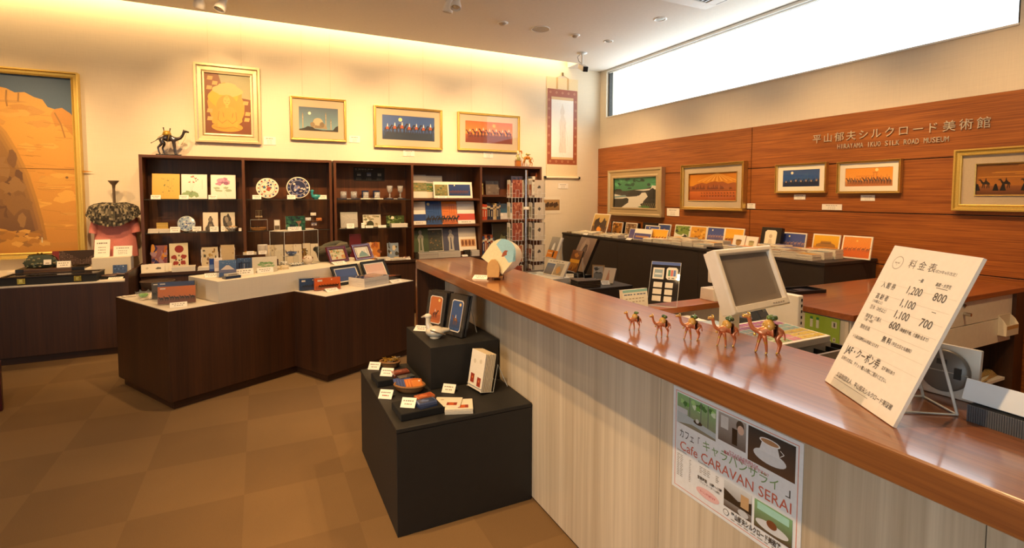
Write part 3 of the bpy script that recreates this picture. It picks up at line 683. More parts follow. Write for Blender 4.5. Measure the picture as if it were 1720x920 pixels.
# ------------------------------------------------------------------ framed pictures
def frame_bars(m, w, h, fw, d, prof=None, col='ffffff'):
    """mitred moulding around a w x h picture, stepping down from an outer lip to the inside edge"""
    prof = prof or [(0, 0.0), (0, 1.0), (0.22, 1.0), (0.35, 0.75), (0.7, 0.72), (0.85, 0.85), (1.0, 0.8), (1.0, 0.2)]
    ring = []
    for a, b in prof:
        i = a * fw; ring.append([(-w/2 + i, -d * b, i), (w/2 - i, -d * b, i), (w/2 - i, -d * b, h - i), (-w/2 + i, -d * b, h - i)])
    vs = [p for r in ring for p in r]; fs = []
    for j in range(len(ring) - 1):
        for k in range(4):
            k2 = (k + 1) % 4; fs.append((j*4 + k, j*4 + k2, (j+1)*4 + k2, (j+1)*4 + k))
    m.add(vs, fs, col)
def picture(name, label, loc, rz, w, h, art, fw=0.035, d=0.045, mw=(0.1, 0.1), fmat='gold', mmat='mat', wires=None, group=None, slip=None, lean=0, cat='picture', glaze=True, backmat='black'):
    """loc = middle of the bottom edge on the wall plane, front facing local -Y"""
    t = thing(name, label, cat, loc, rz, lean, group)
    m = MB(); frame_bars(m, w, h, fw, d); m.build('frame', fmat, t)
    MB().box(-w/2 + .004, w/2 - .004, -d * .3, -0.002, .004, h - .004).build('backing', backmat, t)
    iw, ih = w - 2 * fw, h - 2 * fw; pw, ph = iw - 2 * mw[0], ih - 2 * mw[1]
    if mw[0] > 0:
        m = MB(); y = -d * .45; x0, x1, z0, z1 = -iw/2 - .003, iw/2 + .003, fw - .003, h - fw + .003; a, b, c_, e = -pw/2, pw/2, fw + mw[1], h - fw - mw[1]
        for q in ((x0, a, z0, z1), (b, x1, z0, z1), (a, b, z0, c_), (a, b, e, z1)): m.box(q[0], q[1], y, y + .004, q[2], q[3])
        m.build('mount', mmat, t)
    if slip:
        m = MB(); m.M = Tr(0, 0, fw + mw[1] - slip); frame_bars(m, pw + 2 * slip, ph + 2 * slip, slip, d * .62, [(0, .7), (0, 1), (1, .95), (1, .6)]); m.build('slip', 'gold', t)
    m = MB(); m.face(-pw/2 - .002, -d * .36, fw + mw[1] - .002, pw + .004, ph + .004); art(m); m.build('print', 'print', t)
    if glaze: 
        m = MB(); m.add([(-iw/2, -d*.62, fw), (iw/2, -d*.62, fw), (iw/2, -d*.62, h - fw), (-iw/2, -d*.62, h - fw)], [(0, 1, 2, 3)], W); m.build('glazing', 'glazing', t)
    if wires:
        for x in (-w * .28, w * .22): MB().tube([(x, -.012, h - .01), (x, -.004, wires - loc[2])], .0011, 5, W).build('hanging_wire', 'thread', t)
    return t
YW = 7.05; XW = 5.055
BLUE_NIGHT = dict(sky=('32528c', '3c609a'), ground=('2a3648', '34507c'), sil='2c1e1c', moon='f2d98a', cloth='a85232', rider='efe6d6', hz=.36, cy=.26, ch=.42, n=7)
def art_caravan(**k): return lambda m: caravan(m, **k)
picture('framed_picture', 'champagne framed picture of a golden seated figure, largest above the bookcases', (-0.291, YW, 2.187), 0, 0.687, 0.908, seated, .105, .05, (0, 0), 'champagne', wires=3.62, group=None)
picture('framed_picture', 'gold framed picture of domes and minarets under a night moon', (0.718, YW, 2.262), 0, 0.67, 0.542, night_city, .028, .045, (0.072, 0.095), 'gold', 'mat', wires=3.62)
picture('framed_picture', 'gold framed picture of a camel caravan crossing blue night desert, on the back wall', (1.883, YW, 2.213), 0, 0.948, 0.557, art_caravan(**BLUE_NIGHT, mp=(.34, .83)), .03, .045, (0.08, 0.085), 'gold', 'mat', wires=3.62)
picture('framed_picture', 'gold framed picture of a camel caravan in orange dusk, on the back wall', (3.089, YW, 2.226), 0, 0.995, 0.547, art_caravan(sky=('e06018', 'ee8a2c'), ground=('7a3414', 'a85420'), sil='3a1a10', moon='f5a840', mp=(.6, .82), hz=.40, cy=.26, ch=.40, n=7, flip=-1, cloth='9a4628', rider='f0dcb8'), .028, .045, (0.09, 0.09), 'palegold', 'mat', wires=3.62)
picture('large_painting', 'huge gold framed painting of an ochre cliff under blue sky at the left', (-2.513, YW, 0.905), 0, 1.67, 1.946, cliff, .062, .09, (0, 0), 'palegold', glaze=False)
WR = -PI / 2
def on_right(name, label, ya, yb, z0, z1, art, **k):
    return picture(name, label, (XW, (ya + yb) / 2, z0), WR, ya - yb, z1 - z0, art, **k)
on_right('framed_picture', 'wide gold framed picture of white water among green trees, on wood panelling', 6.69, 5.47, 1.273, 1.97, stream, fw=.125, d=.07, mw=(0, 0), fmat='champagne', slip=.012)
on_right('framed_picture', 'gold framed picture of brown mountains under golden rays, on wood panelling', 5.115, 4.135, 1.394, 1.97, mountains, fw=.035, d=.07, mw=(.085, .085), fmat='gold', mmat='mat', slip=.006)
on_right('framed_picture', 'small gold framed picture of a caravan in blue night, on wood panelling', 3.753, 3.195, 1.60, 1.903, art_caravan(sky=('1f4a86', '2a5a98'), ground=('1c2c4c', '24406e'), sil='2c2a30', moon='f4e6c0', mp=(.26, .82), cloth='b09078', rider='5a4a48', ruin='36608f', n=7, ch=.36, cy=.12, hz=.3), fw=.02, d=.045, mw=(.058, .045), fmat='gold', mmat='ivory')
on_right('framed_picture', 'gold framed picture of a caravan before orange ruins, on wood panelling', 3.092, 2.54, 1.592, 1.892, art_caravan(sky=('ee9a34', 'f0a044'), ground=('b8703c', 'd8904c'), sil='5c4236', moon='f8dc8c', mp=(.67, .86), cloth='8a6a58', rider='4c3c34', ruin='d88438', flip=-1, n=8, ch=.36, cy=.12, hz=.3), fw=.02, d=.045, mw=(.05, .045), fmat='gold', mmat='ivory')
on_right('framed_picture', 'large gold framed picture of dark camels at sunset, cut by the right edge', 2.155, 1.02, 1.45, 1.932, sunset_camels, fw=.05, d=.06, mw=(.09, .075), fmat='palegold', mmat='mat', slip=.008)

# caption cards beside the pictures
def caption(label, w, h, loc, rz, group='caption cards on the walls', seed=0, lines=4):
    m = MB(); m.box(-w/2, w/2, -0.006, -0.0005, 0, h, 'f2eadb'); m.face(-w/2, -0.006, 0, w, h); m.up()
    m.bars(.2, .8, .72, .09, '7c6c5e', 5, seed)
    for k in range(lines - 1): m.bars(.3, .7, .48 - k * .18, .05, 'a89a88', 4, seed + k)
    return one(m, 'caption_card', 'card', label, 'caption', loc, rz, 0, group)
for u0, u1, v0, v1, what in ((443, 463, 230, 243, 'right of the golden seated figure picture'), (586.6, 604.6, 228.5, 239, 'right of the domes and minarets picture'), (677, 696, 252, 262, 'below the blue night caravan picture'), (812, 828, 256, 265, 'below the orange dusk caravan picture'), (937, 954, 308, 316.5, 'below the hanging scroll')):
    a, b = ony(u0, v1, YW), ony(u1, v0, YW)
    caption('small white caption card on the back wall ' + what, b.x - a.x, b.z - a.z, ((a.x + b.x)/2, YW, a.z), 0, seed=int(u0))
for u0, u1, v0, v1, what in ((1120.5, 1141.5, 350, 362, 'between the stream and mountain pictures'), (1255.5, 1269, 341.5, 350, 'right of the mountain picture'), (1334, 1353.5, 326.6, 335, 'below the small blue night picture'), (1446, 1470, 327.5, 337, 'below the orange ruins picture'), (1381, 1415, 343, 352, 'lowest between the two small caravan pictures')):
    a, b = onx(u0, v1, XW), onx(u1, v0, XW)
    caption('small white caption card on wood panelling ' + what, abs(a.y - b.y), b.z - a.z, (XW, (a.y + b.y)/2, a.z), WR, seed=int(u0))

# hanging scroll
sx0, sx1 = 4.068, 4.645; sw = sx1 - sx0; scx = (sx0 + sx1) / 2
t = thing('hanging_scroll', 'tall hanging scroll with brown brocade border and ink drawing of a robed figure', 'scroll', (scx, YW, 1.85))
HH = 3.425 - 1.85
MB().box(-sw/2, sw/2, -.008, -.004, 0.02, HH, 'e6cfa4').build('silk_backing', 'cloth', t)
m = MB(); m.face(-sw/2 + .012, -.0085, .22, sw - .024, 1.175); m.rect(0, 0, 1, 1, '9c4f2a'); m.up()
for k in range(5): 
    for v in (.04, .955): m.disc(.1 + k * .2, v, .035, 'c58a5c', 6).up().disc(.1 + k * .2, v, .018, '9c4f2a', 6); m.lay -= 1
for k in range(7):
    for u in (.055, .945): m.disc(u, .15 + k * .117, .035, 'c58a5c', 6).up().disc(u, .15 + k * .117, .018, '9c4f2a', 6); m.lay -= 1
m.build('brocade_border', 'print', t)
m = MB(); m.face(-sw/2 + .085, -.0105, .30, sw - .17, .975); m.rect(0, 0, 1, .035, 'd6b27c').rect(0, .955, 1, 1, 'd6b27c'); m.lay = 0
m.o = m.o + Vector((0, 0, .034)); m.h = .975 * .92; robed(m, 'a8988a', 'f3ebdd', 'e4d8c6'); m.build('ink_drawing', 'print', t)
for x in (-.10, .10): MB().box(x - .012, x + .012, -.012, -.0085, 1.40, HH, 'c9a470').build('ribbon', 'cloth', t)
MB().tube([(-sw/2 - .012, -.018, .012), (sw/2 + .012, -.018, .012)], .017, 12, 'e3d3b2').build('roller', 'card', t)
for s in (-1, 1): MB().tube([(s * (sw/2 + .012), -.018, .012), (s * (sw/2 + .042), -.018, .012)], .021, 12, '17130f').build('roller_knob', 'plastic', t)
MB().tube([(-.11, -.008, HH), (0, -.008, HH + .05), (.11, -.008, HH)], .004, 6, 'd8c29a').build('cord', 'cloth', t)
MB().box(-.014, .014, -.014, -.001, HH + .035, HH + .085, '9c7f58').build('hook', 'metal', t)

# small horse poster below the scroll
a, b = ony(919.5, 359, YW), ony(941.5, 330, YW)
pw_, ph_ = b.x - a.x + .09, b.z - a.z
m = MB(); m.box(-pw_/2, pw_/2, -.004, -.0005, 0, ph_, 'e9dcc4'); m.face(-pw_/2, -.004, 0, pw_, ph_); m.up().rect(.06, .2, .94, .82, '8c6a40', 'b08a58').up()
for x in (.22, .45, .70): m.lay = 3; m.blob(x, .5, .13, .14, '4a3522', .4, 11, int(x*90)); m.blob(x + .08, .62, .05, .08, '3a2a1c', .3, 8, 3)
one(m, 'poster', 'print', 'small unframed poster of brown horses on the back wall, half hidden by the card rack', 'poster', ((a.x + b.x)/2 - .045, YW, a.z))

# museum name on the panelling
def on_panel(u, v): return onx(u, v, 5.055)
t = thing('museum_sign', 'raised pale metal lettering of the museum name on the wood panelling', 'sign', (5.054, 2.7, 2.1), WR)
def raised(name, chars, y0, y1, z0, z1, hcap, bold):
    n = len(chars)
    for i, ch in enumerate(chars):
        if ch == ' ': continue
        m = MB()
        vs, fs, (a, b) = text2d(ch, 1.0, bold); f = (i + .5) / n
        y = y0 + (y1 - y0) * f; z = z0 + (z1 - z0) * f
        pitch = abs(y1 - y0) / n; k = hcap / (0.88 if ord(ch) > 255 else 0.73)
        sx = k if ord(ch) > 255 else min(k, pitch * .86 / max(b - a, .01))
        ox = -(y - 2.7) - (a + b) / 2 * sx; oz = z - 2.1
        for yy in (-.010, -.004): m.add([(ox + x * sx, yy, oz + q * k) for x, q in vs], fs, W)
        # side walls of the cut letters
        cnt = {}
        for f_ in fs:
            for p, q in zip(f_, f_[1:] + f_[:1]): cnt[(p, q)] = 1
        for p, q in [e for e in cnt if (e[1], e[0]) not in cnt]:
            P_, Q_ = vs[p], vs[q]
            m.add([(ox + P_[0]*sx, -.010, oz + P_[1]*k), (ox + Q_[0]*sx, -.010, oz + Q_[1]*k), (ox + Q_[0]*sx, -.004, oz + Q_[1]*k), (ox + P_[0]*sx, -.004, oz + P_[1]*k)], [(3, 2, 1, 0)], W)
        m.build(name, 'steel', t)
a, b = on_panel(1364, 240), on_panel(1668, 212)
raised('character', '平山郁夫シルクロード美術館', a.y, b.y, a.z, b.z, .083, 0.0)
a, b = on_panel(1407, 250), on_panel(1595, 237.5)
raised('letter', 'HIRAYAMA IKUO SILK ROAD MUSEUM', a.y, b.y, a.z, b.z, .046, 0.0)

# ------------------------------------------------------------------ small goods: builders
def price_card(label, w, h, loc, rz=0, lean=0.45, group='price cards', seed=0, red=False):
    """folded white card with a few lines of type, its back leg behind it"""
    m = MB(); m.M = Tr(rx=-lean)
    m.box(-w/2, w/2, 0, 0.0012, 0, h, 'f3ecdf'); m.face(-w/2, 0, 0, w, h); m.up(); m.bars(.12, .88, .62, .12, '7d7266', 5, seed); m.bars(.25, .8, .3, .12, 'a2543e' if red else '8d8276', 4, seed + 1)
    m.M = Tr(0, h * math.sin(lean) + 0.001, 0); b = math.cos(lean) * h
    m.add([(-w/2, 0, b), (w/2, 0, b), (w/2, h * .45, 0), (-w/2, h * .45, 0)], [(3, 2, 1, 0)], 'e9e1d2')
    return one(m, 'price_card', 'card', label, 'price card', loc, rz, 0, group)
def pc(label, u0, u1, vt, vb, Y, z, group, rz=0, seed=0):
    x, z0, w, h = px_box(u0, u1, vt, vb, Y, z); return price_card(label, w, h / math.cos(.3), (x, Y, z), rz, .3, group, seed or int(u0))
def card_on(label, u, v, z, w, h, rz, group='price cards', lean=.7, seed=0, red=False):
    p = onz(u, v, z); return price_card(label, w, h, (p.x, p.y, z), rz, lean, group, seed or int(u), red)
def panel_art(name, mat, label, cat, w, h, t, art, loc, rz=0, lean=0.2, side='e8dfcc', group=None, border=0.0, bcol='f1e9d8', build=True):
    m = MB(); m.box(-w/2, w/2, 0, t, 0, h, side); m.face(-w/2 , 0, 0, w, h); m.up()
    if border: 
        m.rect(0, 0, 1, 1, bcol); m.face(-w/2 + border, -.0004, border, w - 2*border, h - 2*border)
    m.up(); art(m)
    return one(m, name, mat, label, cat, loc, rz, lean, group)
def stack(name, label, cat, w, d, n, t, loc, rz=0, top=None, side='ece4d4', gap='b8ac98', group=None, mat='print', border=0.008):
    """pile of n thin pieces; edges show as separate leaves"""
    m = MB(); rd = random.Random(int(loc[0] * 1000) + n)
    for k in range(n):
        j = rd.uniform(-.003, .003); m.box(-w/2 + j, w/2 + j, -d/2 + j, d/2 + j, k * t, (k + .82) * t, side)
        if k < n - 1: m.box(-w/2 + .004, w/2 - .004, -d/2 + .004, d/2 - .004, (k + .82) * t, (k + 1) * t, gap)
    if top:
        m.face(-w/2 + border, -d/2 + border, (n - .18) * t, w - 2*border, d - 2*border, 'top'); m.up(); top(m)
    return one(m, name, mat, label, cat, loc, rz, 0, group)
def two(c0, c1, split=.4, sil=None, n=4):
    def a(m):
        m.rect(0, split, 1, 1, c0); m.rect(0, 0, 1, split, c1)
        if sil:
            for k in range(n): m.lay = 3; camel2d(m, .15 + .7 * k / max(n-1, 1), split - .16, .34, sil)
    return a
def plain(c): return lambda m: m.rect(0, 0, 1, 1, c)
def speck(bg, cols, n=24, s=.06, seed=1, jit=.4):
    def a(m):
        m.rect(0, 0, 1, 1, bg); m.up(); rd = random.Random(seed)
        for k in range(n): m.blob(rd.uniform(.06, .94), rd.uniform(.06, .94), s * rd.uniform(.5, 1.3), s * rd.uniform(.5, 1.3), rd.choice(cols), jit, 8, k)
    return a
def lines_art(bg, ink, n=6, head=True, seed=0):
    def a(m):
        m.rect(0, 0, 1, 1, bg); m.up()
        if head: m.bars(.15, .85, .78, .09, ink, 5, seed)
        for k in range(n): m.bars(.12, .88, .66 - k * .6 / n, .035, ink, 7, seed + k)
    return a
def landscape(top, mid, low): 
    def a(m):
        m.rect(0, .66, 1, 1, top).rect(0, .28, 1, .66, mid).rect(0, 0, 1, .28, low); m.up(); rd = random.Random(4)
        for k in range(26): m.rect(rd.random() * .8, rd.uniform(.3, .62), rd.uniform(.2, 1), rd.uniform(.3, .62), rd.choice(['7d7a48', '9a7a3e', '5f6b40', '8c8c5a'])) if False else m.blob(rd.random(), rd.uniform(.3, .64), .08, .025, rd.choice(['7d7a48', 'a8843e', '5f6b40', '8c8c5a']), .4, 8, k)
    return a

# ------------------------------------------------------------------ camels: one continuous body grown over a skeleton
def camel_mesh(kind):
    bm = bmesh.new(); sk = bm.verts.layers.skin.verify()
    V = {}
    def v(n, co, r, p=None, rx=None):
        r = r * (1.18 if kind == 'gold' else 1.12); a = bm.verts.new(co); a[sk].radius = (rx or r, r); V[n] = a
        if p: bm.edges.new((V[p], a))
        return a
    g = 1.22 if kind == 'gold' else 1.0
    v('pelvis', (-.20, 0, .62), .105 * g)[sk].use_root = True
    v('belly', (-.02, 0, .61), .125 * g, 'pelvis'); v('chest', (.17, 0, .60), .115 * g, 'belly')
    v('hump', (-.04, 0, .78), .07, 'belly'); v('humptop', (-.04, 0, .84), .04, 'hump')
    if kind == 'black':
        pts = [((.28, 0, .60), .07), ((.38, 0, .63), .055), ((.46, 0, .75), .045), ((.50, 0, .88), .048), ((.57, 0, .90), .042), ((.67, 0, .86), .028)]
    elif kind == 'glazed':
        pts = [((.27, 0, .63), .075), ((.35, 0, .68), .062), ((.37, 0, .82), .052), ((.36, 0, .98), .05), ((.42, 0, 1.05), .048), ((.52, 0, 1.03), .032)]
    else:
        pts = [((.28, 0, .58), .07), ((.40, 0, .62), .052), ((.48, 0, .76), .042), ((.50, 0, .92), .045), ((.57, 0, .96), .045), ((.68, 0, .93), .032)]
    pr = 'chest'
    for i, (co, r) in enumerate(pts): v('neck%d' % i, co, r, pr); pr = 'neck%d' % i
    for s in (-1, 1): v('ear%d' % s, (pts[3][0][0] - .01, s * .04, pts[3][0][2] + .075), .014, 'neck3')
    F_ = {'black': (.20, .22, .17, .15), 'gold': (.28, .10, .10, .12), 'glazed': (.22, .34, .10, .12)}[kind]
    for s in (-1, 1):
        f = F_[0] if s < 0 else F_[1]; k = .10 if s < 0 else -.04
        v('sh%d' % s, (.17, s * .085, .50), .06, 'chest'); v('kn%d' % s, (.18 + (f - .2) * .6, s * .09, .29), .034, 'sh%d' % s); v('an%d' % s, (f, s * .09, .06), .024, 'kn%d' % s); v('ft%d' % s, (f + .03, s * .09, .022), .03, 'an%d' % s)
        b = -.24 + (.09 if s > 0 else -.03)
        v('hp%d' % s, (-.21, s * .085, .52), .075, 'pelvis'); v('st%d' % s, (-.17 + (b + .24) * .5, s * .09, .40), .05, 'hp%d' % s); v('hk%d' % s, (b - .05, s * .09, .26), .032, 'st%d' % s); v('ha%d' % s, (b - .01, s * .09, .06), .023, 'hk%d' % s); v('hf%d' % s, (b + .03, s * .09, .022), .03, 'ha%d' % s)
    if kind == 'black': v('t0', (-.32, 0, .58), .02, 'pelvis'); v('t1', (-.40, 0, .50), .010, 't0'); v('t2', (-.50, 0, .44), .010, 't1'); v('t3', (-.55, 0, .41), .018, 't2')
    else: v('t0', (-.31, 0, .60), .022, 'pelvis'); v('t1', (-.36, 0, .48), .014, 't0'); v('t2', (-.37, 0, .34), .018, 't1')
    me = bpy.data.meshes.new('camel_body'); bm.to_mesh(me); bm.free()
    o = bpy.data.objects.new('camel_body', me); C.objects.link(o)
    a = o.modifiers.new('skin', 'SKIN'); a.use_smooth_shade = True; a.branch_smoothing = 0.3
    b = o.modifiers.new('sub', 'SUBSURF'); b.levels = 2; b.render_levels = 2
    dg = bpy.context.evaluated_depsgraph_get(); dg.update()
    out = bpy.data.meshes.new_from_object(o.evaluated_get(dg)); bpy.data.objects.remove(o)
    out.polygons.foreach_set('use_smooth', [True] * len(out.polygons))
    zmin = min(q.co.z for q in out.vertices)
    for q in out.vertices: q.co.z -= zmin
    return out
def colour_mesh(me, fn):
    at = me.color_attributes.get('Col') or me.color_attributes.new('Col', 'FLOAT_COLOR', 'CORNER')
    buf = []
    for l in me.loops: buf += list(lin(fn(me.vertices[l.vertex_index].co)))
    at.data.foreach_set('color', buf)
GOLD_CAMEL = camel_mesh('gold')
colour_mesh(GOLD_CAMEL, lambda c: 'd8b04a' if c.z < .06 or (abs(c.z - .29) < .03 and c.x > 0) else ('ecb868' if c.z > .90 else 'e2966a'))
def gold_camel(label, loc, rz, h):
    t = thing('camel_figurine', label, 'figurine', loc, rz, 0, 'copper and gold camel figurines on the counter'); s = h / 1.0
    o = bpy.data.objects.new('body', GOLD_CAMEL); C.objects.link(o); o.parent = t; o.scale = (s, s, s)
    if not o.data.materials: o.data.materials.append(M['copper'])
    m = MB(); m.M = Matrix.Scale(s, 4)
    m.ball((.03, 0, .70), (.135, .178, .16), 'c89a48', 16, 10)
    for k in range(22): a_ = PI * k / 11; m.ball((.03 + .135 * math.cos(a_), -.06 + .12 * (k % 2), .70 + .12 * math.sin(a_)), .014, 'f0dc9a', 6, 4)
    m.build('saddle_cloth', 'glaze', t)
    m = MB(); m.M = Matrix.Scale(s, 4)
    rd = random.Random(int(h * 1000))
    for k in range(7): m.ball((-.12 + .045 * (k % 4) + rd.uniform(-.02, .02), -.09 + .06 * (k // 2), .86 + rd.uniform(-.01, .06)), .065, rd.choice(['3f5a2c', '5c7a38', '2f4a26', '6a7c40']), 8, 6)
    m.build('load', 'glaze', t)
    m = MB(); m.M = Matrix.Scale(s, 4); m.tube([(.50, .04, 1.0), (.54, .0, 1.02), (.50, -.04, 1.0)], .022, 6, 'e6c060').tube([(.62, .035, .96), (.66, 0, .98), (.62, -.035, .96), (.62, 0, .92), (.62, .035, .96)], .014, 6, 'e6c060'); m.build('bridle', 'copper', t)
    m = MB(); m.M = Matrix.Scale(s, 4); m.ball((.36, 0, .48), .04, 'e6c060', 8, 6); m.build('bell', 'copper', t)
for (u, v, h, rz, l) in ((1070, 555, .066, 172, 'smallest copper camel, first in the row from the fan of cards'), (1117, 566, .074, 166, 'second copper camel of the counter row, next to the smallest'), (1167, 572, .084, 158, 'middle copper camel of the five on the counter'), (1226, 583, .096, 160, 'fourth copper camel of the counter row, next to the largest'), (1297, 595, .118, 150, 'largest copper camel, nearest to the price list on the counter')):
    p = onz(u, v, 1.095); gold_camel(l, (p.x, p.y + .01, 1.095), RD(rz), h)

# black bronze camel on the left bookcase
BLACK = camel_mesh('black'); colour_mesh(BLACK, lambda c: '2a211c')
p = ony(288, 257, 6.86); t = thing('camel_statue', 'dark bronze camel statue with golden saddle on the left bookcase', 'statue', (-.88, 6.87, 2.0)); s = .30
o = bpy.data.objects.new('body', BLACK); C.objects.link(o); o.parent = t; o.scale = (s,) * 3; o.location.z = .018; BLACK.materials.append(M['glaze'])
MB().box(-.115, .125, -.05, .05, 0, .018, '1d1814').build('base', 'glaze', t, .002)
m = MB(); m.M = Tr(0, 0, .018) @ Matrix.Scale(s, 4)
m.lathe([(.13, .70), (.145, .74), (.10, .86), (.08, .87)], 14, '9a7a24', c=(-.04, 0, 0)).tube([(-.12, 0, .84), (-.14, 0, .96)], .018, 6, '4a3018').ball((-.14, 0, .97), .026, '3a2414', 8, 6).tube([(.05, 0, .84), (.07, 0, .94)], .018, 6, '4a3018').ball((.07, 0, .95), .026, '3a2414', 8, 6)
m.build('saddle', 'satin', t)
m = MB(); m.M = Tr(0, 0, .018) @ Matrix.Scale(s, 4)
m.tube([(.05, -.13, .70), (.02, -.145, .58), (.0, -.10, .50)], .010, 6, 'a8904a').tube([(-.12, -.13, .74), (-.22, -.12, .66), (-.32, -.04, .60)], .010, 6, 'a8904a').tube([(.30, -.03, .56), (.33, -.05, .40), (.42, -.03, .38), (.52, 0, .60), (.60, -.02, .86)], .006, 5, 'a8904a')
m.build('harness', 'satin', t)

# glazed camel and attendant on the right bookcase
GL = camel_mesh('glazed'); colour_mesh(GL, lambda c: 'e9d3a6' if (c.x > .22 and c.z < .86 and c.z > .42 and c.x < .40) or c.z < .07 else ('b8741e' if c.z > .2 or c.x < 0 else 'a8641c')); GL.materials.append(M['glaze'])
t = thing('camel_figurine', 'amber and cream glazed camel figurine standing on the right bookcase', 'figurine', (3.635, 6.86, 2.0), RD(150)); s = .232
o = bpy.data.objects.new('body', GL); C.objects.link(o); o.parent = t; o.scale = (s,) * 3
m = MB(); m.M = Matrix.Scale(s, 4); m.ball((-.04, 0, .80), (.17, .13, .06), '8a8c4e').ball((-.12, .06, .84), (.07, .06, .05), 'd8cba0').ball((.06, -.06, .85), (.06, .06, .05), 'c8a24a'); m.build('pack', 'glaze', t)
t = thing('attendant_figurine', 'small glazed seated figurine on an amber stool on the right bookcase', 'figurine', (3.475, 6.86, 2.0))
m = MB(); m.prism([(-.052, -.035), (.052, -.035), (.052, .035), (-.052, .035)], 0.085, .092, 'a86424').prism([(-.04, -.03), (.04, -.03), (.04, .03), (-.04, .03)], .0, .085, 'b8702a'); m.build('stool', 'glaze', t, .003)
m = MB(); m.lathe([(.036, .092), (.04, .10), (.035, .15), (.026, .17), (.012, .176)], 16, '9a9452').ball((-.034, -.012, .125), (.012, .016, .028), 'e8d8b0', 10, 6).ball((.034, -.012, .125), (.012, .016, .028), 'e8d8b0', 10, 6); m.build('robe', 'glaze', t)
m = MB(); m.ball((0, 0, .194), (.017, .019, .022), 'ead9b4').ball((0, -.018, .19), (.004, .005, .006), 'e0caa0', 8, 5).lathe([(.018, .205), (.02, .215), (.012, .235), (.004, .238)], 12, 'dcc89a'); m.build('head', 'glaze', t)

# ------------------------------------------------------------------ on the reception counter
CZ = 1.095
# fan of cards on a little wooden stand
p = onz(836, 468, CZ); t = thing('card_fan', 'round-topped fan of painted cards standing in a wooden holder on the counter', 'cards', (p.x, p.y, CZ), RD(-28))
m = MB(); m.prism([(-.035, 0), (-.018, .0), (-.012, .03), (.012, .03), (.018, 0), (.035, 0), (.034, .055), (.02, .085), (-.02, .085), (-.034, .055)], .012, .022, '8a5a30', 'y'); m.build('stand_back', 'satin', t, .002)
m = MB(); m.M = Tr(-.022, -.058, .016, rx=RD(-14)); m.prism([(-.032, 0), (.032, 0), (.036, .05), (.026, .085), (.008, .10), (-.012, .098), (-.03, .08), (-.036, .05)], -.006, .004, 'c99a5c', 'y'); m.build('stand_front', 'satin', t, .002)
MB().box(-.03, .03, -.05, .022, .012, .022, 'a8763e').box(-.03, -.018, -.05, -.034, 0, .014, '8a5a30').box(.018, .03, -.05, -.034, 0, .014, '8a5a30').box(-.03, .03, .008, .022, 0, .014, '8a5a30').build('stand_foot', 'satin', t)
arc = [(-.074, .0), (.074, .0), (.078, .075)] + [(.078 * math.cos(a), .088 + .082 * math.sin(a)) for a in [k * PI / 11 for k in range(12)]]
for k in range(8):
    m = MB(); m.M = Tr(-.030 + .002 * k, -.036 + .0055 * k, .078, rx=RD(-14), ry=RD(38 + 2.2 * k + (2.5 if k % 2 else 0))); m.prism(arc, 0, .0025, 'f1ead8', 'y')
    if k == 0:
        m.face(-.09, 0, 0, .18, .175); m.lay = 1
        U = [((x + .09) / .18, z / .175) for x, z in arc]; m.poly(U, 'efe3b4'); m.up()
        m.poly([(.20, .62), (.85, .40), (.99, .58)] + [((x + .09) / .18, z / .175) for x, z in arc[3:12]], '9fd0dc'); m.up()
        rd = random.Random(3)
        for q in range(30): a_, b_ = rd.uniform(.2, .8), rd.uniform(.08, .5); m.line([(a_, b_), (a_ + rd.uniform(-.06, .06), b_ + rd.uniform(.02, .1))], .0012, rd.choice(['9a8a48', 'b8a860', '7c7a50']))
        m.up(); m.blob(.58, .56, .06, .12, 'a0583a', .3, 10, 2)
        for q in range(5): m.line([(.56, .6), (.40 + q * .09, .86)], .0016, '8c7a6c')
    m.build('card', 'print', t)
card_on('white price slip lying on the counter in front of the fan of cards', 805, 469, CZ, .085, .05, RD(-40), 'price cards on the counter', 1.25)

# admission price list on an acrylic easel
bl, br = Vector((1.253, .783, CZ)), Vector((1.118, .56, CZ)); cc = (bl + br) / 2; ang = math.atan2(br.y - bl.y, br.x - bl.x)
t = thing('price_list', 'large white admission price list board tilted back on an acrylic easel', 'sign', (cc.x, cc.y, CZ), ang)
LN = RD(24); bw, bh = .261, .37
m = MB(); m.M = Tr(0, 0, .002, rx=-LN); m.box(-bw/2, bw/2, 0, .007, 0, bh, 'f6efe2'); m.face(-bw/2, 0, 0, bw, bh); m.up()
INK = '574f46'
def T(s, u, v, h, w=None, b=0.0, al='l', c=INK): m.text(s, u, v, h, c, w, b, al)
m.text('料 金 表', .30, .875, .0165, INK, .083, .0); T('（平成29年4月改定）', .58, .875, .006, .07)
m.poly(ell(.155, .89, .065, .045, 24), 'b8ae9e'); m.up().poly(ell(.155, .89, .058, .040, 24), 'f6efe2'); m.up().line([(.12, .90), (.155, .87), (.19, .905)], .0015, 'a89e8e'); m.bars(.12, .19, .885, .008, 'b8ae9e', 2)
T('一般', .50, .80, .007, .015, .01); T('高校・大学生', .70, .80, .0068, .042, .01); m.rect(.72, .788, .84, .791, INK)
for v in (.785, .705, .63, .555, .485, .405, .33): m.rect(.04, v - .04, .97, v - .0385, 'd9d0c0')
T('入 館 券', .10, .715, .0125, .048, .004); T('1,200', .44, .715, .019, .044, .004); T('800', .74, .715, .019, .034, .004)
T('高 齢 者', .10, .635, .0115, .044, .004); T('（70歳以上）', .09, .605, .0062, .036); T('1,100', .44, .63, .019, .044, .004); T('－', .80, .635, .012)
T('団 体 （20名以上）', .10, .56, .0085, .058); T('1,100', .44, .555, .019, .044, .004); T('700', .74, .555, .019, .034, .004)
T('障害者・介護人', .10, .497, .0085, .058); T('（1級〜6級）', .10, .474, .0062, .034); T('600', .44, .485, .018, .032, .012); T('（障害者手帳、介護者1名まで）', .58, .49, .0068, .085, .01)
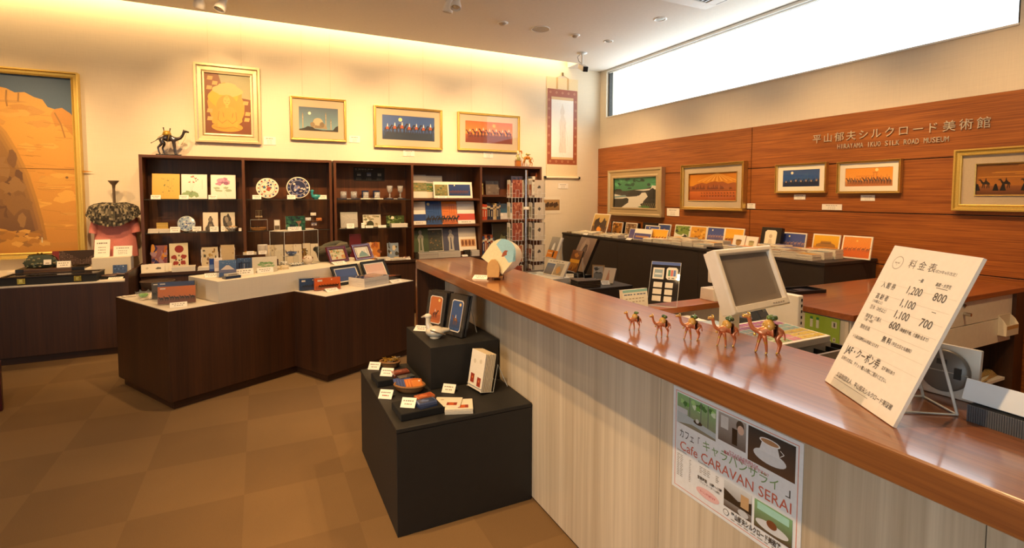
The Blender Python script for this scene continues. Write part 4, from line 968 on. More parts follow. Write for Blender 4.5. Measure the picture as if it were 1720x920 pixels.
T('賛助会員', .10, .42, .0085, .036); T('無 料', .44, .395, .0115, .03, .012); T('（平日土日とも無料）', .57, .397, .0068, .062, .01)
T('＊ 価格は消費税込みの料金となります', .07, .345, .0066, .098, .01)
T('JAF・クーポン券', .07, .235, .019, .128, .008); T('各種割引あり', .60, .245, .0066, .042, .01)
T('お持ちの方は、チケット購入の際にご提示ください。', .07, .185, .0078, .17, .006)
T('公益財団法人　平山郁夫シルクロード美術館', .12, .07, .0098, .205, .006); m.rect(.10, .052, .62, .054, INK)
m.build('board', 'card', t)
m = MB()
for x in (-.05, .05): m.tube([(x, .015, .006), (x, .015 + math.tan(LN) * .22, .22)], .003, 6); m.tube([(x, .015 + math.tan(LN) * .22, .22), (x + .01, .17, .003)], .003, 6)
m.tube([(-.05, .02, .003), (-.04, .17, .003)], .002, 6).tube([(.05, .02, .003), (.06, .17, .003)], .002, 6).tube([(-.04, .17, .003), (.06, .17, .003)], .0025, 6); m.build('easel_frame', 'edge', t)
m = MB(); m.box(-.05, .06, .012, .17, .001, .004); m.M = Tr(0, .012, .004, rx=-LN); m.box(-.05, .05, 0, .003, 0, .235); m.build('easel', 'acrylic', t)
m = MB(); m.M = Tr(-.035, -.002, .002, rx=-LN); m.box(-.062, .062, -.003, -.001, 0, .03); m.build('easel_lip', 'acrylic', t)

# grey leaflet holder with slanted white panel at the right edge
a, b = onz(1623, 706, CZ), onz(1722, 739, CZ); ang = math.atan2(b.y - a.y, b.x - a.x); L_ = (b - a).length + .06
t = thing('leaflet_holder', 'dark grey ribbed holder with slanted white panel at the right edge of the counter', 'holder', (a.x, a.y, CZ), ang)
m = MB()
for k in range(40): m.box(L_ * k / 40, L_ * (k + .8) / 40, 0, .05, 0, .034, '55585c')
m.box(0, L_, .002, .06, 0, .034, '46494d'); m.build('base', 'plastic', t)
m = MB(); m.M = Tr(0, .02, .036, rx=RD(-22)); m.box(-.02, L_, 0, .006, 0, .045, 'dfe3e6'); m.build('slanted_panel', 'plastic', t, .001)
# white panel with round grey mount standing behind it
a, b = onz(1555, 657, CZ), onz(1629, 677, CZ); ang = math.atan2(b.y - a.y, b.x - a.x); L_ = (b - a).length
t = thing('customer_screen', 'white flat panel with a round dark grey mount standing behind the price list', 'display', (a.x, a.y, CZ + .001), ang)
m = MB(); m.M = Tr(0, 0, 0, rx=RD(-6)); m.box(-.03, L_ + .012, 0, .014, 0, .118, 'e2dccf'); m.build('panel', 'plastic', t, .002)
m = MB(); m.M = Tr(L_ * .42, -.001, .060, rx=RD(84)); m.lathe([(.047, -.002), (.047, .008), (.043, .011), (.001, .011)], 32, '6f6a62', caps=False); m.build('mount', 'plastic', t)
m = MB(); m.M = Tr(L_ * .42, -.001, .060, rx=RD(84)); m.box(-.046, .046, -.002, .0, .0112, .0125, 'a8a296').box(.022, .034, -.012, .012, .011, .017, '2c2a27').box(-.012, .006, .014, .026, .011, .014, '3a3733'); m.build('clip', 'plastic', t)

# cafe poster on the counter front
pz1, pz0, py0, py1 = .926, .585, 1.272, .815; pw, ph = py0 - py1, pz1 - pz0
m = MB(); m.box(-pw/2, pw/2, -.0012, -.0002, 0, ph, 'eef0f2'); m.face(-pw/2, -.0012, 0, pw, ph); m.up()
for a, b, c_, e in ((.025, .03, .975, .036), (.025, .964, .975, .97), (.025, .03, .03, .97), (.97, .03, .975, .97), ): m.rect(a, b, c_, e, 'e08a70')
def photo_window(u0, v0, u1, v1):
    m.rect(u0, v0, u1, v1, '8a8272', '8fc084'); m.up(); rd = random.Random(2)
    for k in range(14): m.blob(rd.uniform(u0 + .02, u1 - .02), rd.uniform(v1 - .09, v1 - .03), .02, .025, rd.choice(['6fae52', 'a8d88a', '4a7c44', 'd8eccc']), .4, 8, k)
    for x in (.33, .62, .8): m.rect(u0 + (u1 - u0) * x, v0 + .05, u0 + (u1 - u0) * x + .006, v1, '6a6f6c')
    m.poly([(u0, v0), (u0 + .14, v0 + .04), (u1, v0 + .02), (u1, v0 + .07), (u0, v0 + .12)][::1], 'b8c4c8'); m.up().poly(ell((u0 + u1) / 2 + .02, v0 + .085, .04, .02, 14), '3a3028'); m.up().poly(ell((u0 + u1) / 2 + .015, v0 + .10, .016, .02, 12), 'd8dcd8'); m.rect(u0, v0 + .11, u0 + .10, v0 + .16, 'c8ccd0'); m.lay = 1
photo_window(.04, .66, .39, .95)
m.rect(.41, .70, .625, .95, '6a5f58', 'b0aaa4'); m.up().rect(.52, .72, .56, .86, '241e1c').poly(ell(.58, .90, .03, .05, 12), '4a4038').poly(ell(.585, .87, .025, .04, 12), 'd8b8a4').rect(.43, .82, .49, .93, 'd6d4d0'); m.lay = 1
m.rect(.64, .66, .955, .95, '5c4232', '2a3438'); m.up().poly(ell(.79, .76, .11, .055, 22), 'dfe1e4'); m.up().poly([(.72, .79), (.86, .79), (.84, .88), (.74, .88)], 'e9eaec').poly(ell(.79, .885, .07, .028, 18), 'f2f2f2'); m.up().poly(ell(.79, .885, .06, .02, 18), 'b98a62').line([(.86, .86), (.885, .84), (.86, .81)], .004, 'e9eaec'); m.lay = 1
T = lambda s, u, v, h, w=None, b=0.0, al='l', c='4a4642': m.text(s, u, v, h, c, w, b, al)
T('カフェ「', .07, .535, .024, .085, .004); T('キャラバンサライ', .285, .535, .026, .26, .004, 'l', '7fa068'); T('」', .90, .535, .024, .014, .004)
T('カフェのみの利用もOK', .50, .625, .0085, .10, .01, 'l', 'c0505a'); T('電車の待ち時間にいかがですか？', .46, .60, .0085, .15, .01, 'l', 'c0505a')
T('Cafe CARAVAN SERAI', .075, .41, .031, .395, .004, 'l', 'd8705a')
T('Drink Menu', .05, .385, .006, .04); T('Food Menu', .25, .385, .006, .04)
for k in range(13): m.bars(.05, .11, .35 - k * .017, .006, '9a948c', 2, k); m.bars(.165, .185, .35 - k * .017, .006, '9a948c', 1, k)
for k in range(4): m.bars(.26, .36, .35 - k * .017, .006, '9a948c', 3, k); m.bars(.40, .43, .35 - k * .017, .006, '9a948c', 1, k)
T('営業時間　10時〜17時', .245, .235, .0085, .095, .02); T('（ラストオーダー16時）', .26, .205, .0065, .08)
m.poly(ell(.335, .13, .10, .045, 26), 'eec0be'); m.up(); T('モーニングもあります', .27, .122, .006, .06, .02, 'l', 'c04a4a'); m.lay = 1
m.rect(.47, .14, .68, .37, '57483a', 'd9dde0'); m.up().poly([(.47, .30), (.58, .25), (.68, .30), (.68, .20), (.47, .20)], '2e261f').poly(ell(.62, .17, .04, .03, 14), 'c8ccd0').rect(.60, .22, .66, .33, 'c8a478'); m.lay = 1
m.rect(.70, .14, .95, .37, '5a4434', '86b884'); m.up().poly(ell(.82, .20, .11, .04, 20), 'd8dce0'); m.up().poly(ell(.82, .23, .035, .035, 14), '7c4a2c').rect(.72, .30, .93, .36, 'a8dccc'); m.lay = 1
m.poly(ell(.49, .09, .022, .028, 20), '5a544c'); m.up().poly(ell(.49, .09, .018, .023, 20), 'eef0f2'); m.up().line([(.478, .095), (.49, .08), (.502, .097)], .001, '5a544c')
T('平山郁夫シルクロード美術館', .53, .078, .014, .16, .03); m.bars(.53, .92, .055, .007, '9a948c', 8, 3)
m.rect(.86, .035, .95, .065, '2c4a9a')
o = one(m, 'cafe_poster', 'gloss', 'white cafe poster with coffee photos taped to the pale counter front', 'poster', (1.2305, (py0 + py1) / 2, pz0), WR)

# ------------------------------------------------------------------ bookcase goods
YS = 6.80
G1, G2 = 1.5205, 1.1505; BZ = .7305
def leaner(name, mat, label, cat, u0, u1, vt, vb, Y, z, art, t=.012, lean=.16, side='e8dfcc', group=None, border=0.0, bcol='f1e9d8', rz=0):
    x, z0, w, h = px_box(u0, u1, vt, vb, Y, z); return panel_art(name, mat, label, cat, w, h / math.cos(lean), t, art, (x, Y, z), rz, lean, side, group, border, bcol)
grp = 'flower boards on the top shelf'
leaner('art_board', 'print', 'ochre yellow board with pale leaf drawing on the top shelf', 'board', 255.3, 302.2, 292, 334.8, YS + .03, G1, lambda m: flower(m, 'yellow', 'd8a63a'), .02, .2, 'b8862c', grp)
leaner('art_board', 'print', 'cream board painted with red lily and green leaves', 'board', 304.8, 348.2, 293, 334.8, YS + .03, G1, lambda m: flower(m, 'lily', 'eadfd0'), .02, .2, 'd8cdbb', grp)
leaner('art_board', 'print', 'cream board painted with purple peony', 'board', 354.4, 396.2, 294, 334.8, YS + .03, G1, lambda m: flower(m, 'peony', 'eadfd2'), .02, .2, 'd8cdbb', grp)
pg = 'price cards in the bookcases'
for u0, u1, vt, vb, z, what in ((253, 270, 327.5, 335, G1, 'in front of the ochre yellow board'), (301, 316.7, 327.5, 335, G1, 'in front of the red lily board'), (350, 365, 327.5, 335, G1, 'in front of the purple peony board'), (424, 439, 327.5, 335, G1, 'in front of the cream floral plate'), (482.5, 496.5, 327.5, 335, G1, 'in front of the dark blue plate'), (535, 549, 327.5, 335, G1, 'right of the turquoise duck'),
        (285.5, 302.5, 381, 389.6, G2, 'left of the pale blue plate'), (323, 338, 380.5, 387, G2, 'right of the pale blue plate'), (352.5, 367, 380.5, 388, G2, 'below the left grey statue photo'), (371, 378, 380.5, 388, G2, 'below the right grey statue photo'), (401, 405.5, 383, 388, G2, 'tiny, right of the patterned bowl'),
        (582.6, 595, 375.5, 382, G2, 'before the silver foil pouch'), (607.4, 612.6, 374.5, 382, G2, 'left of the round dark tin'), (614.4, 626.8, 378.8, 382.4, G2, 'low, before the round dark tin'), (635.6, 648.8, 378, 382.4, G2, 'left of the green patterned pouch')):
    pc('white price card ' + what + ' in the bookcase', u0, u1, vt, vb, 6.765, z, pg)
def plate(label, u, v, r_px, Y, z, base, ink, group, seed=0, rim='e9dfc8', sq=1.0):
    c = ony(u, v, Y); R_ = abs(ony(u + r_px, v, Y).x - ony(u - r_px, v, Y).x) / 2
    t = thing('plate', label, 'plate', (c.x, Y - .005, z), 0, 0, group); L_ = .22
    m = MB(); m.M = Tr(0, 0, .008, rx=-L_) @ Tr(0, 0, R_, rx=PI/2)
    m.lathe([(.001, 0), (R_ * .55, 0), (R_ * .95, .016), (R_, .02), (R_, .017), (R_ * .6, -.006), (.001, -.006)], 36, rim, caps=False); m.build('dish', 'glaze', t)
    m = MB(); m.M = Tr(0, 0, .008, rx=-L_); m.face(-R_, -.0185, 0, 2*R_, 2*R_); m.disc(.5, .5, .46, base, 36); m.up(); rd = random.Random(seed)
    m.disc(.5, .5, .34, ink[0], 30).up().disc(.5, .5, .325, base, 30); m.up()
    for k in range(14): a = 2*PI*k/14; m.blob(.5 + .40*math.cos(a), .5 + .40*math.sin(a), .045, .045, ink[k % len(ink)], .4, 7, k)
    for k in range(16): a = rd.uniform(0, 6.28); q = rd.uniform(.02, .27); m.blob(.5 + q*math.cos(a), .5 + q*math.sin(a), .05, .05, ink[k % len(ink)], .5, 8, k + 50)
    m.build('pattern', 'gloss', t)
    m = MB(); m.M = Tr(0, R_ * .06, 0); m.tube([(-.03, -.03, .003), (-.03, .03, .003), (-.03, .05, .06)], .003, 6, '2a1c12').tube([(.03, -.03, .003), (.03, .03, .003), (.03, .05, .06)], .003, 6, '2a1c12').tube([(-.03, .03, .003), (.03, .03, .003)], .003, 6, '2a1c12'); m.build('stand', 'plastic', t)
plate('cream plate with dense red and blue flowers on the top shelf', 449.3, 318, 19.2, YS, G1, 'e2d6bb', ['2c3c6c', '9c4030', '4a6a78', 'b0603c'], 'plates in the bookcase', 1)
plate('dark navy plate with white flowers on the top shelf', 501, 314.6, 19.8, YS + .02, G1, '1d2348', ['c8c0b8', '8a8ca8', 'b09a90', '5a6494'], 'plates in the bookcase', 2)
plate('pale blue and white plate on the middle shelf', 313.3, 375.6, 15.3, YS, G2, '9aacb8', ['34487c', 'dcd8cc', '4a5c8c'], 'plates in the bookcase', 3, 'b8c0bc')
# turquoise duck
p = ony(531, 334, 6.78); t = thing('duck_figurine', 'small turquoise glazed duck on the top shelf beside a price card', 'figurine', (p.x, 6.79, G1), RD(180))
m = MB(); m.ball((0, 0, .032), (.055, .03, .03), '2a8c8c').ball((-.045, 0, .045), (.022, .012, .012), '2f9696', 10, 6).tube([(.035, 0, .04), (.048, 0, .07), (.042, 0, .095)], [.02, .014, .015], 10, '2a8c8c').ball((.042, 0, .102), (.02, .017, .017), '2f9696', 12, 8).tube([(.058, 0, .10), (.078, 0, .096)], [.009, .005], 8, '1f6c6c').lathe([(.03, 0), (.03, .008)], 14, '23787a'); m.build('body', 'glaze', t)
m = MB(); m.ball((-.005, -.028, .036), (.032, .008, .018), '1f6c74', 10, 6).ball((.047, -.016, .106), .003, '101418', 6, 4); m.build('wing', 'glaze', t)
# middle shelf, left bay
for k, (u0, u1) in enumerate(((248.2, 266.3), (267, 285.2))):
    x, z0, w, h = px_box(u0, u1, 384, 391.5, 6.79, G2); stack('box_stack', ('left' if k == 0 else 'right') + ' pile of thin white boxes at the left end of the middle shelf', 'boxes', w, .08, 3, h / 3, (x, 6.83, G2), 0, plain('f0e6d4'), group='white boxes on the middle shelf', side='efe5d3')
x, z0, w, h = px_box(262.5, 282, 371, 384, 6.83, G2 + .034); m = MB(); m.box(-w/2, w/2, 0, .04, 0, .075, 'c8a24c').box(-w/2, w/2, -.001, .0, .045, .05, 'e0c070'); one(m, 'gold_box', 'satin', 'gold foil box on the white box pile of the middle shelf', 'box', (x, 6.845, G2 + .0345))
for u0, u1, k in ((317, 330, 0), (331, 348, 1)):
    x, z0, w, h = px_box(u0, u1, 386, 390, 6.79, G2); m = MB(); m.box(-w/2, w/2, 0, .06, 0, .012, '6a6258').box(-w/2 + .008, w/2 - .008, .008, .052, .0122, .014, 'a89f90'); one(m, 'ornament_tray', 'satin', ('left' if k == 0 else 'right') + ' small flat grey tray below the pale blue plate', 'tray', (x, 6.765, G2))
def statue_photo(m):
    m.rect(0, 0, 1, 1, 'dfd2bd'); m.up().poly([(.15, 0), (.85, 0), (.82, .2), (.7, .34), (.64, .52), (.36, .52), (.30, .34), (.16, .2)], '4a4238').poly(ell(.5, .62, .15, .13, 18), '5c5246').poly(ell(.5, .76, .07, .05, 12), '4a4238'); m.up().poly([(.36, .1), (.62, .1), (.58, .4), (.42, .4)], '7a6c58').poly(ell(.48, .62, .09, .09, 14), '7d705e')
def pair_photo(m):
    m.rect(0, 0, 1, 1, 'd8ccb8'); m.up().blob(.48, .5, .3, .4, '3a342e', .3, 14, 3); m.up().blob(.42, .62, .14, .16, '8c8070', .3, 10, 4).blob(.62, .36, .16, .16, '6c6254', .3, 10, 5)
leaner('photo_card', 'print', 'cream photo card of a grey seated statue on the middle shelf', 'photo', 341, 366.5, 357, 386, YS + .02, G2, statue_photo, .008, .15, group='statue photos')
leaner('photo_card', 'print', 'cream photo card of a dark embracing pair on the middle shelf', 'photo', 371, 395, 357, 386, YS + .075, G2, pair_photo, .008, .15, group='statue photos')
p = ony(389, 388, 6.78); m = MB(); m.lathe([(.025, 0), (.028, .008), (.05, .025), (.062, .05), (.060, .05), (.046, .028), (.02, .012), (.001, .012)], 24, 'cfc8b8', caps=False); rd = random.Random(4)
for k in range(26): a = rd.uniform(PI, 2*PI); z = rd.uniform(.022, .046); r = .048 + (z - .025) * .5; m.ball((r*math.cos(a), r*math.sin(a), z), .005, rd.choice(['5a5048', '7c5a44', '44506c']), 6, 4)
m.ball((.03, -.01, .05), (.022, .016, .012), 'c8a06c', 8, 6).ball((-.01, .01, .05), (.024, .02, .012), 'b88a5c', 8, 6).ball((.01, -.02, .052), (.014, .012, .01), 'd8b88c', 8, 6)
one(m, 'trinket_bowl', 'glaze', 'speckled white bowl of trinkets at the right end of the middle shelf', 'bowl', (p.x, 6.79, G2))
# middle shelf, second bay
def riser(label, loc, w, d, h, rz=0, name='acrylic_riser'):
    t = thing(name, label, 'riser', loc, rz); m = MB(); th = .003
    m.box(-w/2, w/2, 0, d, h - th, h).box(-w/2, -w/2 + th, 0, d, 0, h - th).box(w/2 - th, w/2, 0, d, 0, h - th); m.build('sheet', 'acrylic', t)
    m = MB(); e = .0012
    for a, b in (((-w/2, 0, h), (w/2, 0, h)), ((-w/2, 0, 0), (-w/2, 0, h)), ((w/2, 0, 0), (w/2, 0, h)), ((-w/2, d, h), (w/2, d, h)), ((-w/2, 0, h), (-w/2, d, h)), ((w/2, 0, h), (w/2, d, h))): m.tube([a, b], e, 5)
    m.build('edge', 'edge', t); return t
x0, _, w, h = px_box(421, 449.5, 369, 387, 6.84, G2); riser('clear acrylic riser with earring stand on the middle shelf', (x0, 6.84, G2), w, .10, h)
m = MB(); m.tube([(-.035, 0, .11), (.035, 0, .11)], .002, 5, 'a8906a').tube([(0, 0, .11), (0, 0, .002)], .002, 5, 'a8906a').lathe([(.02, 0), (.02, .004)], 14, 'a8906a')
for x in (-.03, -.01, .012, .03): m.tube([(x, -.001, .11), (x, -.001, .04)], .0012, 4, 'd0b88c').ball((x, -.001, .034), (.008, .005, .012), 'c8b08a', 8, 6)
one(m, 'earring_stand', 'satin', 'thin stand with four hanging earrings on the clear riser', 'jewellery', (x0, 6.88, G2 + h + .0005))
def basket(label, loc, w, d, h, c1, rz=0, fill=None, name='basket', cat='basket'):
    t = thing(name, label, cat, loc, rz); m = MB()
    m.M = Matrix.Diagonal((w / 2, d / 2, h, 1)); m.lathe([(.72, 0), (.80, .1), (.88, .3), (.93, .5), (.97, .75), (1.0, 1), (.97, 1.02), (.93, .98), (.86, .6), (.76, .2), (.001, .12)], 30, c1, caps=False)
    m.M = Matrix(); 
    m.tube([(w/2*math.cos(a)*.985, d/2*math.sin(a)*.985, h) for a in [2*PI*k/24 for k in range(25)]], .006, 6, c1); m.build('body', 'basket', t)
    if fill: fill(t)
    return t
def dark_bits(t):
    m = MB(); rd = random.Random(8)
    for k in range(12): m.ball((rd.uniform(-.06, .06), rd.uniform(-.02, .02), .035 + rd.uniform(0, .008)), (.014, .01, .009), rd.choice(['2a2018', '3c2c20', '1c1612']), 7, 5)
    m.build('trinkets', 'satin', t)
p = ony(434, 387, 6.80); basket('shallow tan basket of dark trinkets under the clear riser', (p.x, 6.81, G2), .17, .06, .032, '9a6a34', 0, dark_bits)
x, z0, w, h = px_box(460.5, 470.5, 369, 386, 6.85, G2); m = MB(); m.box(-w/2, w/2, 0, .04, 0, h, 'b8ac98').face(-w/2, 0, 0, w, h).up().rect(.1, .45, .9, .95, 'e8e4da').rect(.1, .05, .9, .4, '6a5c4c'); one(m, 'small_tin', 'gloss', 'small silver and white tin left of the green box, on the middle shelf', 'tin', (x, 6.85, G2))
# card holder with four little boxes
t = thing('card_tree', 'thin wire stand holding four tiny picture boxes on the middle shelf', 'stand', (ony(526, 387, 6.85).x, 6.86, G2))
m = MB(); m.lathe([(.04, 0), (.04, .004)], 16, '4a443c').tube([(0, 0, .004), (0, 0, .19)], .002, 5, '6a6258')
for x, z in ((-.06, .12), (.0, .19), (.06, .115), (.0, .07)): m.tube([(0, .004, z - .015), (x, .004, z - .015)], .0018, 5, '6a6258')
m.build('wire_stand', 'plastic', t)
for x, z, c1, c2 in ((-.055, .125, 'e4e2dc', 'b8c4cc'), (.005, .185, 'ece4d4', 'd8ccb4'), (.07, .12, 'c8824a', 'a85c2c'), (.012, .06, '6a6a80', 'c8b8a8')):
    m = MB(); m.box(x - .032, x + .032, -.012, .0, z - .018, z + .018, c1); m.face(x - .03, -.012, z - .016, .06, .032); m.up().rect(0, 0, 1, .6, c2).up().poly([(.2, .1), (.8, .1), (.5, .7)], c1); m.build('picture_box', 'gloss', t)

# base top, left bay
leaner('patterned_cushion', 'cloth', 'square cushion cover of orange, violet and navy patches on the bookcase base', 'cushion', 254.5, 281, 416, 443, 6.75, BZ, speck('8a5a5c', ['3a2f58', 'b0622c', 'c8883a', '7c3a44', 'a07c84'], 26, .14, 2), .03, .15, '4a3440')
x, z0, w, h = px_box(240.5, 279, 441.5, 459, 6.60, BZ)
for k in range(3):
    m = MB(); m.box(-.105, .105, 0, .004, 0, .095, 'eadfc8'); m.face(-.105, 0, 0, .21, .095); m.up().disc(.25, .55, .06, 'cfc2a6', 16).blob(.74, .5, .12, .14, '5c574e', .3, 9, 3) if k < 2 else None
    one(m, 'stationery_set', 'card', 'cream ' + ('front', 'middle', 'rear')[k] + ' envelope of the leaning trio at the left end of the bookcase base', 'envelope', (-1.03 + .03 * k, 6.638 + .022 * k, BZ), RD(6), .35, 'cream envelopes')
def pomegranate(m):
    m.rect(0, 0, 1, 1, 'd8cba8'); m.up().disc(.52, .76, .24, '8e2f2a', 22)
    for x, y in ((.24, .44), (.76, .44), (.30, .2), (.72, .2)): m.blob(x, y, .15, .09, '93362e', .25, 12, int(x * 77))
    m.up()
    for x, y in ((.5, .5), (.5, .3), (.5, .12), (.35, .33), (.65, .33)): m.blob(x, y, .05, .04, '4a3c30', .5, 8, int(y * 99))
leaner('embroidered_panel', 'cloth', 'cream cloth panel with large red pomegranates on the bookcase base', 'textile', 285.5, 317, 409.5, 447, 6.79, BZ + .02, pomegranate, .02, .2, 'c8bc9c', rz=RD(8))
x, z0, w, h = px_box(288.5, 328, 445, 458, 6.66, BZ); stack('book_stack', 'pile of white booklets below the pomegranate panel', 'books', w, .15, 5, .0105, (x, 6.70, BZ), RD(3), plain('eee3cd'), group='white booklets on the bookcase base')
x, z0, w, h = px_box(331, 354, 444, 453.5, 6.66, BZ); stack('book_stack', 'lower pile of white booklets before the shiny flower pack', 'books', w, .15, 4, .009, (x + .01, 6.70, BZ), 0, plain('eee3cd'), group='white booklets on the bookcase base')
def wrapped(label, u0, u1, vt, vb, Y, z, art, seed):
    x, z0, w, h = px_box(u0, u1, vt, vb, Y, z); t = thing('wrapped_pack', label, 'pack', (x, Y, z), 0, .15, 'cellophane packs on the bookcase base')
    m = MB(); m.box(-w/2 + .006, w/2 - .006, .004, .02, .004, h - .004, 'd2c2a0'); m.face(-w/2 + .006, .004, .004, w - .012, h - .008); m.up(); art(m); m.build('contents', 'print', t)
    m = MB(); m.box(-w/2, w/2, 0, .024, 0, h); m.build('film', 'film', t)
    m = MB(); rd = random.Random(seed)
    for k in range(14): s = rd.choice((-1, 1)); m.tube([(s * w/2, 0, rd.uniform(.01, h)), (s * (w/2 - rd.uniform(.004, .02)), -.001, rd.uniform(.01, h))], .0016, 4, 'f6f2ea')
    m.build('crimp', 'glaze', t)
wrapped('cellophane pack of yellow flowers on the bookcase base', 338, 367, 415, 447, 6.775, BZ, speck('cdbb96', ['a8822c', '7a5a30', '4a4434', 'c89a3c'], 12, .08, 6), 3)
wrapped('plain tan cellophane pack on the bookcase base', 370, 395, 411, 440, 6.82, BZ, speck('c4ab80', ['a88a5c', '8a6f48'], 6, .06, 7), 5)
# small dark wooden rack with frame and tile
t = thing('display_rack', 'small dark wooden rack at the divider, holding a white box', 'rack', (ony(412, 440, 6.70).x + .02, 6.682, BZ))
MB().box(-.115, .115, -.034, .034, .135, .147).build('rack_top', 'dark_wood_x', t, .001)
for x in (-.11, .105): MB().box(x - .005, x + .005, -.05, .05, 0, .135).build('rack_side', 'dark_wood', t)
x, z0, w, h = px_box(386, 409, 415, 425, 6.70, BZ + .148); m = MB(); m.box(-w/2, w/2, 0, .05, 0, .03, 'd2c6b0').box(-w/2 + .02, w/2 - .02, .0, .05, .03, .036, 'e0b03c'); one(m, 'white_box', 'card', 'flat white box at the left end of the small dark rack', 'box', (-.10, 6.662, BZ + .148))
price_card('white price card before the flat white box on the small dark rack', .075, .042, (-.095, 6.650, BZ + .1485), 0, .2, pg, 3)
x, z0, w, h = px_box(417.5, 435, 399.5, 418, 6.72, BZ + .148); m = MB(); m.lathe([(.05, 0), (.054, .01), (.054, .105), (.05, .115), (.001, .115)], 20, 'd8d0c4', sy=.5)
for k in range(12): m.box(-.05 + k * .0085, -.0475 + k * .0085, -.028, -.0255, .01, .105, 'b8aea0')
one(m, 'ribbed_jar', 'glaze', 'ribbed white jar standing on the small dark rack', 'jar', (.035, 6.69, BZ + .148))
price_card('white price card before the ribbed white jar on the small dark rack', .085, .042, (.035, 6.655, BZ + .1485), 0, .2, pg, 5)
picture('framed_photo', 'dark green frame leaning below the small dark rack', (-.03, 6.630, BZ + .0), 0, .20, .10, two('4a4a40', '3a3a32'), .012, .012, (.0, 0), 'charcoal', glaze=False, lean=.1, cat='frame')
m = MB(); m.box(-.04, .04, 0, .008, 0, .085, '2c2420'); m.face(-.04, 0, 0, .08, .085); m.up(); speck('4a2c24', ['b0a08a', '8a3a2c', '2a2a3a'], 16, .1, 9)(m); one(m, 'tile', 'gloss', 'small dark patterned tile right of the dark green frame', 'tile', (.16, 6.65, BZ), 0, .12)
# base top, second bay: pale book pairs
for k, (u0, u1, vt, vb) in enumerate(((446, 461, 412, 432), (461.5, 476.5, 411.5, 432), (479, 493, 411, 430), (493.5, 507.5, 410.5, 430), (509.5, 522, 409, 428), (522.5, 536, 409.5, 428))):
    leaner('pale_book', 'print', ['leftmost', 'second', 'third', 'fourth', 'fifth', 'rightmost'][k] + ' of the six pale booklets behind the acrylic case', 'book', u0, u1, vt, 441, 6.80, BZ, speck('dccdb2' if k % 2 else 'd6c4a4', ['b8a282', 'c8b494', '8c7a64'], 3, .08, k), .012, .15, 'e8dcc6', 'pale booklets')
# bay three
_ony = ony
def ony(u, v, y): return _ony(550 + (u - 550) * .8823, 270 + (v - 270) * .8823, y)
m = MB(); a, b = ony(600, 308, 7.01), ony(658.5, 283.5, 7.01); w, h = b.x - a.x, b.z - a.z
m.box(-w/2, w/2, -.004, -.0005, 0, h, '16130f'); m.face(-w/2, -.004, 0, w, h); m.up(); m.bars(.05, .65, .84, .05, '8a8272', 6, 1).bars(.05, .5, .74, .03, '5c564a', 6, 2)
for k, x in enumerate((.10, .42, .76)):
    m.rect(x, .35, x + .14, .62, '3a3630' if k != 1 else '4a5468').up()
    for q in range(3): m.rect(x + .02 + q * .04, .38, x + .045 + q * .04, .50 + .06 * (k == 2), '9a9488')
    m.bars(x - .02, x + .16, .2, .03, '7a7264', 4, k).bars(x - .02, x + .16, .1, .03, '7a7264', 3, k)
one(m, 'glassware_poster', 'print', 'dark poster of glassware on the back of the third bookcase bay', 'poster', ((a.x + b.x)/2, 7.018, a.z))
def glass(name, label, prof, u, v_base, z, mat='crystal', group=None, col=W):
    p = ony(u, v_base, 6.85); m = MB(); m.lathe(prof, 20, col, caps=False); return one(m, name, mat, label, 'glass', (p.x, 6.86, z), 0, 0, group)
TUM = [(.001, .004), (.033, .004), (.033, 0), (.037, .0), (.041, .085), (.038, .085), (.034, .012), (.001, .012)]
glass('tumbler', 'left clear tumbler of the pair on the third bay top shelf', TUM, 581, 340, G1 + .013, group='clear tumblers'); glass('tumbler', 'right clear tumbler of the pair on the third bay top shelf', TUM, 600.5, 340, G1 + .013, group='clear tumblers')
for k, u in enumerate((623.5, 645)):
    x = ony(u, 338, 6.85).x; t = thing('boxed_tumbler', ('left' if k == 0 else 'right') + ' tumbler standing before a navy box on the top shelf', 'glass', (x, 6.86, G1 + .013), 0, 0, 'tumblers with navy boxes')
    m = MB(); m.box(-.042, .042, .045, .10, 0, .10, '1c2644'); m.face(-.042, .045, 0, .084, .1); m.up().rect(.3, .2, .7, .8, '33466e'); m.build('box', 'gloss', t)
    m = MB(); m.lathe([(.001, .004), (.032, .004), (.032, 0), (.034, 0), (.038, .08), (.036, .08), (.032, .012), (.001, .012)], 18, W, caps=False); m.build('tumbler', 'crystal', t)
GOB = [(.036, 0), (.036, .004), (.01, .012), (.008, .03), (.016, .042), (.008, .055), (.012, .07), (.034, .09), (.038, .14), (.04, .165), (.037, .165), (.033, .095), (.001, .082)]
glass('goblet', 'left tall crystal goblet on the third bay top shelf', GOB, 669, 340, G1 + .013, group='crystal goblets'); glass('goblet', 'right tall crystal goblet on the third bay top shelf', GOB, 689, 340, G1 + .013, group='crystal goblets')
for u0, u1, c, l in ((569, 612.5, '23263a', 'navy blue display mat under the clear tumblers'), (614, 656.5, 'efe4d0', 'cream display mat under the tumblers with navy boxes'), (659.5, 699, '23263a', 'navy blue display mat under the crystal goblets')):
    a, b = ony(u0, 342, 6.78), ony(u1, 342, 6.78); m = MB(); m.box(a.x, b.x, 0, .17, 0, .012, c).box(a.x + (b.x - a.x) * .42, a.x + (b.x - a.x) * .6, -.0006, 0, .003, .009, 'd8d0c0' if c[0] == '2' else '4a4640')
    one(m, 'display_mat', 'print', l, 'mat', (0, 6.79, G1))
def foil(m):
    m.rect(0, 0, 1, 1, 'b8b2a6'); m.up(); rd = random.Random(3)
    for k in range(9): a, b = rd.random(), rd.random(); m.line([(a, b), (min(1, a + rd.uniform(.1, .4)), max(0, min(1, b + rd.uniform(-.3, .3))))], .008, rd.choice(['f2ede2', '7c766c', 'e0dacd']))
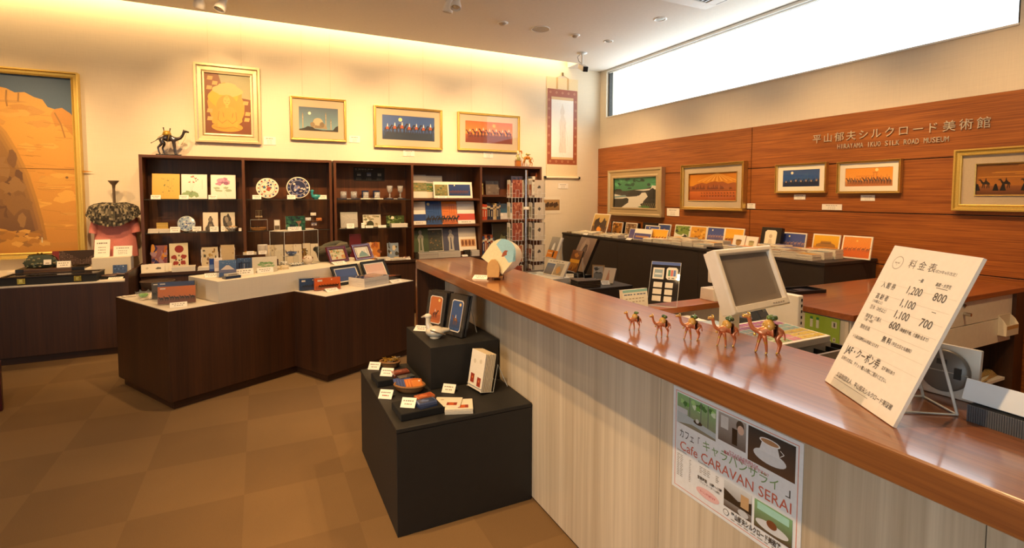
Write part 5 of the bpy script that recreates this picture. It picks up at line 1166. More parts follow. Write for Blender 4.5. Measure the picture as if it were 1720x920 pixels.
leaner('foil_pouch', 'satin', 'silver foil pouch on the third bay middle shelf', 'pouch', 575.5, 608, 368.5, 392, YS + .06, G2, foil, .03, .15, 'b0aa9c')
leaner('foil_pouch', 'gloss', 'shiny patterned pouch behind the round dark tin on the middle shelf', 'pouch', 618, 652, 373, 392, YS + .08, G2, speck('c8bea6', ['f2ecdc', '7c7a58', '9a8c6c', 'e8e0cc'], 18, .1, 4), .03, .15, 'b0aa9c')
leaner('green_pouch', 'gloss', 'green leafy patterned pouch on the third bay middle shelf', 'pouch', 662.5, 696.5, 375, 391, YS + .08, G2, speck('3c4a24', ['5c7034', '7c8c50', 'd8d2b8', '2a3418'], 22, .1, 5), .03, .15, '3c4428')
p = ony(630, 382, 6.80); m = MB(); m.M = Tr(0, 0, .0455, rx=PI/2); m.lathe([(.04, -.02), (.045, -.012), (.045, .012), (.04, .02)], 26, '2c2a1c'); m.lathe([(.034, .021), (.001, .021)], 24, '4a4c30', caps=False); m.M = Matrix(); m.box(-.03, .03, -.018, .018, 0, .004, '1c1a14'); one(m, 'round_tin', 'glaze', 'round dark green tin standing on edge on the middle shelf', 'tin', (p.x + .01, 6.81, G2))
x, z0, w, h = px_box(671.5, 702, 389, 396, 6.78, G2); stack('box_stack', 'pile of flat white boxes before the green leafy pouch', 'boxes', w, .10, 3, .017, (x, 6.815, G2), 0, plain('efe6d6'), side='efe6d6')
m = MB(); m.box(-.03, .03, 0, .02, 0, .006, 'd8c8a8').box(-.02, .02, -.001, .0, .001, .005, '8a7c68'); one(m, 'name_strip', 'card', 'low cream strip at the left end of the third bay middle shelf', 'card', (ony(578, 382, 6.78).x, 6.77, G2))
# base top, third bay
for u0, u1, vt, vb, art, l, rz in ((593, 615, 410, 440, plain('5c1a22'), 'dark red book behind the maroon mosque frame', 0), (627, 650.5, 426, 447, speck('c47a34', ['e8d8c0', '7c4a34', 'd8a878', 'a85c2c'], 10, .14, 3), 'orange covered book on the third bay base', 0), (664.5, 686, 427, 449, speck('8a98a8', ['d8c8a8', '4a4438', 'b8a888', '6a7c94'], 9, .14, 5), 'blue grey covered book on the third bay base', 0)):
    leaner('book', 'gloss', l, 'book', u0, u1, vt, vb, 6.80, BZ, art, .014, .14, 'e8dcc6', 'books on the third bay base', rz=rz)
for x, y, l, n, w in ((1.44, 6.74, 'pile of white books below the orange covered book', 3, .17), (1.62, 6.68, 'wide grey white magazine pile before the orange covered book', 2, .2)):
    stack('book_stack', l, 'books', w, .12, n, .012, (x, y, BZ), RD(4), plain('e2d8c6'), group='magazines on the third bay base')
t = thing('goods_tray', 'shallow brown tray of small trinkets at the right of the third bay base', 'tray', (1.74, 6.70, BZ)); MB().box(-.07, .07, -.04, .04, 0, .018).box(-.066, .066, -.036, .036, .018, .0185).build('tray', 'box_wood', t, .002)
m = MB(); rd = random.Random(2)
for k in range(12): m.ball((rd.uniform(-.055, .055), rd.uniform(-.025, .025), .026), (.010, .008, .007), rd.choice(['d8b090', 'b07850', 'e8d8c0', '8a4a34']), 7, 5)
m.build('trinkets', 'glaze', t)
x = 1.62; m = MB(); m.box(-.03, .03, 0, .03, 0, .03, 'd8b878'); one(m, 'small_box', 'print', 'small straw coloured box left of the trinket tray', 'box', (1.625, 6.735, BZ))
for x, l in ((1.50, 'white price card before the white book pile on the third bay base'), (1.62, 'tan price card with tiny ornament on the third bay base'), (1.745, 'white price card before the trinket tray on the third bay base')): price_card(l, .08, .035, (x, 6.635, BZ), 0, .9, pg, int(x * 100))

ony = _ony
# bay four: catalogues on slanted shelves
cg = 'catalogues in the fourth bookcase bay'
def cat_(label, u0, u1, vt, vb, Y, z, art, lean=.22, side='ddd2c0'): leaner('catalogue', 'gloss', label, 'catalogue', u0, u1, vt, vb, Y, z, art, .012, lean, side, cg)
z1, z2, z3 = 1.5335, 1.1735, BZ
def half_white(lo, split=.45, mid='eadfce'):
    return lambda m: (m.rect(0, split, 1, 1, mid), m.rect(0, .16, 1, split, lo), m.rect(0, 0, 1, .16, mid), m.up(), m.bars(.2, .8, .06, .03, '8a8070', 4, 2))
cat_('white catalogue with a meadow landscape band, leftmost of the top row', 694.5, 718, 293.5, 333, 6.86, z1, landscape('b8b0a4', '7c7448', 'd8ccb8'))
cat_('white catalogue with a green picture corner, second in the top row', 717, 745, 295, 333, 6.88, z1, landscape('b4aca0', '4a6a38', 'd2c6b2'))
def front_pair(m):
    m.rect(0, 0, 1, 1, 'ece0cc'); m.up(); m.rect(.03, .14, .36, .82, '6c6c3c', '8a7c48').rect(.385, .14, .95, .84, '223058', '2c3c6c'); m.up(); rd = random.Random(3)
    for k in range(20): m.blob(rd.uniform(.06, .33), rd.uniform(.2, .78), .03, .04, rd.choice(['9a7c3c', '4f5a34', '8c8c54']), .4, 7, k)
    m.disc(.54, .78, .015, 'f0e0b0', 12); 
    for k in range(7): m.lay = 4; camel2d(m, .44 + k * .07, .26, .26, '5c3a3c')
cat_('wide cream catalogue with caravan and meadow pictures, front of the top row', 729, 794, 305.5, 331, 6.80, z1, front_pair, .2)
price_card('pale price strip below the wide catalogue in the fourth bay', .13, .03, (ony(743, 333, 6.735).x, 6.735, z1 + .0005), 0, .2, pg, 9)
cat_('white catalogue with a blue caravan band, leftmost of the middle row', 694.5, 716, 339, 377, 6.80, z2, half_white('2c4478'))
def ruin_cover(sky, gr, sil, moon): 
    def a(m):
        m.rect(0, 0, 1, 1, gr, sky); m.up()
        for k in range(3): m.rect(.50 + k * .14, .45, .54 + k * .14, .82, sil)
        m.rect(.46, .82, .9, .86, sil).rect(.05, .55, .45, .58, sil); m.up()
        if moon: m.disc(.18, .88, .09, moon, 18)
        for x in (.15, .5, .85): m.lay = 4; camel2d(m, x, .06, .34, '2a2622', 1, None, '2a2622')
    return a
cat_('blue catalogue with dark camels and moon, second of the middle row', 716.6, 743, 338.5, 377, 6.79, z2, ruin_cover('2c4c84', '34507c', '23406c', 'e8d8a0'))
cat_('orange catalogue with dark camels and ruins, third of the middle row', 743.6, 769, 338.5, 377, 6.79, z2, ruin_cover('e07c28', 'b86434', 'b85c20', None))
cat_('white catalogue with a red caravan band, rightmost of the middle row', 769.6, 798.5, 338.5, 377, 6.80, z2, half_white('c04a30'))
def figure_cover(bg, fg): return lambda m: (m.rect(0, 0, 1, 1, bg), m.up(), m.poly([(.32, .02), (.68, .02), (.64, .4), (.70, .66), (.56, .76), (.42, .76), (.30, .62), (.36, .38)], fg), m.poly(ell(.49, .84, .11, .09, 16), fg), m.up(), m.poly([(.44, .1), (.54, .1), (.52, .6), (.46, .6)], bg))
cat_('green catalogue with a pale standing statue, leftmost of the bottom row', 695, 721, 384.5, 425, 6.80, z3 + .06, figure_cover('4c5838', '9a9682'))
cat_('white edged catalogue with dark speckled cover, second of the bottom row', 718, 746.5, 384.5, 425, 6.82, z3 + .06, lambda m: (m.rect(0, 0, 1, 1, 'e4d8c4'), m.face(-.2, 0, 0, 1, 1) if False else None, m.up(), m.rect(.06, .05, .92, .94, '4a4a3c'), m.up(), [m.blob(random.Random(k).uniform(.12, .86), random.Random(k + 40).uniform(.1, .88), .04, .03, ['6c5c40', '8a6c40', '5a5c4c'][k % 3], .4, 7, k) for k in range(22)]))
cat_('slate blue catalogue with a pale haloed statue, third of the bottom row', 746, 772, 383.5, 424, 6.79, z3 + .06, figure_cover('4c4c5c', 'b0a898'))
cat_('cream catalogue with four small relief pictures, rightmost of the bottom row', 771.5, 801, 383, 424, 6.80, z3 + .06, lambda m: (m.rect(0, 0, 1, 1, 'ecdfc6'), m.up(), m.rect(.12, .18, .95, .5, 'c8945c'), m.up(), [m.poly(ell(.22 + k * .2, .34, .07, .13, 12), '7c4c2c') for k in range(4)]))
MB_ = MB().box(1.856, 2.807, 6.785, 6.798, .7305, .79); tag(MB_.build('display_ledge', 'shelf_wood_x'), 'low wooden ledge carrying the bottom row of catalogues in the fourth bay', 'ledge')
for u0, u1, vt, l in ((703.5, 735, 421, 'left grey white pile of catalogues on the fourth bay base'), (735.5, 773, 420, 'right grey white pile of catalogues on the fourth bay base'), (791.5, 804.5, 418, 'small grey pile of catalogues near the fourth divider')):
    x, z0, w, h = px_box(u0, u1, vt, 433.5, 6.66, BZ); stack('catalogue_stack', l, 'catalogues', w, .13, 7, .0115, (x, 6.705, BZ), 0, plain('8a8478'), side='cfc6b8', gap='8f877a', group='catalogue piles')
for u0, u1, vt, l in ((697.5, 703, 420, 'dark tin left of the left catalogue pile'), (780.5, 791, 416, 'dark patterned tin right of the right catalogue pile')):
    x, z0, w, h = px_box(u0, u1, vt, 434, 6.68, BZ); m = MB(); m.box(-w/2, w/2, 0, .06, 0, .085, '2a241e'); m.face(-w/2, 0, 0, w, .085); m.up()
    for k in range(6): m.rect(.1, .08 + k * .15, .9, .12 + k * .15, '5c5040')
    one(m, 'dark_tin', 'gloss', l, 'tin', (x, 6.69, BZ))
price_card('white price card beside the dark patterned tin', .08, .035, (ony(782, 433, 6.63).x, 6.64, BZ), 0, .9, pg, 31)
# bay five: book spines and a few covers
def spine(label, x, w, h, y, z, c, band, group): 
    m = MB(); m.box(0, w, 0, .16, 0, h, c).box(0, w, -.0008, 0, h * .7, h * .82, band).box(w * .35, w * .6, -.0008, 0, h * .2, h * .6, band); return one(m, 'book', 'gloss', label, 'book', (x, y, z), 0, 0, group)
X5 = 2.842
cols5 = ['1c2438', 'a83c24', 'b0462c', '2a2c34', '1f2430', '23283a', 'c8b894', 'b89c6c', '34404c', '2c3444']; names5 = ['navy', 'red', 'brick red', 'black', 'dark grey', 'dark blue', 'cream', 'tan', 'slate', 'blue grey']
x = X5
for k in range(10):
    w = .02 + .012 * (k % 3); spine('%s book spine, %s from the left on the middle shelf of the last bay' % (names5[k], ['first', 'second', 'third', 'fourth', 'fifth', 'sixth', 'seventh', 'eighth', 'ninth', 'tenth'][k]), x, w - .0008, .20 + .015 * (k % 2) + .01 * (k % 5), 6.77, 1.2255, cols5[k], 'b8a888' if k not in (6, 7) else '6a5a44', 'book spines on the middle shelf of the last bay'); x += w
leaner('catalogue', 'gloss', 'teal catalogue with a white city view in the last bay', 'catalogue', 836, 861, 342, 369, 6.85, 1.2255, lambda m: (m.rect(0, .4, 1, 1, '24566c', '1c4458'), m.rect(0, 0, 1, .4, 'd2ccc0'), m.up(), m.blob(.3, .3, .1, .1, 'e8e0d0', .3, 9, 3)), .012, .15, group='books in the last bay')
x = X5; cols6 = ['2c3c5c', '34466c', 'a05c3c', '7c3a2c', '2a3040', '8a4a34', '3c4a68']; names6 = ['blue', 'mid blue', 'rust', 'dark red', 'charcoal', 'brown', 'grey blue']
for k in range(7):
    w = .022 + .008 * (k % 3); spine('%s book spine, %s from the left on the base of the last bay' % (names6[k], ['first', 'second', 'third', 'fourth', 'fifth', 'sixth', 'seventh'][k]), x, w - .0008, .24 + .02 * (k % 3), 6.76, BZ, cols6[k], 'c8bca0', 'book spines on the base of the last bay'); x += w
leaner('catalogue', 'gloss', 'dark green catalogue standing behind the card rack on the last bay base', 'catalogue', 829, 862, 375, 402, 6.85, BZ + .02, lambda m: (m.rect(0, 0, 1, 1, '1f2a1c'), m.up(), m.blob(.5, .4, .2, .2, '5c5c3c', .4, 9, 3)), .012, .15, group='books in the last bay')
m = MB(); m.box(0, .012, 0, .15, 0, .19, 'b8a04c').box(.016, .024, 0, .15, 0, .16, 'd8c88c'); 
spine('olive yellow book spine on the upper shelf of the last bay', X5 + .002, .014, .19, 6.76, 1.5845, 'a8943c', 'e8dcb0', 'books in the last bay'); spine('pale yellow thin book spine on the upper shelf of the last bay', X5 + .018, .010, .16, 6.76, 1.5845, 'cdb978', '8a7a44', 'books in the last bay')
leaner('print_sheet', 'print', 'faint brown framed print leaning on the upper shelf of the last bay', 'print', 816.5, 838, 304, 328, 6.93, 1.5845, speck('6a5844', ['7c6a54', '5c4a3a'], 8, .1, 3), .01, .12, '5a4a38', group='books in the last bay')
leaner('print_sheet', 'gloss', 'dark red arched pattern print above the card rack, in the last bay', 'print', 860, 879, 296, 330, 6.88, 1.5845, speck('6a3a40', ['3a2438', 'a06858', '8a4a4c'], 14, .12, 5), .01, .12, 'c8b8a0', group='books in the last bay')
for k, (u0, u1, vt, c, n) in enumerate(((888, 893.6, 300, 'd8c8b0', 'cream'), (894.4, 899, 296, 'e0dccc', 'white'), (899.5, 902.3, 290, 'a85a34', 'orange'))):
    a, b = ony(u0, 325, 6.80), ony(u1, 325, 6.80); zt = ony(u0, vt, 6.80).z; spine(n + ' book spine at the right end of the upper shelf of the last bay', a.x, b.x - a.x - .001, zt - 1.5845, 6.80, 1.5845, c, '6a5440', 'books in the last bay')

# ------------------------------------------------------------------ left counter goods
LZ = .7305
# lacquer showcase box with brass clasps and glass lid
a, b = onz(5, 479, LZ), onz(167, 469.5, LZ); L_ = b.x - a.x
t = thing('showcase_box', 'long black lacquered showcase box with brass clasps and glass lid', 'box', (a.x, 6.225, LZ))
m = MB(); D_ = .30; hh = .065
m.box(0, L_, 0, .02, 0, hh, '15100c').box(0, L_, D_ - .02, D_, 0, hh, '15100c').box(0, .02, .02, D_ - .02, 0, hh, '15100c').box(L_ - .02, L_, .02, D_ - .02, 0, hh, '15100c').box(.02, L_ - .02, .02, D_ - .02, 0, .008, '2a1f16'); m.build('body', 'black', t, .002)
m = MB(); m.box(-.004, L_ + .004, -.004, .02, hh, hh + .014, '2c1e12').box(-.004, L_ + .004, D_ - .02, D_ + .004, hh, hh + .014, '3a2a1a').box(-.004, .02, .02, D_ - .02, hh, hh + .014, '2c1e12').box(L_ - .02, L_ + .004, .02, D_ - .02, hh, hh + .014, '3a2a1a'); m.build('lid_frame', 'satin', t, .002)
m = MB(); m.box(.018, L_ - .018, .018, D_ - .018, hh + .005, hh + .008); m.build('lid_glass', 'glazing', t)
for x in (.12 * L_ + .07, L_ * .77 + .02):
    c = bpy.data.objects.new('clasp', None)
    m = MB(); m.M = Tr(x, -.004, .012); m.box(-.028, .028, -.003, .0, 0, .05, 'b08a34').box(-.012, .012, -.007, -.003, .01, .042, 'd8b85a').tube([(-.006, -.008, .02), (.006, -.008, .02)], .005, 8, 'e0c46a').tube([(-.02, -.003, .046), (.02, -.003, .046)], .004, 8, 'c8a44a'); m.build('clasp', 'metal', t)
m = MB(); rd = random.Random(6)
for k in range(18): m.ball((rd.uniform(.06, L_ - .06), rd.uniform(.05, D_ - .06), .015), (.022, .014, .008), rd.choice(['4a3a2c', '8a7450', '3a4a4c', '6a4a3c']), 8, 5)
m.build('trinkets', 'satin', t)
# brown wooden chest behind with white block ends
t = thing('wooden_chest', 'low brown wooden chest with black corner straps behind the lacquered box', 'chest', (-2.14, 6.62, LZ)); w = .53
MB().box(0, w, 0, .22, 0, .10).build('body', 'box_wood', t, .003)
m = MB(); 
for a, b in ((-.003, .06), (w - .10, w + .003)): MB().box(a, b, -.003, .223, 0, .103, '14100c').build('strap', 'plastic', t, .002)
for x0, l in ((-2.206, 'white block at the left end of the wooden chest'), (-1.609, 'white block at the right end of the wooden chest')):
    m = MB(); m.box(0, .064, 0, .22, 0, .085, 'e6dac4'); one(m, 'white_block', 'card', l, 'block', (x0, 6.62, LZ), 0, 0, 'white blocks beside the chest', .003)
HZ = LZ + .1035
# green pouch bag
p = (-1.975, 6.715, HZ); t = thing('pouch_bag', 'small mottled green clasp pouch with white tag on the wooden chest', 'bag', p)
m = MB(); m.lathe([(.07, 0), (.12, .01), (.13, .045), (.11, .09), (.09, .12), (.08, .128), (.001, .128)], 24, '3c4438', sy=.45)
rd = random.Random(5)
for k in range(60): a = rd.uniform(0, 6.28); z = rd.uniform(.01, .115); r = .129 - abs(z - .045) * .5; m.ball((r*math.cos(a), r*.45*math.sin(a), z), (.014, .007, .010), rd.choice(['66705c', '3c4840', '7c785c', '5a685e', '84785c']), 7, 5)
m.build('body', 'cloth', t)
m = MB(); m.tube([(-.085, -.01, .125), (-.04, -.015, .135), (.04, -.015, .135), (.085, -.01, .125)], .006, 8, '6a5a34').ball((-.015, -.015, .146), .008, '8a743c', 8, 6).ball((.015, -.015, .146), .008, '8a743c', 8, 6).tube([(.085, 0, .125), (.13, -.03, .10), (.16, -.05, .05), (.18, -.06, .01)], .004, 6, '2c2a22'); m.build('clasp', 'metal', t)
m = MB(); m.M = Tr(.07, -.066, .035, rx=RD(-8)); m.box(-.03, .03, -.002, 0, 0, .05, 'f0e8da').box(-.015, .015, -.0025, -.002, .01, .018, '8a7c6c'); m.build('tag', 'card', t)
# clutch purse
p = (-1.735, 6.775, HZ); t = thing('clutch_purse', 'dark woven envelope clutch purse with red end on the wooden chest', 'purse', p, RD(2), .22); w, h = .34, .15
m = MB(); m.box(-w/2, w/2, 0, .03, 0, h, '3a2a26'); m.face(-w/2, 0, 0, w, h); m.up(); m.rect(0, 0, .17, 1, '6c2226'); m.up(); rd = random.Random(2)
for i in range(26):
    for j in range(10): m.rect(i / 26 + .006, j / 10 + .02, i / 26 + .026, j / 10 + .07, ('8a3a38' if i < 4 else rd.choice(['7c665a', '8a7064', '5c463c'])))
m.build('body', 'cloth', t, .004)
m = MB(); pts = [(-w/2 + .08, h), (w/2, h), (w/2, h - .05), (w/2 - .14, .03), (-w/2 + .24, .05)]; m.prism(pts[::-1], -.004, -.001, '33241f', 'y'); m.face(-w/2, -.0041, 0, w, h); m.up(); m.line([(.98, .72), (.72, .18), (.46, .28), (.16, .98)], .006, '1c1412'); m.build('flap', 'cloth', t)
price_card('white price card before the green pouch and woven clutch', .11, .065, (-1.775, 6.632, HZ), 0, .25, 'cards on the left counter', 7)
# white plinth block with signs, blue patterned box, tray
a, b = ony(153, 456, 6.62), ony(222, 456, 6.62)
m = MB(); m.box(a.x + .012, b.x - .004, 0, .135, 0, .19, 'e0d4bd'); one(m, 'display_block', 'card', 'cream display block in front of the pink shirt', 'block', (0, 6.60, LZ), 0, 0, None, .003)
PZ = LZ + .1905
for u0, u1, vt, vb, l, sk in ((156.5, 183, 403, 423, 'taller white notice tilted on the cream display block', .12), (189, 221, 413.5, 423, 'low wide white notice on the cream display block', 0)):
    x, z0, w, h = px_box(u0, u1, vt, vb, 6.64, PZ); m = MB(); m.M = Tr(rx=-.3); m.box(-w/2, w/2, 0, .003, 0, h * 1.04, 'f3ecdd'); m.face(-w/2, 0, 0, w, h * 1.04); m.up(); m.bars(.15, .85, .75, .07, '6a6054', 6, 1)
    for k in range(3): m.bars(.25, .75, .52 - k * .15, .05, '9a9082', 5, k)
    m.M = Matrix(); m.box(-w * .2, w * .2, .04 + h * .1, .043 + h * .1, 0, h * .5, 'e6dccb'); one(m, 'notice_card', 'card', l, 'notice', (x, 6.66, PZ), 0, 0, 'notices on the cream display block')
m = MB(); m.M = Tr(0, 0, 0, rx=-.12); m.box(-.06, .06, 0, .014, 0, .10, '34466c'); m.face(-.06, 0, 0, .12, .10); m.up(); speck('3c5078', ['d8dce0', '5c74a0', '26365c'], 22, .07, 3)(m); one(m, 'patterned_case', 'gloss', 'blue and white patterned case leaning on the cream display block', 'case', (ony(201, 456, 6.55).x, 6.56, LZ + .012))
t = thing('goods_tray', 'dark tray of leather goods before the cream display block', 'tray', (-1.31, 6.42, LZ)); MB().box(-.11, .09, -.09, .11, 0, .022).build('tray', 'velvet', t, .002)
m = MB(); rd = random.Random(4)
for k in range(6): m.M = Tr(-.08 + k * .026, rd.uniform(-.03, .05), .023 + .006 * (k % 2), rz=rd.uniform(-.5, .5)); m.box(-.035, .035, -.025, .025, 0, .008, ['8a6a58', '5c4438', 'a08474', '6c5044', '4a3630', '947a6a'][k])
m.build('leather_goods', 'plastic', t, .001)
price_card('white price card lying before the dark leather goods tray', .12, .05, (-1.29, 6.29, LZ), 0, 1.2, 'cards on the left counter', 9)

# shirt and scarf on a torso stand
t = thing('shirt_stand', 'slim torso stand with funnel top holding a pink shirt, behind the left counter', 'stand', (-1.39, 6.88, LZ))
m = MB(); m.lathe([(.08, 0), (.08, .012), (.012, .02), (.012, .9), (.016, .94), (.05, .985), (.05, .99), (.001, .985)], 20, '6a5a48'); m.build('pole', 'satin', t)
t2 = thing('shirt', 'pink short sleeved shirt with faint camel drawing on the torso stand', 'shirt', (-1.39, 6.88, LZ)); t2.scale = (.78, 1, 1)
m = MB()
outl = [(-.155, .17), (.155, .17), (.17, .40), (.175, .56)]
def ring(z, rx, ry, n=28, wob=0): return [(rx*math.cos(2*PI*k/n) + wob*math.sin(k*2.1)*.01, ry*math.sin(2*PI*k/n)*(1 + wob*.25*math.sin(k*3.3)), z) for k in range(n)]
rs = [ring(.17, .25, .085, wob=1), ring(.24, .245, .08, wob=1), ring(.36, .235, .085, wob=.6), ring(.50, .225, .09, wob=.3), ring(.60, .215, .085), ring(.66, .16, .06), ring(.70, .07, .04)]
vs = [p for r in rs for p in r]; fs = [(i*28+k, i*28+(k+1)%28, (i+1)*28+(k+1)%28, (i+1)*28+k) for i in range(len(rs)-1) for k in range(28)]
m.add(vs, fs, 'e08a80', True)
m.build('body', 'cloth', t2)
for s in (-1, 1):
    m = MB(); m.tube([(s*.15, 0, .62), (s*.20, -.005, .56), (s*.225, -.01, .48), (s*.232, -.01, .43)], [.045, .055, .058, .058], 14, 'df877c'); m.build('sleeve', 'cloth', t2)
m = MB(); m.face(-.09, -.089, .28, .19, .17); m.lay = 1
for pts in ([(.1, .1), (.2, .45), (.15, .65), (.35, .6), (.45, .8), (.6, .62), (.8, .68), (.95, .66)], [(.25, .55), (.3, .1)], [(.38, .5), (.5, .15), (.42, .1)], [(.6, .55), (.66, .15)], [(.3, .65), (.55, .5), (.4, .4)], [(.45, .8), (.35, 1.0)]): m.line(pts, .003, 'a87a58')
m.build('camel_drawing', 'print', t2)
m = MB(); rd = random.Random(9); n = 80
rs = []
for i, (z, rx, ry, dy) in enumerate(((.75, .05, .045, 0), (.745, .10, .075, -.01), (.72, .17, .10, -.015), (.685, .215, .115, -.02), (.64, .225, .118, -.025), (.59, .245, .125, -.028))):
    rs.append([(rx*math.cos(2*PI*k/n), dy + 1.2*ry*math.sin(2*PI*k/n) + rd.uniform(-.008, .008), z + rd.uniform(-.006, .006) - (.10*max(0, -math.sin(2*PI*k/n))**2 * (i/6) if i > 2 else 0) + (.05 * abs(math.cos(2*PI*k/n))**3 * (i / 6))) for k in range(n)])
rs = [[tuple(Vector(a).lerp(Vector(b), f_ / 3)) for a, b in zip(r0, r1)] for r0, r1 in zip(rs, rs[1:]) for f_ in range(3)] + [rs[-1]]
for i in range(len(rs)-1):
    for k in range(n): m.add([rs[i][k], rs[i][(k+1)%n], rs[i+1][(k+1)%n], rs[i+1][k]], [(0, 1, 2, 3)], rd.choice(['3a332a', '5c5444', '2a2620', '7f7460', '4a4436', '93876a', '2a241e', '1e1a16']), True)
o = one(m, 'scarf', 'cloth', 'mottled dark grey and tan scarf draped over the pink shirt', 'scarf', (-1.39, 6.875, LZ))
# dark red panel at the left edge
m = MB(); m.box(-.3, 0, 0, .04, 0, .36, '4a1016').box(-.3, 0, .04, .05, 0, .36, '3a0c10'); p = onz(4, 690, 0); one(m, 'red_panel', 'plastic', 'dark red panel standing on the carpet at the left edge', 'panel', (p.x, p.y, 0), RD(10))

# ------------------------------------------------------------------ sales table goods (table turned 29 degrees)
AR = RD(29.4)
tg = 'price cards on the sales table'
def tz(u, v, z): p = onz(u, v, z); return (p.x, p.y, z)
TZ = .7305
# framed caravan prints in cases, lower left
for k, (u, v, sky, gr, l) in enumerate(((297, 511, ('d0702a', 'c06a30'), '7a4c34', 'front orange caravan print in a clear case on the sales table'), (300, 506.5, ('34436c', '3c4c74'), '5a5468', 'navy caravan print behind the orange one in a clear case'), (279, 503, ('4a4440', '5a4c40'), '4c463c', 'dark print at the left rear of the clear cases'))):
    t = thing('boxed_print', l, 'boxed print', tz(u, v, TZ), RD(-2 if k < 2 else 4), .17, 'boxed caravan prints')
    w, h = (.245, .135) if k < 2 else (.2, .13)
    if k == 1: t.location.x -= .02; t.location.z += .014; t.location.y += .04
    if k == 2: t.location.y += .04
    m = MB(); m.box(-w/2, w/2, .003, .026, .002, h - .002, 'b08050' if k == 0 else '2c3454'); m.face(-w/2, .003, .002, w, h - .004); m.up(); caravan(m, sky=sky, ground=(gr, gr), sil='2c241e', n=7, ch=.30, cy=.18, hz=.40, refl=False, flip=-1, moon=None); m.rect(.06, .86, .2, .92, 'e8dcc8'); m.build('print', 'print', t)
    MB().box(-w/2 - .002, w/2 + .002, 0, .03, 0, h + .004).build('case', 'film', t)
card_on('white price card before the front orange caravan print', 300, 516, TZ, .11, .055, RD(6), tg, 1.0)
p = onz(258, 486, TZ); basket('shallow dark brown bowl at the left rear of the sales table', (p.x + .03, p.y + .02, TZ), .26, .2, .07, '4a3420', 0, None, 'wooden_bowl', 'bowl')
# green glass bowl
p = onz(241, 501, TZ); t = thing('glass_bowl', 'small clear bowl with green glass flower on the sales table corner', 'bowl', (p.x, p.y, TZ))
m = MB(); n = 24
pr = [(.02, 0), (.034, .01), (.046, .03), (.052, .05)]
for i in range(len(pr) - 1):
    for k in range(n):
        f = lambda i, k: (pr[i][0]*math.cos(2*PI*k/n)*(1 + (.12*(k % 4 == 0) if i == 3 else 0)), pr[i][0]*math.sin(2*PI*k/n)*(1 + (.12*(k % 4 == 0) if i == 3 else 0)), pr[i][1] + (.016*(k % 4 == 0) if i == 3 else 0))
        m.add([f(i, k), f(i, (k+1) % n), f(i+1, (k+1) % n), f(i+1, k)], [(0, 1, 2, 3)], 'e8f4e0', True)
m.build('bowl', 'crystal', t)
m = MB(); m.ball((0, 0, .024), (.03, .03, .018), '5cb82c', 14, 8)
for k in range(6): m.ball((.022*math.cos(k), .022*math.sin(k), .03), (.012, .012, .012), '74c838', 8, 6)
m.build('green_glass', 'glaze', t)
for u, v, l in ((222, 498, 'long cream shell ornament at the left corner of the sales table'), (252, 503, 'small cream stones beside the green glass flower')):
    p = onz(u, v, TZ); m = MB(); rd = random.Random(int(u))
    for k in range(4): m.ball((-.05 + k * .03, rd.uniform(-.008, .008), .008), (.022, .011, .008), rd.choice(['e2d4bc', 'cbb898', 'eee2cc']), 8, 5)
    one(m, 'shell_ornament', 'glaze', l, 'ornament', (p.x, p.y, TZ), RD(20), 0, 'shell ornaments')
# cream boxes behind the riser end
p = onz(300, 478, TZ); m = MB(); m.box(-.12, .12, -.05, .05, 0, .05, 'cfc0a4').box(-.122, .122, -.052, .052, .05, .075, 'd8ccb4').box(-.1, .1, -.01, -.008, .0755, .077, 'b0a284'); one(m, 'cream_box', 'card', 'lidded cream box behind the caravan prints on the sales table', 'box', (-.63, 5.10, TZ), RD(24))
# on the riser
RT = RZ + .0005
blue_art = lambda m: (m.rect(0, 0, 1, 1, '3c4c74', '4a6a94'), m.up(), m.poly([(.1, .42), (.9, .42), (.58, .68), (.42, .68)], 'cfc0b4'), m.rect(0, .25, 1, .42, '6a6a84'), m.up(), [m.disc(random.Random(k).random(), random.Random(k+9).uniform(.75, .98), .012, 'e8e4dc', 6) for k in range(14)])
night_arch = lambda m: (m.rect(0, 0, 1, 1, '2a3454', '34507c'), m.up(), m.rect(.1, .2, .2, .62, '1c2440').rect(.25, .2, .32, .75, '1c2440').rect(.42, .2, .46, .62, '8a90a4').rect(.55, .2, .6, .6, '1c2440').rect(.7, .2, .76, .6, '1c2440'), m.rect(.08, .62, .8, .68, '1c2440'), m.up(), [m.disc(random.Random(k+3).random(), random.Random(k+19).uniform(.75, .98), .012, 'd8dce4', 6) for k in range(10)])
panel_art('handkerchief_pack', 'gloss', 'blue pack with pale mountain picture at the left end of the riser', 'pack', .125, .135, .03, blue_art, (-.235, 4.735, RT), RD(-3), .2, '34446c', 'blue packs on the riser')
panel_art('handkerchief_pack', 'gloss', 'navy pack with dark columns, second on the riser', 'pack', .125, .125, .03, night_arch, (-.112, 4.925, RT), RD(-3), .2, '2a3454', 'blue packs on the riser')
m = MB(); m.box(-.06, .06, -.03, .03, 0, .022, '23304c').box(-.05, .05, -.02, .02, .022, .04, 'e8dcc4').box(-.035, .035, -.0205, -.02, .026, .036, 'a89a84'); one(m, 'small_case', 'gloss', 'small navy case with cream label before the mountain pack', 'case', tz(389, 467, RT), AR)
card_on('cream folded price card at the left end of the riser', 356, 466, RT, .10, .05, RD(8), tg, .9); card_on('cream price card before the navy column pack', 411, 462, RT, .14, .055, RD(14), tg, .35); card_on('white price card before the clear leaf panel', 446, 458, RT, .13, .045, RD(14), tg, .3)
m = MB(); m.box(-.02, .02, -.02, .02, 0, .11, '2a468c').box(-.017, .017, -.0206, -.02, .02, .06, '5c7cb4'); one(m, 'blue_tube_box', 'gloss', 'slim bright blue box at the rear left of the riser', 'box', tz(356, 455, RT), RD(10))
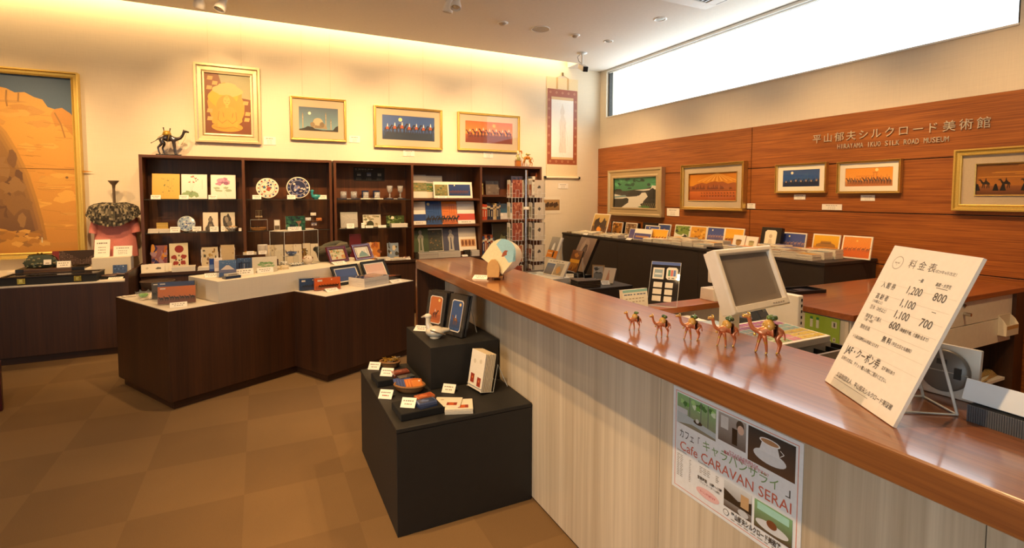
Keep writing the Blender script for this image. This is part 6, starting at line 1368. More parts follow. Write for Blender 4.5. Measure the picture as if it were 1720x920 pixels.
m = MB(); m.box(-.03, .03, -.02, .02, 0, .115, 'dcd2cc').box(-.026, .026, -.0206, -.02, .03, .09, 'c8b8b4'); one(m, 'white_box', 'gloss', 'upright pale box right of the slim bright blue box', 'box', tz(366.5, 455, RT), RD(10))
# acrylic leaf panel
t = thing('leaf_panel', 'clear acrylic panel with green leaves on the riser', 'panel', (.04, 4.93, RT), RD(6), .08)
MB().box(-.10, .10, 0, .008, 0, .135).build('sheet', 'acrylic', t)
m = MB(); m.face(-.10, -.0006, 0, .2, .135); m.rect(.01, .02, .99, .98, 'd6cdb8'); m.up()
for k in range(9): m.blob(.32 + .07 * k * .9, .5 + .12 * math.sin(k * 2.2), .10, .07, ['8aa870', '6f9460', '9cb484'][k % 3], .4, 8, k)
m.line([(.2, .4), (.9, .6)], .003, '7c8c5c'); m.build('leaf_print', 'print', t)
for x in (.15, .222):
    m = MB(); m.box(-.033, .033, -.03, .03, 0, .03, 'e6d8b8').box(-.032, .032, -.0306, -.03, .008, .02, 'cbb890').box(-.03, .03, -.02, .02, .03, .036, 'd8c8a4'); one(m, 'paper_box', 'card', ('left' if x < .2 else 'right') + ' small cream box right of the clear leaf panel', 'box', (x - .03, 5.02 + (x - .165) * .5, RT), AR, 0, 'cream boxes on the riser')
# acrylic showcase on the riser with ceramics inside
q = TM @ Vector((1.02, .17, 0)); t = thing('acrylic_case', 'tall clear acrylic display cover on the riser', 'display case', (.208, 5.137, RT + .0024), RD(36)); w, d, h = .385, .20, .33
m = MB(); th = .003; m.box(0, w, 0, d, h - th, h).box(0, th, 0, d, 0, h - th).box(w - th, w, 0, d, 0, h - th).box(th, w - th, d - th, d, 0, h - th); m.build('sheet', 'acrylic', t)
m = MB()
for x in (0, w):
    for y in (0, d): m.tube([(x, y, 0), (x, y, h)], .0022, 5)
for a_, b_ in (((0, 0, h), (w, 0, h)), ((0, d, h), (w, d, h)), ((0, 0, h), (0, d, h)), ((w, 0, h), (w, d, h)), ((0, 0, 0), (w, 0, 0))): m.tube([a_, b_], .0022, 5)
m.build('edge', 'edge', t)
CM = Matrix.Translation((.208, 5.137, 0)) @ Matrix.Rotation(RD(36), 4, 'Z')
def ceramic(name, label, u, v, prof, col, spots, z=RT, sy=1.0, cat='bowl'):
    p = CM @ Vector((u - .86, v - .20, z)); m = MB(); m.lathe(prof, 24, col, caps=False, sy=sy); rd = random.Random(int(u * 100)); R_ = max(r for r, _ in prof); zt = prof[-3][1] if len(prof) > 3 else .05
    for k in range(20): a = rd.uniform(0, 6.28); m.ball((R_*.9*math.cos(a), R_*.9*sy*math.sin(a), max(z_ for _, z_ in prof) * rd.uniform(.5, .9)), (.006, .006, .005), rd.choice(spots), 6, 4)
    return one(m, name, 'glaze', label, cat, tuple(p), AR)
BOWL = lambda r, h: [(r*.45, 0), (r*.5, h*.12), (r*.85, h*.5), (r, h), (r*.97, h), (r*.8, h*.5), (r*.4, h*.2), (.001, h*.18)]
ceramic('oval_dish', 'blue edged oval dish low in the acrylic case', 1.03, .255, BOWL(.078, .022), 'd8d4c8', ['5c6c7c', '3c4c6c'], sy=.7, cat='dish')
riser('low clear riser inside the acrylic display case', tuple(CM @ Vector((.19, .12, RT))), .13, .07, .085, RD(36))
ceramic('patterned_bowl', 'dark blue patterned bowl on the low riser in the acrylic case', 1.05, .345, BOWL(.05, .04), '33426c', ['d8dce0', '8a9cc0'], RT + .0857)
ceramic('gold_vase', 'slim gold vase right of the blue bowl in the acrylic case', 1.205, .345, [(.02, 0), (.026, .02), (.018, .08), (.012, .12), (.018, .145), (.016, .145), (.001, .12)], 'a87c34', ['d8b860', '6a4a1c'], RT, cat='vase')
ceramic('ornament_pot', 'white and red painted pot low in the acrylic case', 1.16, .25, [(.03, 0), (.045, .02), (.05, .05), (.03, .08), (.028, .08), (.04, .04), (.001, .01)], 'd8c8b0', ['a05038', '8a5c3c'], cat='pot')
ceramic('white_cup', 'small white cup at the left of the acrylic case', .905, .275, BOWL(.032, .05), 'e2dccf', ['b8b0a0', '6a6c78'], cat='cup')
CM = Matrix.Translation((.208, 5.137, 0)) @ Matrix.Rotation(RD(36), 4, 'Z')
def on_case(label, du, dv, w, d, h, c, art=None, name='pack', lean=0, cat='pack', rz=AR, mat='gloss'):
    p = tuple(CM @ Vector((du, dv, RT + .3328))); m = MB(); m.box(-w/2, w/2, 0, d, 0, h, c)
    if art: m.face(-w/2, 0, 0, w, h); m.up(); art(m)
    return one(m, name, mat, label, cat, p, rz, lean)
on_case('square green camouflage patterned pack standing on the acrylic case', .17, .05, .17, .03, .135, '2c4434', lambda m: (speck('2c5444', ['1c2c28', '3c7054', '24343c', '4a7c5c'], 30, .09, 4)(m), m.up(), m.poly([(.5, .62), (.8, .66), (.78, .5), (.7, .42), (.7, .1), (.62, .1), (.64, .42)], '8a6c58')), lean=.12, rz=RD(8))
for du, w, l in ((.06, .16, 'long cream leaflet lying at the left of the acrylic case top'), (.34, .09, 'small cream leaflet lying at the right of the acrylic case top')): on_case(l, du, .06, w, .07, .01, 'e4d6bc', name='leaflet', cat='leaflet', mat='card')
p = tuple(CM @ Vector((.13, .015, RT + .3328))); price_card('white price card before the green pack on the acrylic case', .12, .04, p, RD(8), .3, tg, 77)
# big basket of scarves at the rear of the riser
def scarves(t):
    rd = random.Random(7)
    for k in range(5):
        m = MB(); pts = [(-.16 + .08 * i + rd.uniform(-.02, .02), -.03 + .02 * k + rd.uniform(-.02, .02), .095 + .012 * k + .02 * math.sin(i + k)) for i in range(6)]
        m.tube(pts, [.02, .034, .038, .036, .034, .02], 10, ['4a4434', '5c5440', '39352a', '6a6048', '4c4a3a'][k]); m.build('scarf', 'cloth', t)
basket('large dark woven basket of rolled scarves at the rear of the riser', tab(1.66, .417, RT), .30, .15, .10, '3a2a1c', AR, scarves)
# maroon frames
def mosque_small(m): m.rect(0, 0, 1, 1, 'd8d0b8'); m.up().poly([(.2, .12), (.85, .12), (.78, .34), (.62, .5), (.52, .62), (.42, .5), (.28, .34)], '6f8a7c').rect(.12, .12, .15, .8, '7c7868').rect(.85, .12, .88, .86, '7c7868').rect(.66, .3, .68, .7, '7c7868'); m.up().rect(.2, .06, .9, .14, '8aa084')
def tapestry(m): speck('c8bc90', ['6f7c3c', 'b0622c', '8a8c4c', 'c89038'], 30, .08, 5)(m)
picture('framed_photo', 'maroon frame with green and orange figures, left of the pair on the riser', (.715, 5.36, RT), RD(30.2), .225, .165, tapestry, .026, .02, (0, 0), 'red', glaze=False, lean=RD(26), cat='frame', backmat='red', group='maroon frames on the riser')
picture('framed_photo', 'maroon frame with a grey green mosque, right of the pair on the riser', (.979, 5.47, RT), RD(34), .245, .17, mosque_small, .026, .02, (0, 0), 'red', glaze=False, lean=RD(26), cat='frame', backmat='red', group='maroon frames on the riser')
card_on('cream price card before the left maroon frame', 573, 444, RT, .14, .06, RD(26), tg, 1.15)
# on the lower extension
def boxed(label, u0, v0, w, h, c, sil, rz, dx=0, dy=0):
    p = onz(u0, v0, TZ); t = thing('boxed_cards', label, 'boxed cards', (p.x + dx, p.y + dy, TZ), rz, .06, 'boxed caravan cards')
    m = MB(); m.box(0, w, .003, .05, .002, h - .002, c); m.face(0, .003, .002, w, h - .004); m.up(); m.rect(.03, .03, .97, .35, {'c': 'a85a38', '2': '24385c'}[('c' if c[0] != '2' else '2')]); m.up().rect(.12, .72, .3, .86, 'e8dcc8').disc(.66, .84, .025, 'f0d8a0', 10)
    for k in range(7): m.lay = 4; camel2d(m, .2 + k * .11, .16, .34, sil)
    m.build('cards', 'gloss', t); MB().box(-.003, w + .003, 0, .055, 0, h + .006).build('case', 'film', t)
boxed('blue boxed card set with caravan on the table extension', 507, 486.5, .17, .105, '26426c', '1c2438', RD(2), -.025, -.07)
boxed('orange boxed card set with caravan on the table extension', 528.5, 489, .22, .108, 'd8642c', '2c2018', RD(5))
card_on('white price card before the orange boxed card set', 560, 489.5, TZ, .11, .06, RD(16), tg, 1.2)
def deck_frame(label, loc, w, h, art, rz, ln, shine=False):
    picture('mounted_print', label, loc, rz, w, h, art, .022, .018, (.012, .012), 'black', 'ivory', glaze=True, lean=ln, cat='mounted print', group='dark framed prints on the table extension')
deck_frame('dark framed blue night print leaning on the riser', tab(1.50, -.098, TZ), .30, .19, two('34487c', '2c3c68'), RD(29.4), RD(30))
deck_frame('dark framed pale orange print in shiny film leaning on the riser', tab(1.845, -.10, TZ), .30, .20, two('d8a888', 'e0b898'), RD(29.4), RD(30))
stack('catalogue_stack', 'thick pile of white calendars with caravan cover on the table extension', 'calendars', .30, .21, 9, .0092, (.915, 4.885, TZ), RD(32), lambda m: (m.rect(0, 0, 1, 1, '2c3a68'), m.up(), m.rect(.4, 0, .52, 1, 'b8906c'), m.rect(.62, .1, .95, .9, 'a89078')), side='f0e8da', gap='b8ab98', mat='gloss', border=.004)
m = MB(); m.box(-.075, .075, -.045, .045, 0, .03, '1c1614').box(-.07, .07, -.04, .04, .03, .034, '5c3828').box(-.04, .02, -.03, .03, .034, .037, 'a8603c'); one(m, 'dark_box', 'gloss', 'flat dark box right of the calendar pile', 'box', tz(659, 468, TZ), RD(20))
m = MB(); m.M = Tr(rx=-.3); m.box(-.025, .025, 0, .01, 0, .06, '8a3a34').box(-.019, .019, -.001, 0, .006, .054, 'd8dce4'); one(m, 'small_card_pack', 'gloss', 'tiny red edged pack before the shiny framed print', 'pack', tz(647, 460, TZ + .0), RD(24))
card_on('white price card at the right end of the table extension', 668, 474.5, TZ, .12, .06, RD(18), tg, 1.2)

# ------------------------------------------------------------------ goods on the black plinths
BT, ST = .5065, .7375
pgp = 'price cards on the black plinths'
def deck(label, bl, ang, lean, w, h, sky, n, group):
    """boards with a rounded picture panel, several leaning one behind another"""
    for k in range(n):
        t = thing('picture_board', ('front ' if k == 0 else ['second ', 'third ', 'rear '][k - 1]) + label, 'picture board', (bl[0] + math.sin(-ang) * -.022 * k * -1, bl[1] + math.cos(ang) * .022 * k, ST), ang, lean, group)
        dx = Matrix.Rotation(ang, 4, 'Z') @ Vector((0, .024 * k, 0)); t.location = (bl[0] + dx.x, bl[1] + dx.y, ST)
        m = MB(); m.box(0, w, 0, .016, 0, h, '33302e'); m.build('board', 'gloss', t, .002)
        if k == 0:
            m = MB(); m.face(0, -.0004, 0, w, h); c = .07; u0, u1, v0, v1 = .16, .84, .10, .87
            oc = lambda d: [(u0+c+d, v0+d), (u1-c-d, v0+d), (u1-d, v0+c*.7+d), (u1-d, v1-c*.7-d), (u1-c-d, v1-d), (u0+c+d, v1-d), (u0+d, v1-c*.7-d), (u0+d, v0+c*.7+d)]
            m.poly(oc(0), 'eadfce'); m.up().poly(oc(.025), sky[0]); m.up().rect(u0 + .03, v0 + .1, u1 - .03, v0 + .26, sky[1]).disc(.66, .76, .06, 'f0cc78', 16); m.up()
            camel2d(m, .5, .26, .24, sky[2], 1 if n == 3 else -1, sky[3], 'efe6d8'); m.build('picture', 'gloss', t)
        if k == n - 1:
            m = MB(); m.tube([(w * .2, .018, .01), (w * .2, .02, h * .85), (w * .2, .12, .12 * math.tan(lean))], .0022, 5).tube([(w * .8, .018, .01), (w * .8, .02, h * .85), (w * .8, .12, .12 * math.tan(lean))], .0022, 5); m.build('stand', 'edge', t)
        MB().box(-.001, w + .001, -.0015, .0175, -.0005, h + .001).build('film', 'film', t)
deck('orange camel rider picture board on the smaller plinth', (.928, 3.135), RD(-65), .18, .163, .222, ('c8703c', 'b05c34', '3c2c28', '8a4a34'), 3, 'orange picture boards')
deck('blue camel rider picture board on the smaller plinth', (.977, 2.885), RD(-70), .22, .15, .24, ('34558a', '2c4670', '6a4634', '9a6440'), 2, 'blue picture boards')
# white bird ornament
p = onz(731, 567, ST); t = thing('bird_ornament', 'white and grey long necked pottery bird on the smaller plinth', 'ornament', (p.x, p.y, ST), RD(150))
m = MB(); m.ball((0, 0, .036), (.058, .042, .034), 'd8d0bc').lathe([(.03, 0), (.032, .006), (.02, .012)], 16, 'c8c0ac').tube([(.03, 0, .055), (.042, 0, .085), (.040, 0, .118)], [.022, .014, .015], 12, 'ded6c4').ball((.042, 0, .126), (.022, .016, .015), 'e0d8c6', 12, 8).tube([(.06, 0, .125), (.08, 0, .118)], [.008, .004], 8, 'b8ac98').tube([(-.045, 0, .045), (-.085, 0, .05)], [.018, .008], 8, 'c8bca4'); m.build('body', 'glaze', t)
m = MB(); rd = random.Random(4)
for s in (-1, 1):
    for k in range(5): m.tube([(.02 - k * .012, s * (.040 - k * .001), .055 - k * .004), (-.02 - k * .012, s * (.042 - k * .002), .04 - k * .003)], .0025, 5, '6a5a48')
m.build('wing_pattern', 'glaze', t)
card_on('white price card beside the pottery bird on the smaller plinth', 705, 556, ST, .085, .05, RD(-40), pgp, 1.1, 0, True)
# lower plinth
def small_basket(u, v, label, fill, w=.15, d=.10):
    p = onz(u, v, BT); return basket(label, (p.x, p.y, BT), w, d, .035, '8a6034', RD(-35), fill)
def key_cards(t):
    for k in range(4):
        m = MB(); m.M = Tr(.0 + .012 * k, .01 * k, .03 + .008 * k, rz=RD(25 + 6 * k), rx=RD(-25)); m.box(-.018, .018, -.005, .12, 0, .0015, 'efe6d2'); m.build('card', 'card', t)
    m = MB(); rd = random.Random(3)
    for k in range(14):
        a, b = rd.uniform(-.05, .05), rd.uniform(-.03, .04); m.tube([(a + .012*math.cos(q), b + .008*math.sin(q), .045 + .003*math.sin(2*q) + .004 * (k % 3)) for q in [i*PI/4 for i in range(9)]], .002, 5, 'c8a23c')
    m.build('gold_charms', 'metal', t)
small_basket(655, 616, 'woven basket of gold charm straps at the rear of the large plinth', key_cards, .125, .085)
def blue_packets(t):
    for k in range(7):
        m = MB(); m.M = Tr(-.05 + .016 * k, .0, .022, rz=RD(35), rx=RD(-60)); m.box(-.032, .032, -.003, .0, 0, .055, '3a4674' if k < 4 else 'c0692c'); m.face(-.032, -.003, 0, .064, .055); m.up().rect(.1, .1, .9, .9, '4a5a8c' if k < 4 else 'd8843c').up().rect(.7, .65, .85, .8, 'e8e4d8'); m.build('packet', 'gloss', t)
small_basket(688, 656, 'woven basket of blue and orange packets on the large plinth', blue_packets, .17, .11)
for (u, v, l, w, d) in ((660, 638, 'black velvet pad at the rear of the large plinth', .21, .16), (701, 690, 'black velvet pad at the front of the large plinth', .21, .17)):
    p = onz(u, v, BT); m = MB(); m.box(-w/2, w/2, -d/2, d/2, 0, .035, '0c0b0b'); o = m.build('velvet_pad', 'velvet', None, .004); o.location = (p.x, p.y, BT); o.rotation_euler = (0, 0, RD(2)); tag(o, l, 'pad', 'black velvet pads')
def packet_pile(u, v, z, c1, label, n=3):
    p = onz(u, v, z); m = MB(); rd = random.Random(int(u))
    for k in range(n): m.M = Tr(rd.uniform(-.003, .003), rd.uniform(-.003, .003), k * .009, rz=rd.uniform(-.06, .06)); m.box(-.045, .045, -.025, .025, 0, .008, c1[k % len(c1)])
    m.face(-.045, -.025, .0082, .09, .05, 'top'); m.up().rect(.05, .05, .95, .95, c1[0]).up().blob(.4, .5, .2, .3, c1[-1], .4, 8, 2)
    return one(m, 'packet_pile', 'gloss', label, 'packets', (p.x, p.y, z), RD(8), 0, 'small packet piles')
VZ = BT + .0355
packet_pile(673, 630, VZ, ['7a3828', '5c3024', '9a5038'], 'pile of red brown packets on the rear velvet pad', 3)
packet_pile(681, 636, VZ, ['4a5054', '33393c', '5c4438'], 'pile of grey packets on the rear velvet pad', 2)
packet_pile(713, 672, VZ, ['a04c2c', '6a2c1c', 'c8703c'], 'pile of orange packets on the front velvet pad', 3)
packet_pile(717, 681, VZ, ['2c3c60', '3c4c74', '5a6a94'], 'pile of blue packets in clear film on the front velvet pad', 3)
for u, v, z, rz, l, r in ((627, 621, BT, -35, 'white price card left of the gold charm basket', False), (648, 632, VZ, -35, 'white price card on the rear velvet pad', False), (646, 670, BT, -35, 'white price card left of the packet basket', True), (684, 685, VZ, -35, 'white price card on the front velvet pad', False), (752, 660, BT, -40, 'small white price card behind the cream envelopes', False)):
    card_on(l, u, v, z, .072, .05, RD(rz), pgp, .75, 0, r)
def env_top(m): m.rect(0, 0, 1, 1, 'efe5d0'); m.up().disc(.25, .7, .07, 'c8bda6', 14).rect(.48, .12, .86, .42, '9a3c24'); m.up().rect(.56, .14, .74, .4, 'c8602c')
p = onz(764, 685, BT); stack('envelope_stack', 'square pile of cream envelopes with red stamps on the large plinth', 'envelopes', .135, .125, 4, .0065, (p.x + .012, p.y - .02, BT), RD(-20), env_top, side='eadfc8', border=.002)
m = MB(); m.box(-.066, .066, -.056, .056, 0, .004, 'efe5d0'); m.face(-.066, -.056, .004, .132, .112, 'top'); m.up(); env_top(m); one(m, 'envelope', 'print', 'single cream envelope lying on the square envelope pile', 'envelope', (p.x - .028, p.y + .02, BT + .0262), RD(-28))
t = thing('envelope_rack', 'upright row of cream envelopes with red stamps in a clear stand', 'envelopes', (1.005, 2.59, BT), RD(-80), .17)
for k in range(7):
    m = MB(); y = .010 * k; m.box(0, .135, y, y + .006, .004, .205, 'e8d8b8' if k else 'efe5d2')
    if k == 0:
        m.face(0, y, .004, .135, .2); m.up().disc(.3, .72, .09, 'd8ccb4', 16).disc(.72, .76, .09, 'd8ccb4', 16).rect(.14, .14, .40, .38, '9a3420').rect(.62, .10, .88, .34, '9a3420').line([(.5, 0), (.5, 1)], .002, 'd8ccb8'); m.up().disc(.27, .28, .05, 'd87838', 10).disc(.75, .24, .05, 'd87838', 10)
    m.build('envelope', 'print', t)
m = MB(); m.tube([(.0, -.003, .003), (.0, .08, .003), (.0, .085, .15), (.0, .17, .03)], .0022, 5).tube([(.135, -.003, .003), (.135, .08, .003), (.135, .085, .15), (.135, .17, .03)], .0022, 5).tube([(0, -.003, .02), (.135, -.003, .02)], .002, 5); m.build('stand', 'edge', t)

# ------------------------------------------------------------------ postcards on the long wall display
RT2 = DZ + .0005
dg_ = 'leaning prints on the wall display'
def lean_r(name, label, u0, u1, vt, vb, X, art, t=.012, ln=.22, border=.012, side='e8dcc6', group=dg_, z=RT2, cat='print', bcol='f1e6d0'):
    a, b = onx(u0, vb, X), onx(u1, vb, X); tt = onx((u0 + u1) / 2, vt, X); w = abs(a.y - b.y); h = (tt.z - z) / math.cos(ln)
    return panel_art(name, 'print', label, cat, w, h, t, art, (X, (a.y + b.y) / 2, z), WR, ln, side, group, border, bcol)
campfire = lambda m: (m.rect(0, .35, 1, 1, 'a8803c', 'c0a060'), m.rect(0, 0, 1, .35, '6a4a2a'), m.up(), m.blob(.3, .5, .2, .3, '3c2c24', .4, 10, 2), m.blob(.75, .48, .2, .3, '44342a', .4, 10, 3), m.up(), m.blob(.52, .16, .16, .16, 'e0902c', .4, 9, 4))
ochre = speck('b8782c', ['8a5a24', 'd09038', '6c4420'], 14, .12, 3)
crowd = speck('8a6a48', ['4a3828', 'c0a078', '6a4a34', 'a88458'], 22, .09, 4)
bluenight = lambda m: caravan(m, sky=('44508c', '4c5c98'), ground=('5a5684', '4c5488'), sil='b08a80', moon='f4e6b0', n=6, ch=.26, cy=.3, hz=.4, refl=False, mp=(.3, .84), mr=.04)
blueruin = lambda m: (m.rect(0, .35, 1, 1, '38487c'), m.rect(0, 0, 1, .4, 'a0602c'), m.up(), m.rect(.2, .3, .8, .55, 'b8743c').rect(.45, .55, .6, .7, 'b8743c'))
goldcar = lambda m: caravan(m, sky=('eeaa2c', 'f0b83c'), ground=('d07c24', 'e08c2c'), sil='8a4a24', moon=None, n=6, ch=.26, cy=.2, hz=.34, refl=False)
orcar = lambda m: caravan(m, sky=('e8923c', 'ec8a38'), ground=('d86a2c', 'e07834'), sil='9a5a3c', moon='f6c060', n=6, ch=.22, cy=.3, hz=.42, refl=False, mp=(.5, .82))
fall = lambda m: (m.rect(0, 0, 1, 1, '7a8c3c'), m.up(), m.poly([(0, 0), (1, 0), (.9, .36), (.6, .42), (.5, .3), (.2, .36), (0, .5)], 'e8e2d0'), m.blob(.75, .2, .18, .16, '3c3c2c', .4, 10, 1), m.blob(.15, .62, .12, .1, '3c3c2c', .4, 10, 2), m.up(), [m.blob(random.Random(k).random(), random.Random(k+5).uniform(.6, .98), .08, .06, ['5c742c', '9aa850', '4a5c28'][k % 3], .4, 8, k) for k in range(16)])
yelcliff = speck('d8982c', ['c08424', 'e4ae44', 'a86c20'], 20, .10, 6)
citadel = lambda m: (m.rect(0, .4, 1, 1, 'e8a824', 'ecb42c'), m.rect(0, 0, 1, .4, 'd88c2c'), m.up(), m.poly([(.1, .36), (.9, .36), (.86, .52), (.72, .6), (.7, .68), (.3, .68), (.28, .58), (.12, .5)], 'a87434'), m.up(), m.rect(.3, .54, .7, .6, '8a6030'))
def bowl_print(c1, c2): return lambda m: (m.rect(0, 0, 1, 1, 'f3ead6'), m.up(), m.poly([(.24, .64), (.76, .64), (.72, .34), (.58, .2), (.42, .2), (.28, .34)], c1), m.up(), m.poly(ell(.5, .64, .26, .07, 20), c2), m.line([(.28, .5), (.72, .5)], .002, c2))
LR = [
 ('tall cream bordered print of dark figures round a fire, leftmost on the wall display', 991, 1017, 359.5, 386, 4.62, campfire, .3),
 ('small ochre print before a dark folder, second on the wall display', 1027, 1044, 373, 387, 4.86, ochre, .16),
 ('small brown crowd print before a dark folder, third on the wall display', 1049, 1068, 374.5, 388, 4.86, crowd, .16),
 ('blue night print behind the yellow caravan card on the wall display', 1081, 1105, 379, 397, 4.72, bluenight, .2),
 ('blue and orange ruins print left of the green waterfall print', 1103, 1124, 376.5, 396, 4.86, blueruin, .18),
 ('green waterfall print leaning on the wood panelling', 1131, 1156.3, 378, 397, 4.86, fall, .18),
 ('yellow ochre cliff print right of the green waterfall print', 1157, 1184.5, 380, 399, 4.86, yelcliff, .18),
 ('blue night caravan print right of the yellow cliff print', 1185, 1214.5, 381.6, 402.5, 4.86, bluenight, .18),
 ('orange caravan print behind the two bowl cards', 1214.5, 1247, 383.5, 405, 4.86, goldcar, .18),
 ('blue night caravan print right of the black boxed portrait', 1310, 1351.5, 391, 413, 4.86, bluenight, .18),
 ('yellow citadel print between the blue and orange prints on the wall display', 1362, 1408, 394, 420, 4.86, citadel, .18),
 ('large orange caravan print at the right end of the wall display', 1411, 1461, 397, 431, 4.80, orcar, .2),
]
for l, u0, u1, vt, vb, X, art, ln in LR: lean_r('mounted_print', l, u0, u1, vt, vb, X, art, .012, ln)
for l, u0, u1, vt, vb, X, art in (('purple night card left of the white topped card at the display front', 1054.5, 1067, 384.5, 401, 4.45, two('5a5488', '6a5c84')), ('white topped card with purple caravan at the display front', 1063, 1091.5, 385, 403, 4.40, lambda m: (m.rect(0, .6, 1, 1, 'f4ecd8'), m.rect(0, 0, 1, .6, '5c5688'), m.up(), m.rect(.1, .2, .9, .36, 'c08c5c'))), ('yellow caravan card at the display front', 1089, 1118, 385.5, 402, 4.44, goldcar),
      ('bowl card with ribbed amber bowl on a black tray', 1228, 1248, 395.5, 413, 4.40, bowl_print('a87c3c', '7c5424')), ('bowl card with pale green bowl on a black tray', 1249.5, 1269, 398, 415, 4.40, bowl_print('b8b07c', '8a8450'))):
    lean_r('picture_card', l, u0, u1, vt, vb, X, art, .010, .3, .006, group='picture cards at the display front', z=RT2 + (.022 if 'tray' in l else 0), cat='card')
a, b = onz(1212, 417.5, DZ), onz(1250, 421, DZ); m = MB(); m.box(-.06, .10, b.y + .11, a.y + .06, 0, .021, '14100d'); one(m, 'black_tray', 'plastic', 'low black tray under the two bowl cards on the wall display', 'tray', (4.37, 0, RT2))
t = thing('boxed_portrait', 'black box frame with a cream portrait card, right half of the wall display', 'box frame', (4.76, onx(1291, 411, 4.76).y, RT2), WR, .2); w, h = .235, .235
MB().box(-w/2, w/2, .0, .045, 0, h, '15110e').build('box', 'plastic', t, .003)
m = MB(); m.face(-w/2 + .05, -.0006, .02, w - .10, h - .05); c = .15; m.poly([(c, 0), (1 - c, 0), (1, c * .7), (1, 1 - c * .7), (1 - c, 1), (c, 1), (0, 1 - c * .7), (0, c * .7)], 'f0e2c4'); m.up().poly(ell(.5, .66, .14, .11, 14), 'c8b494').poly([(.3, .1), (.7, .1), (.62, .5), (.38, .5)], 'd8c6a6'); m.up().line([(.35, .7), (.5, .84), (.66, .7)], .003, '8a7a60').line([(.4, .4), (.5, .3), (.6, .42)], .003, '8a7a60'); m.build('portrait', 'print', t)
for u0, u1, vt, vb, l in ((1025, 1049, 371, 387, 'dark folder behind the small ochre print'), (1050, 1072, 373.5, 388, 'dark folder behind the small brown crowd print'), (1078, 1108, 373.5, 384, 'dark flat case lying against the panelling behind the blue night print')):
    a, b = onx(u0, vb, 4.92), onx(u1, vb, 4.92); m = MB(); h = onx(u0, vt, 4.92).z - DZ; m.box(-abs(a.y-b.y)/2, abs(a.y-b.y)/2, 0, .03, 0, h, '221a16'); one(m, 'dark_folder', 'plastic', l, 'folder', (4.93, (a.y + b.y)/2, RT2), WR, .05, 'dark folders on the wall display')
# flat stacks of postcards
tops = {'cream': plain('f0e2c6'), 'gold': two('e0a838', 'c88a2c', .4), 'blue': two('4c5c94', '5a6090'), 'orange': two('e08a3c', 'c86a2c'), 'brown': speck('8a6a4c', ['5c4430', 'b8946a'], 10, .1, 2), 'violet': two('6c6494', '54507c'), 'teal': two('7c9090', '5c7478'), 'grey': speck('a09484', ['6c6254', 'c8bca8'], 8, .1, 5)}
ordn = ['first', 'second', 'third', 'fourth', 'fifth', 'sixth', 'seventh', 'eighth', 'ninth', 'tenth', 'eleventh', 'twelfth']
def card_rows(section, ys, xs, w, d, pattern, heights, seed):
    rd = random.Random(seed)
    for i, x in enumerate(xs):
        for j, y in enumerate(ys):
            c = pattern[(i * 5 + j * 3) % len(pattern)] if i else pattern[j % len(pattern)]
            n = heights[(i + j) % len(heights)]
            stack('postcard_stack', '%s postcard pile, %s from left, %s row, %s section of wall display' % (c, ordn[j], ['front', 'middle', 'rear'][i], section), 'postcards', w, d, n + i, .0075, (x, y + rd.uniform(-.008, .008), RT2), WR + rd.uniform(-.05, .05), tops[c], side='f6ecd6', gap='d8c8a8', group='postcard piles on the wall display')
card_rows('left', [6.62 - .145 * k for k in range(8)], [4.37, 4.52], .115, .12, ['cream', 'cream', 'grey', 'cream', 'gold'], [3, 4, 3, 5], 1)
card_rows('middle', [4.965 - .165 * k for k in range(6)], [4.38, 4.535, 4.68], .15, .125, ['cream', 'cream', 'brown', 'brown', 'grey', 'teal', 'gold'], [6, 7, 5], 2)
card_rows('right', [3.73 - .163 * k for k in range(6)], [4.38, 4.535, 4.68], .155, .125, ['blue', 'orange', 'violet', 'brown', 'brown', 'gold', 'teal'], [8, 9, 7], 3)
m = MB()
for k in range(3): m.box(-.05 + k * .004, .05 + k * .004, -.03, .03, k * .006, k * .006 + .005, 'b09a78')
one(m, 'stamp_tray', 'card', 'small brown ornament pile at the left end of the wall display', 'ornament', (4.36, 6.80, RT2), WR)
for y, l in ((6.28, 'left section'), (5.30, 'gap before the middle section'), (3.655, 'right section')): price_card('white price card at the front edge of the wall display, ' + l, .10, .04, (4.283, y, RT2), WR, 1.0, 'price cards on the wall display', int(y * 10))

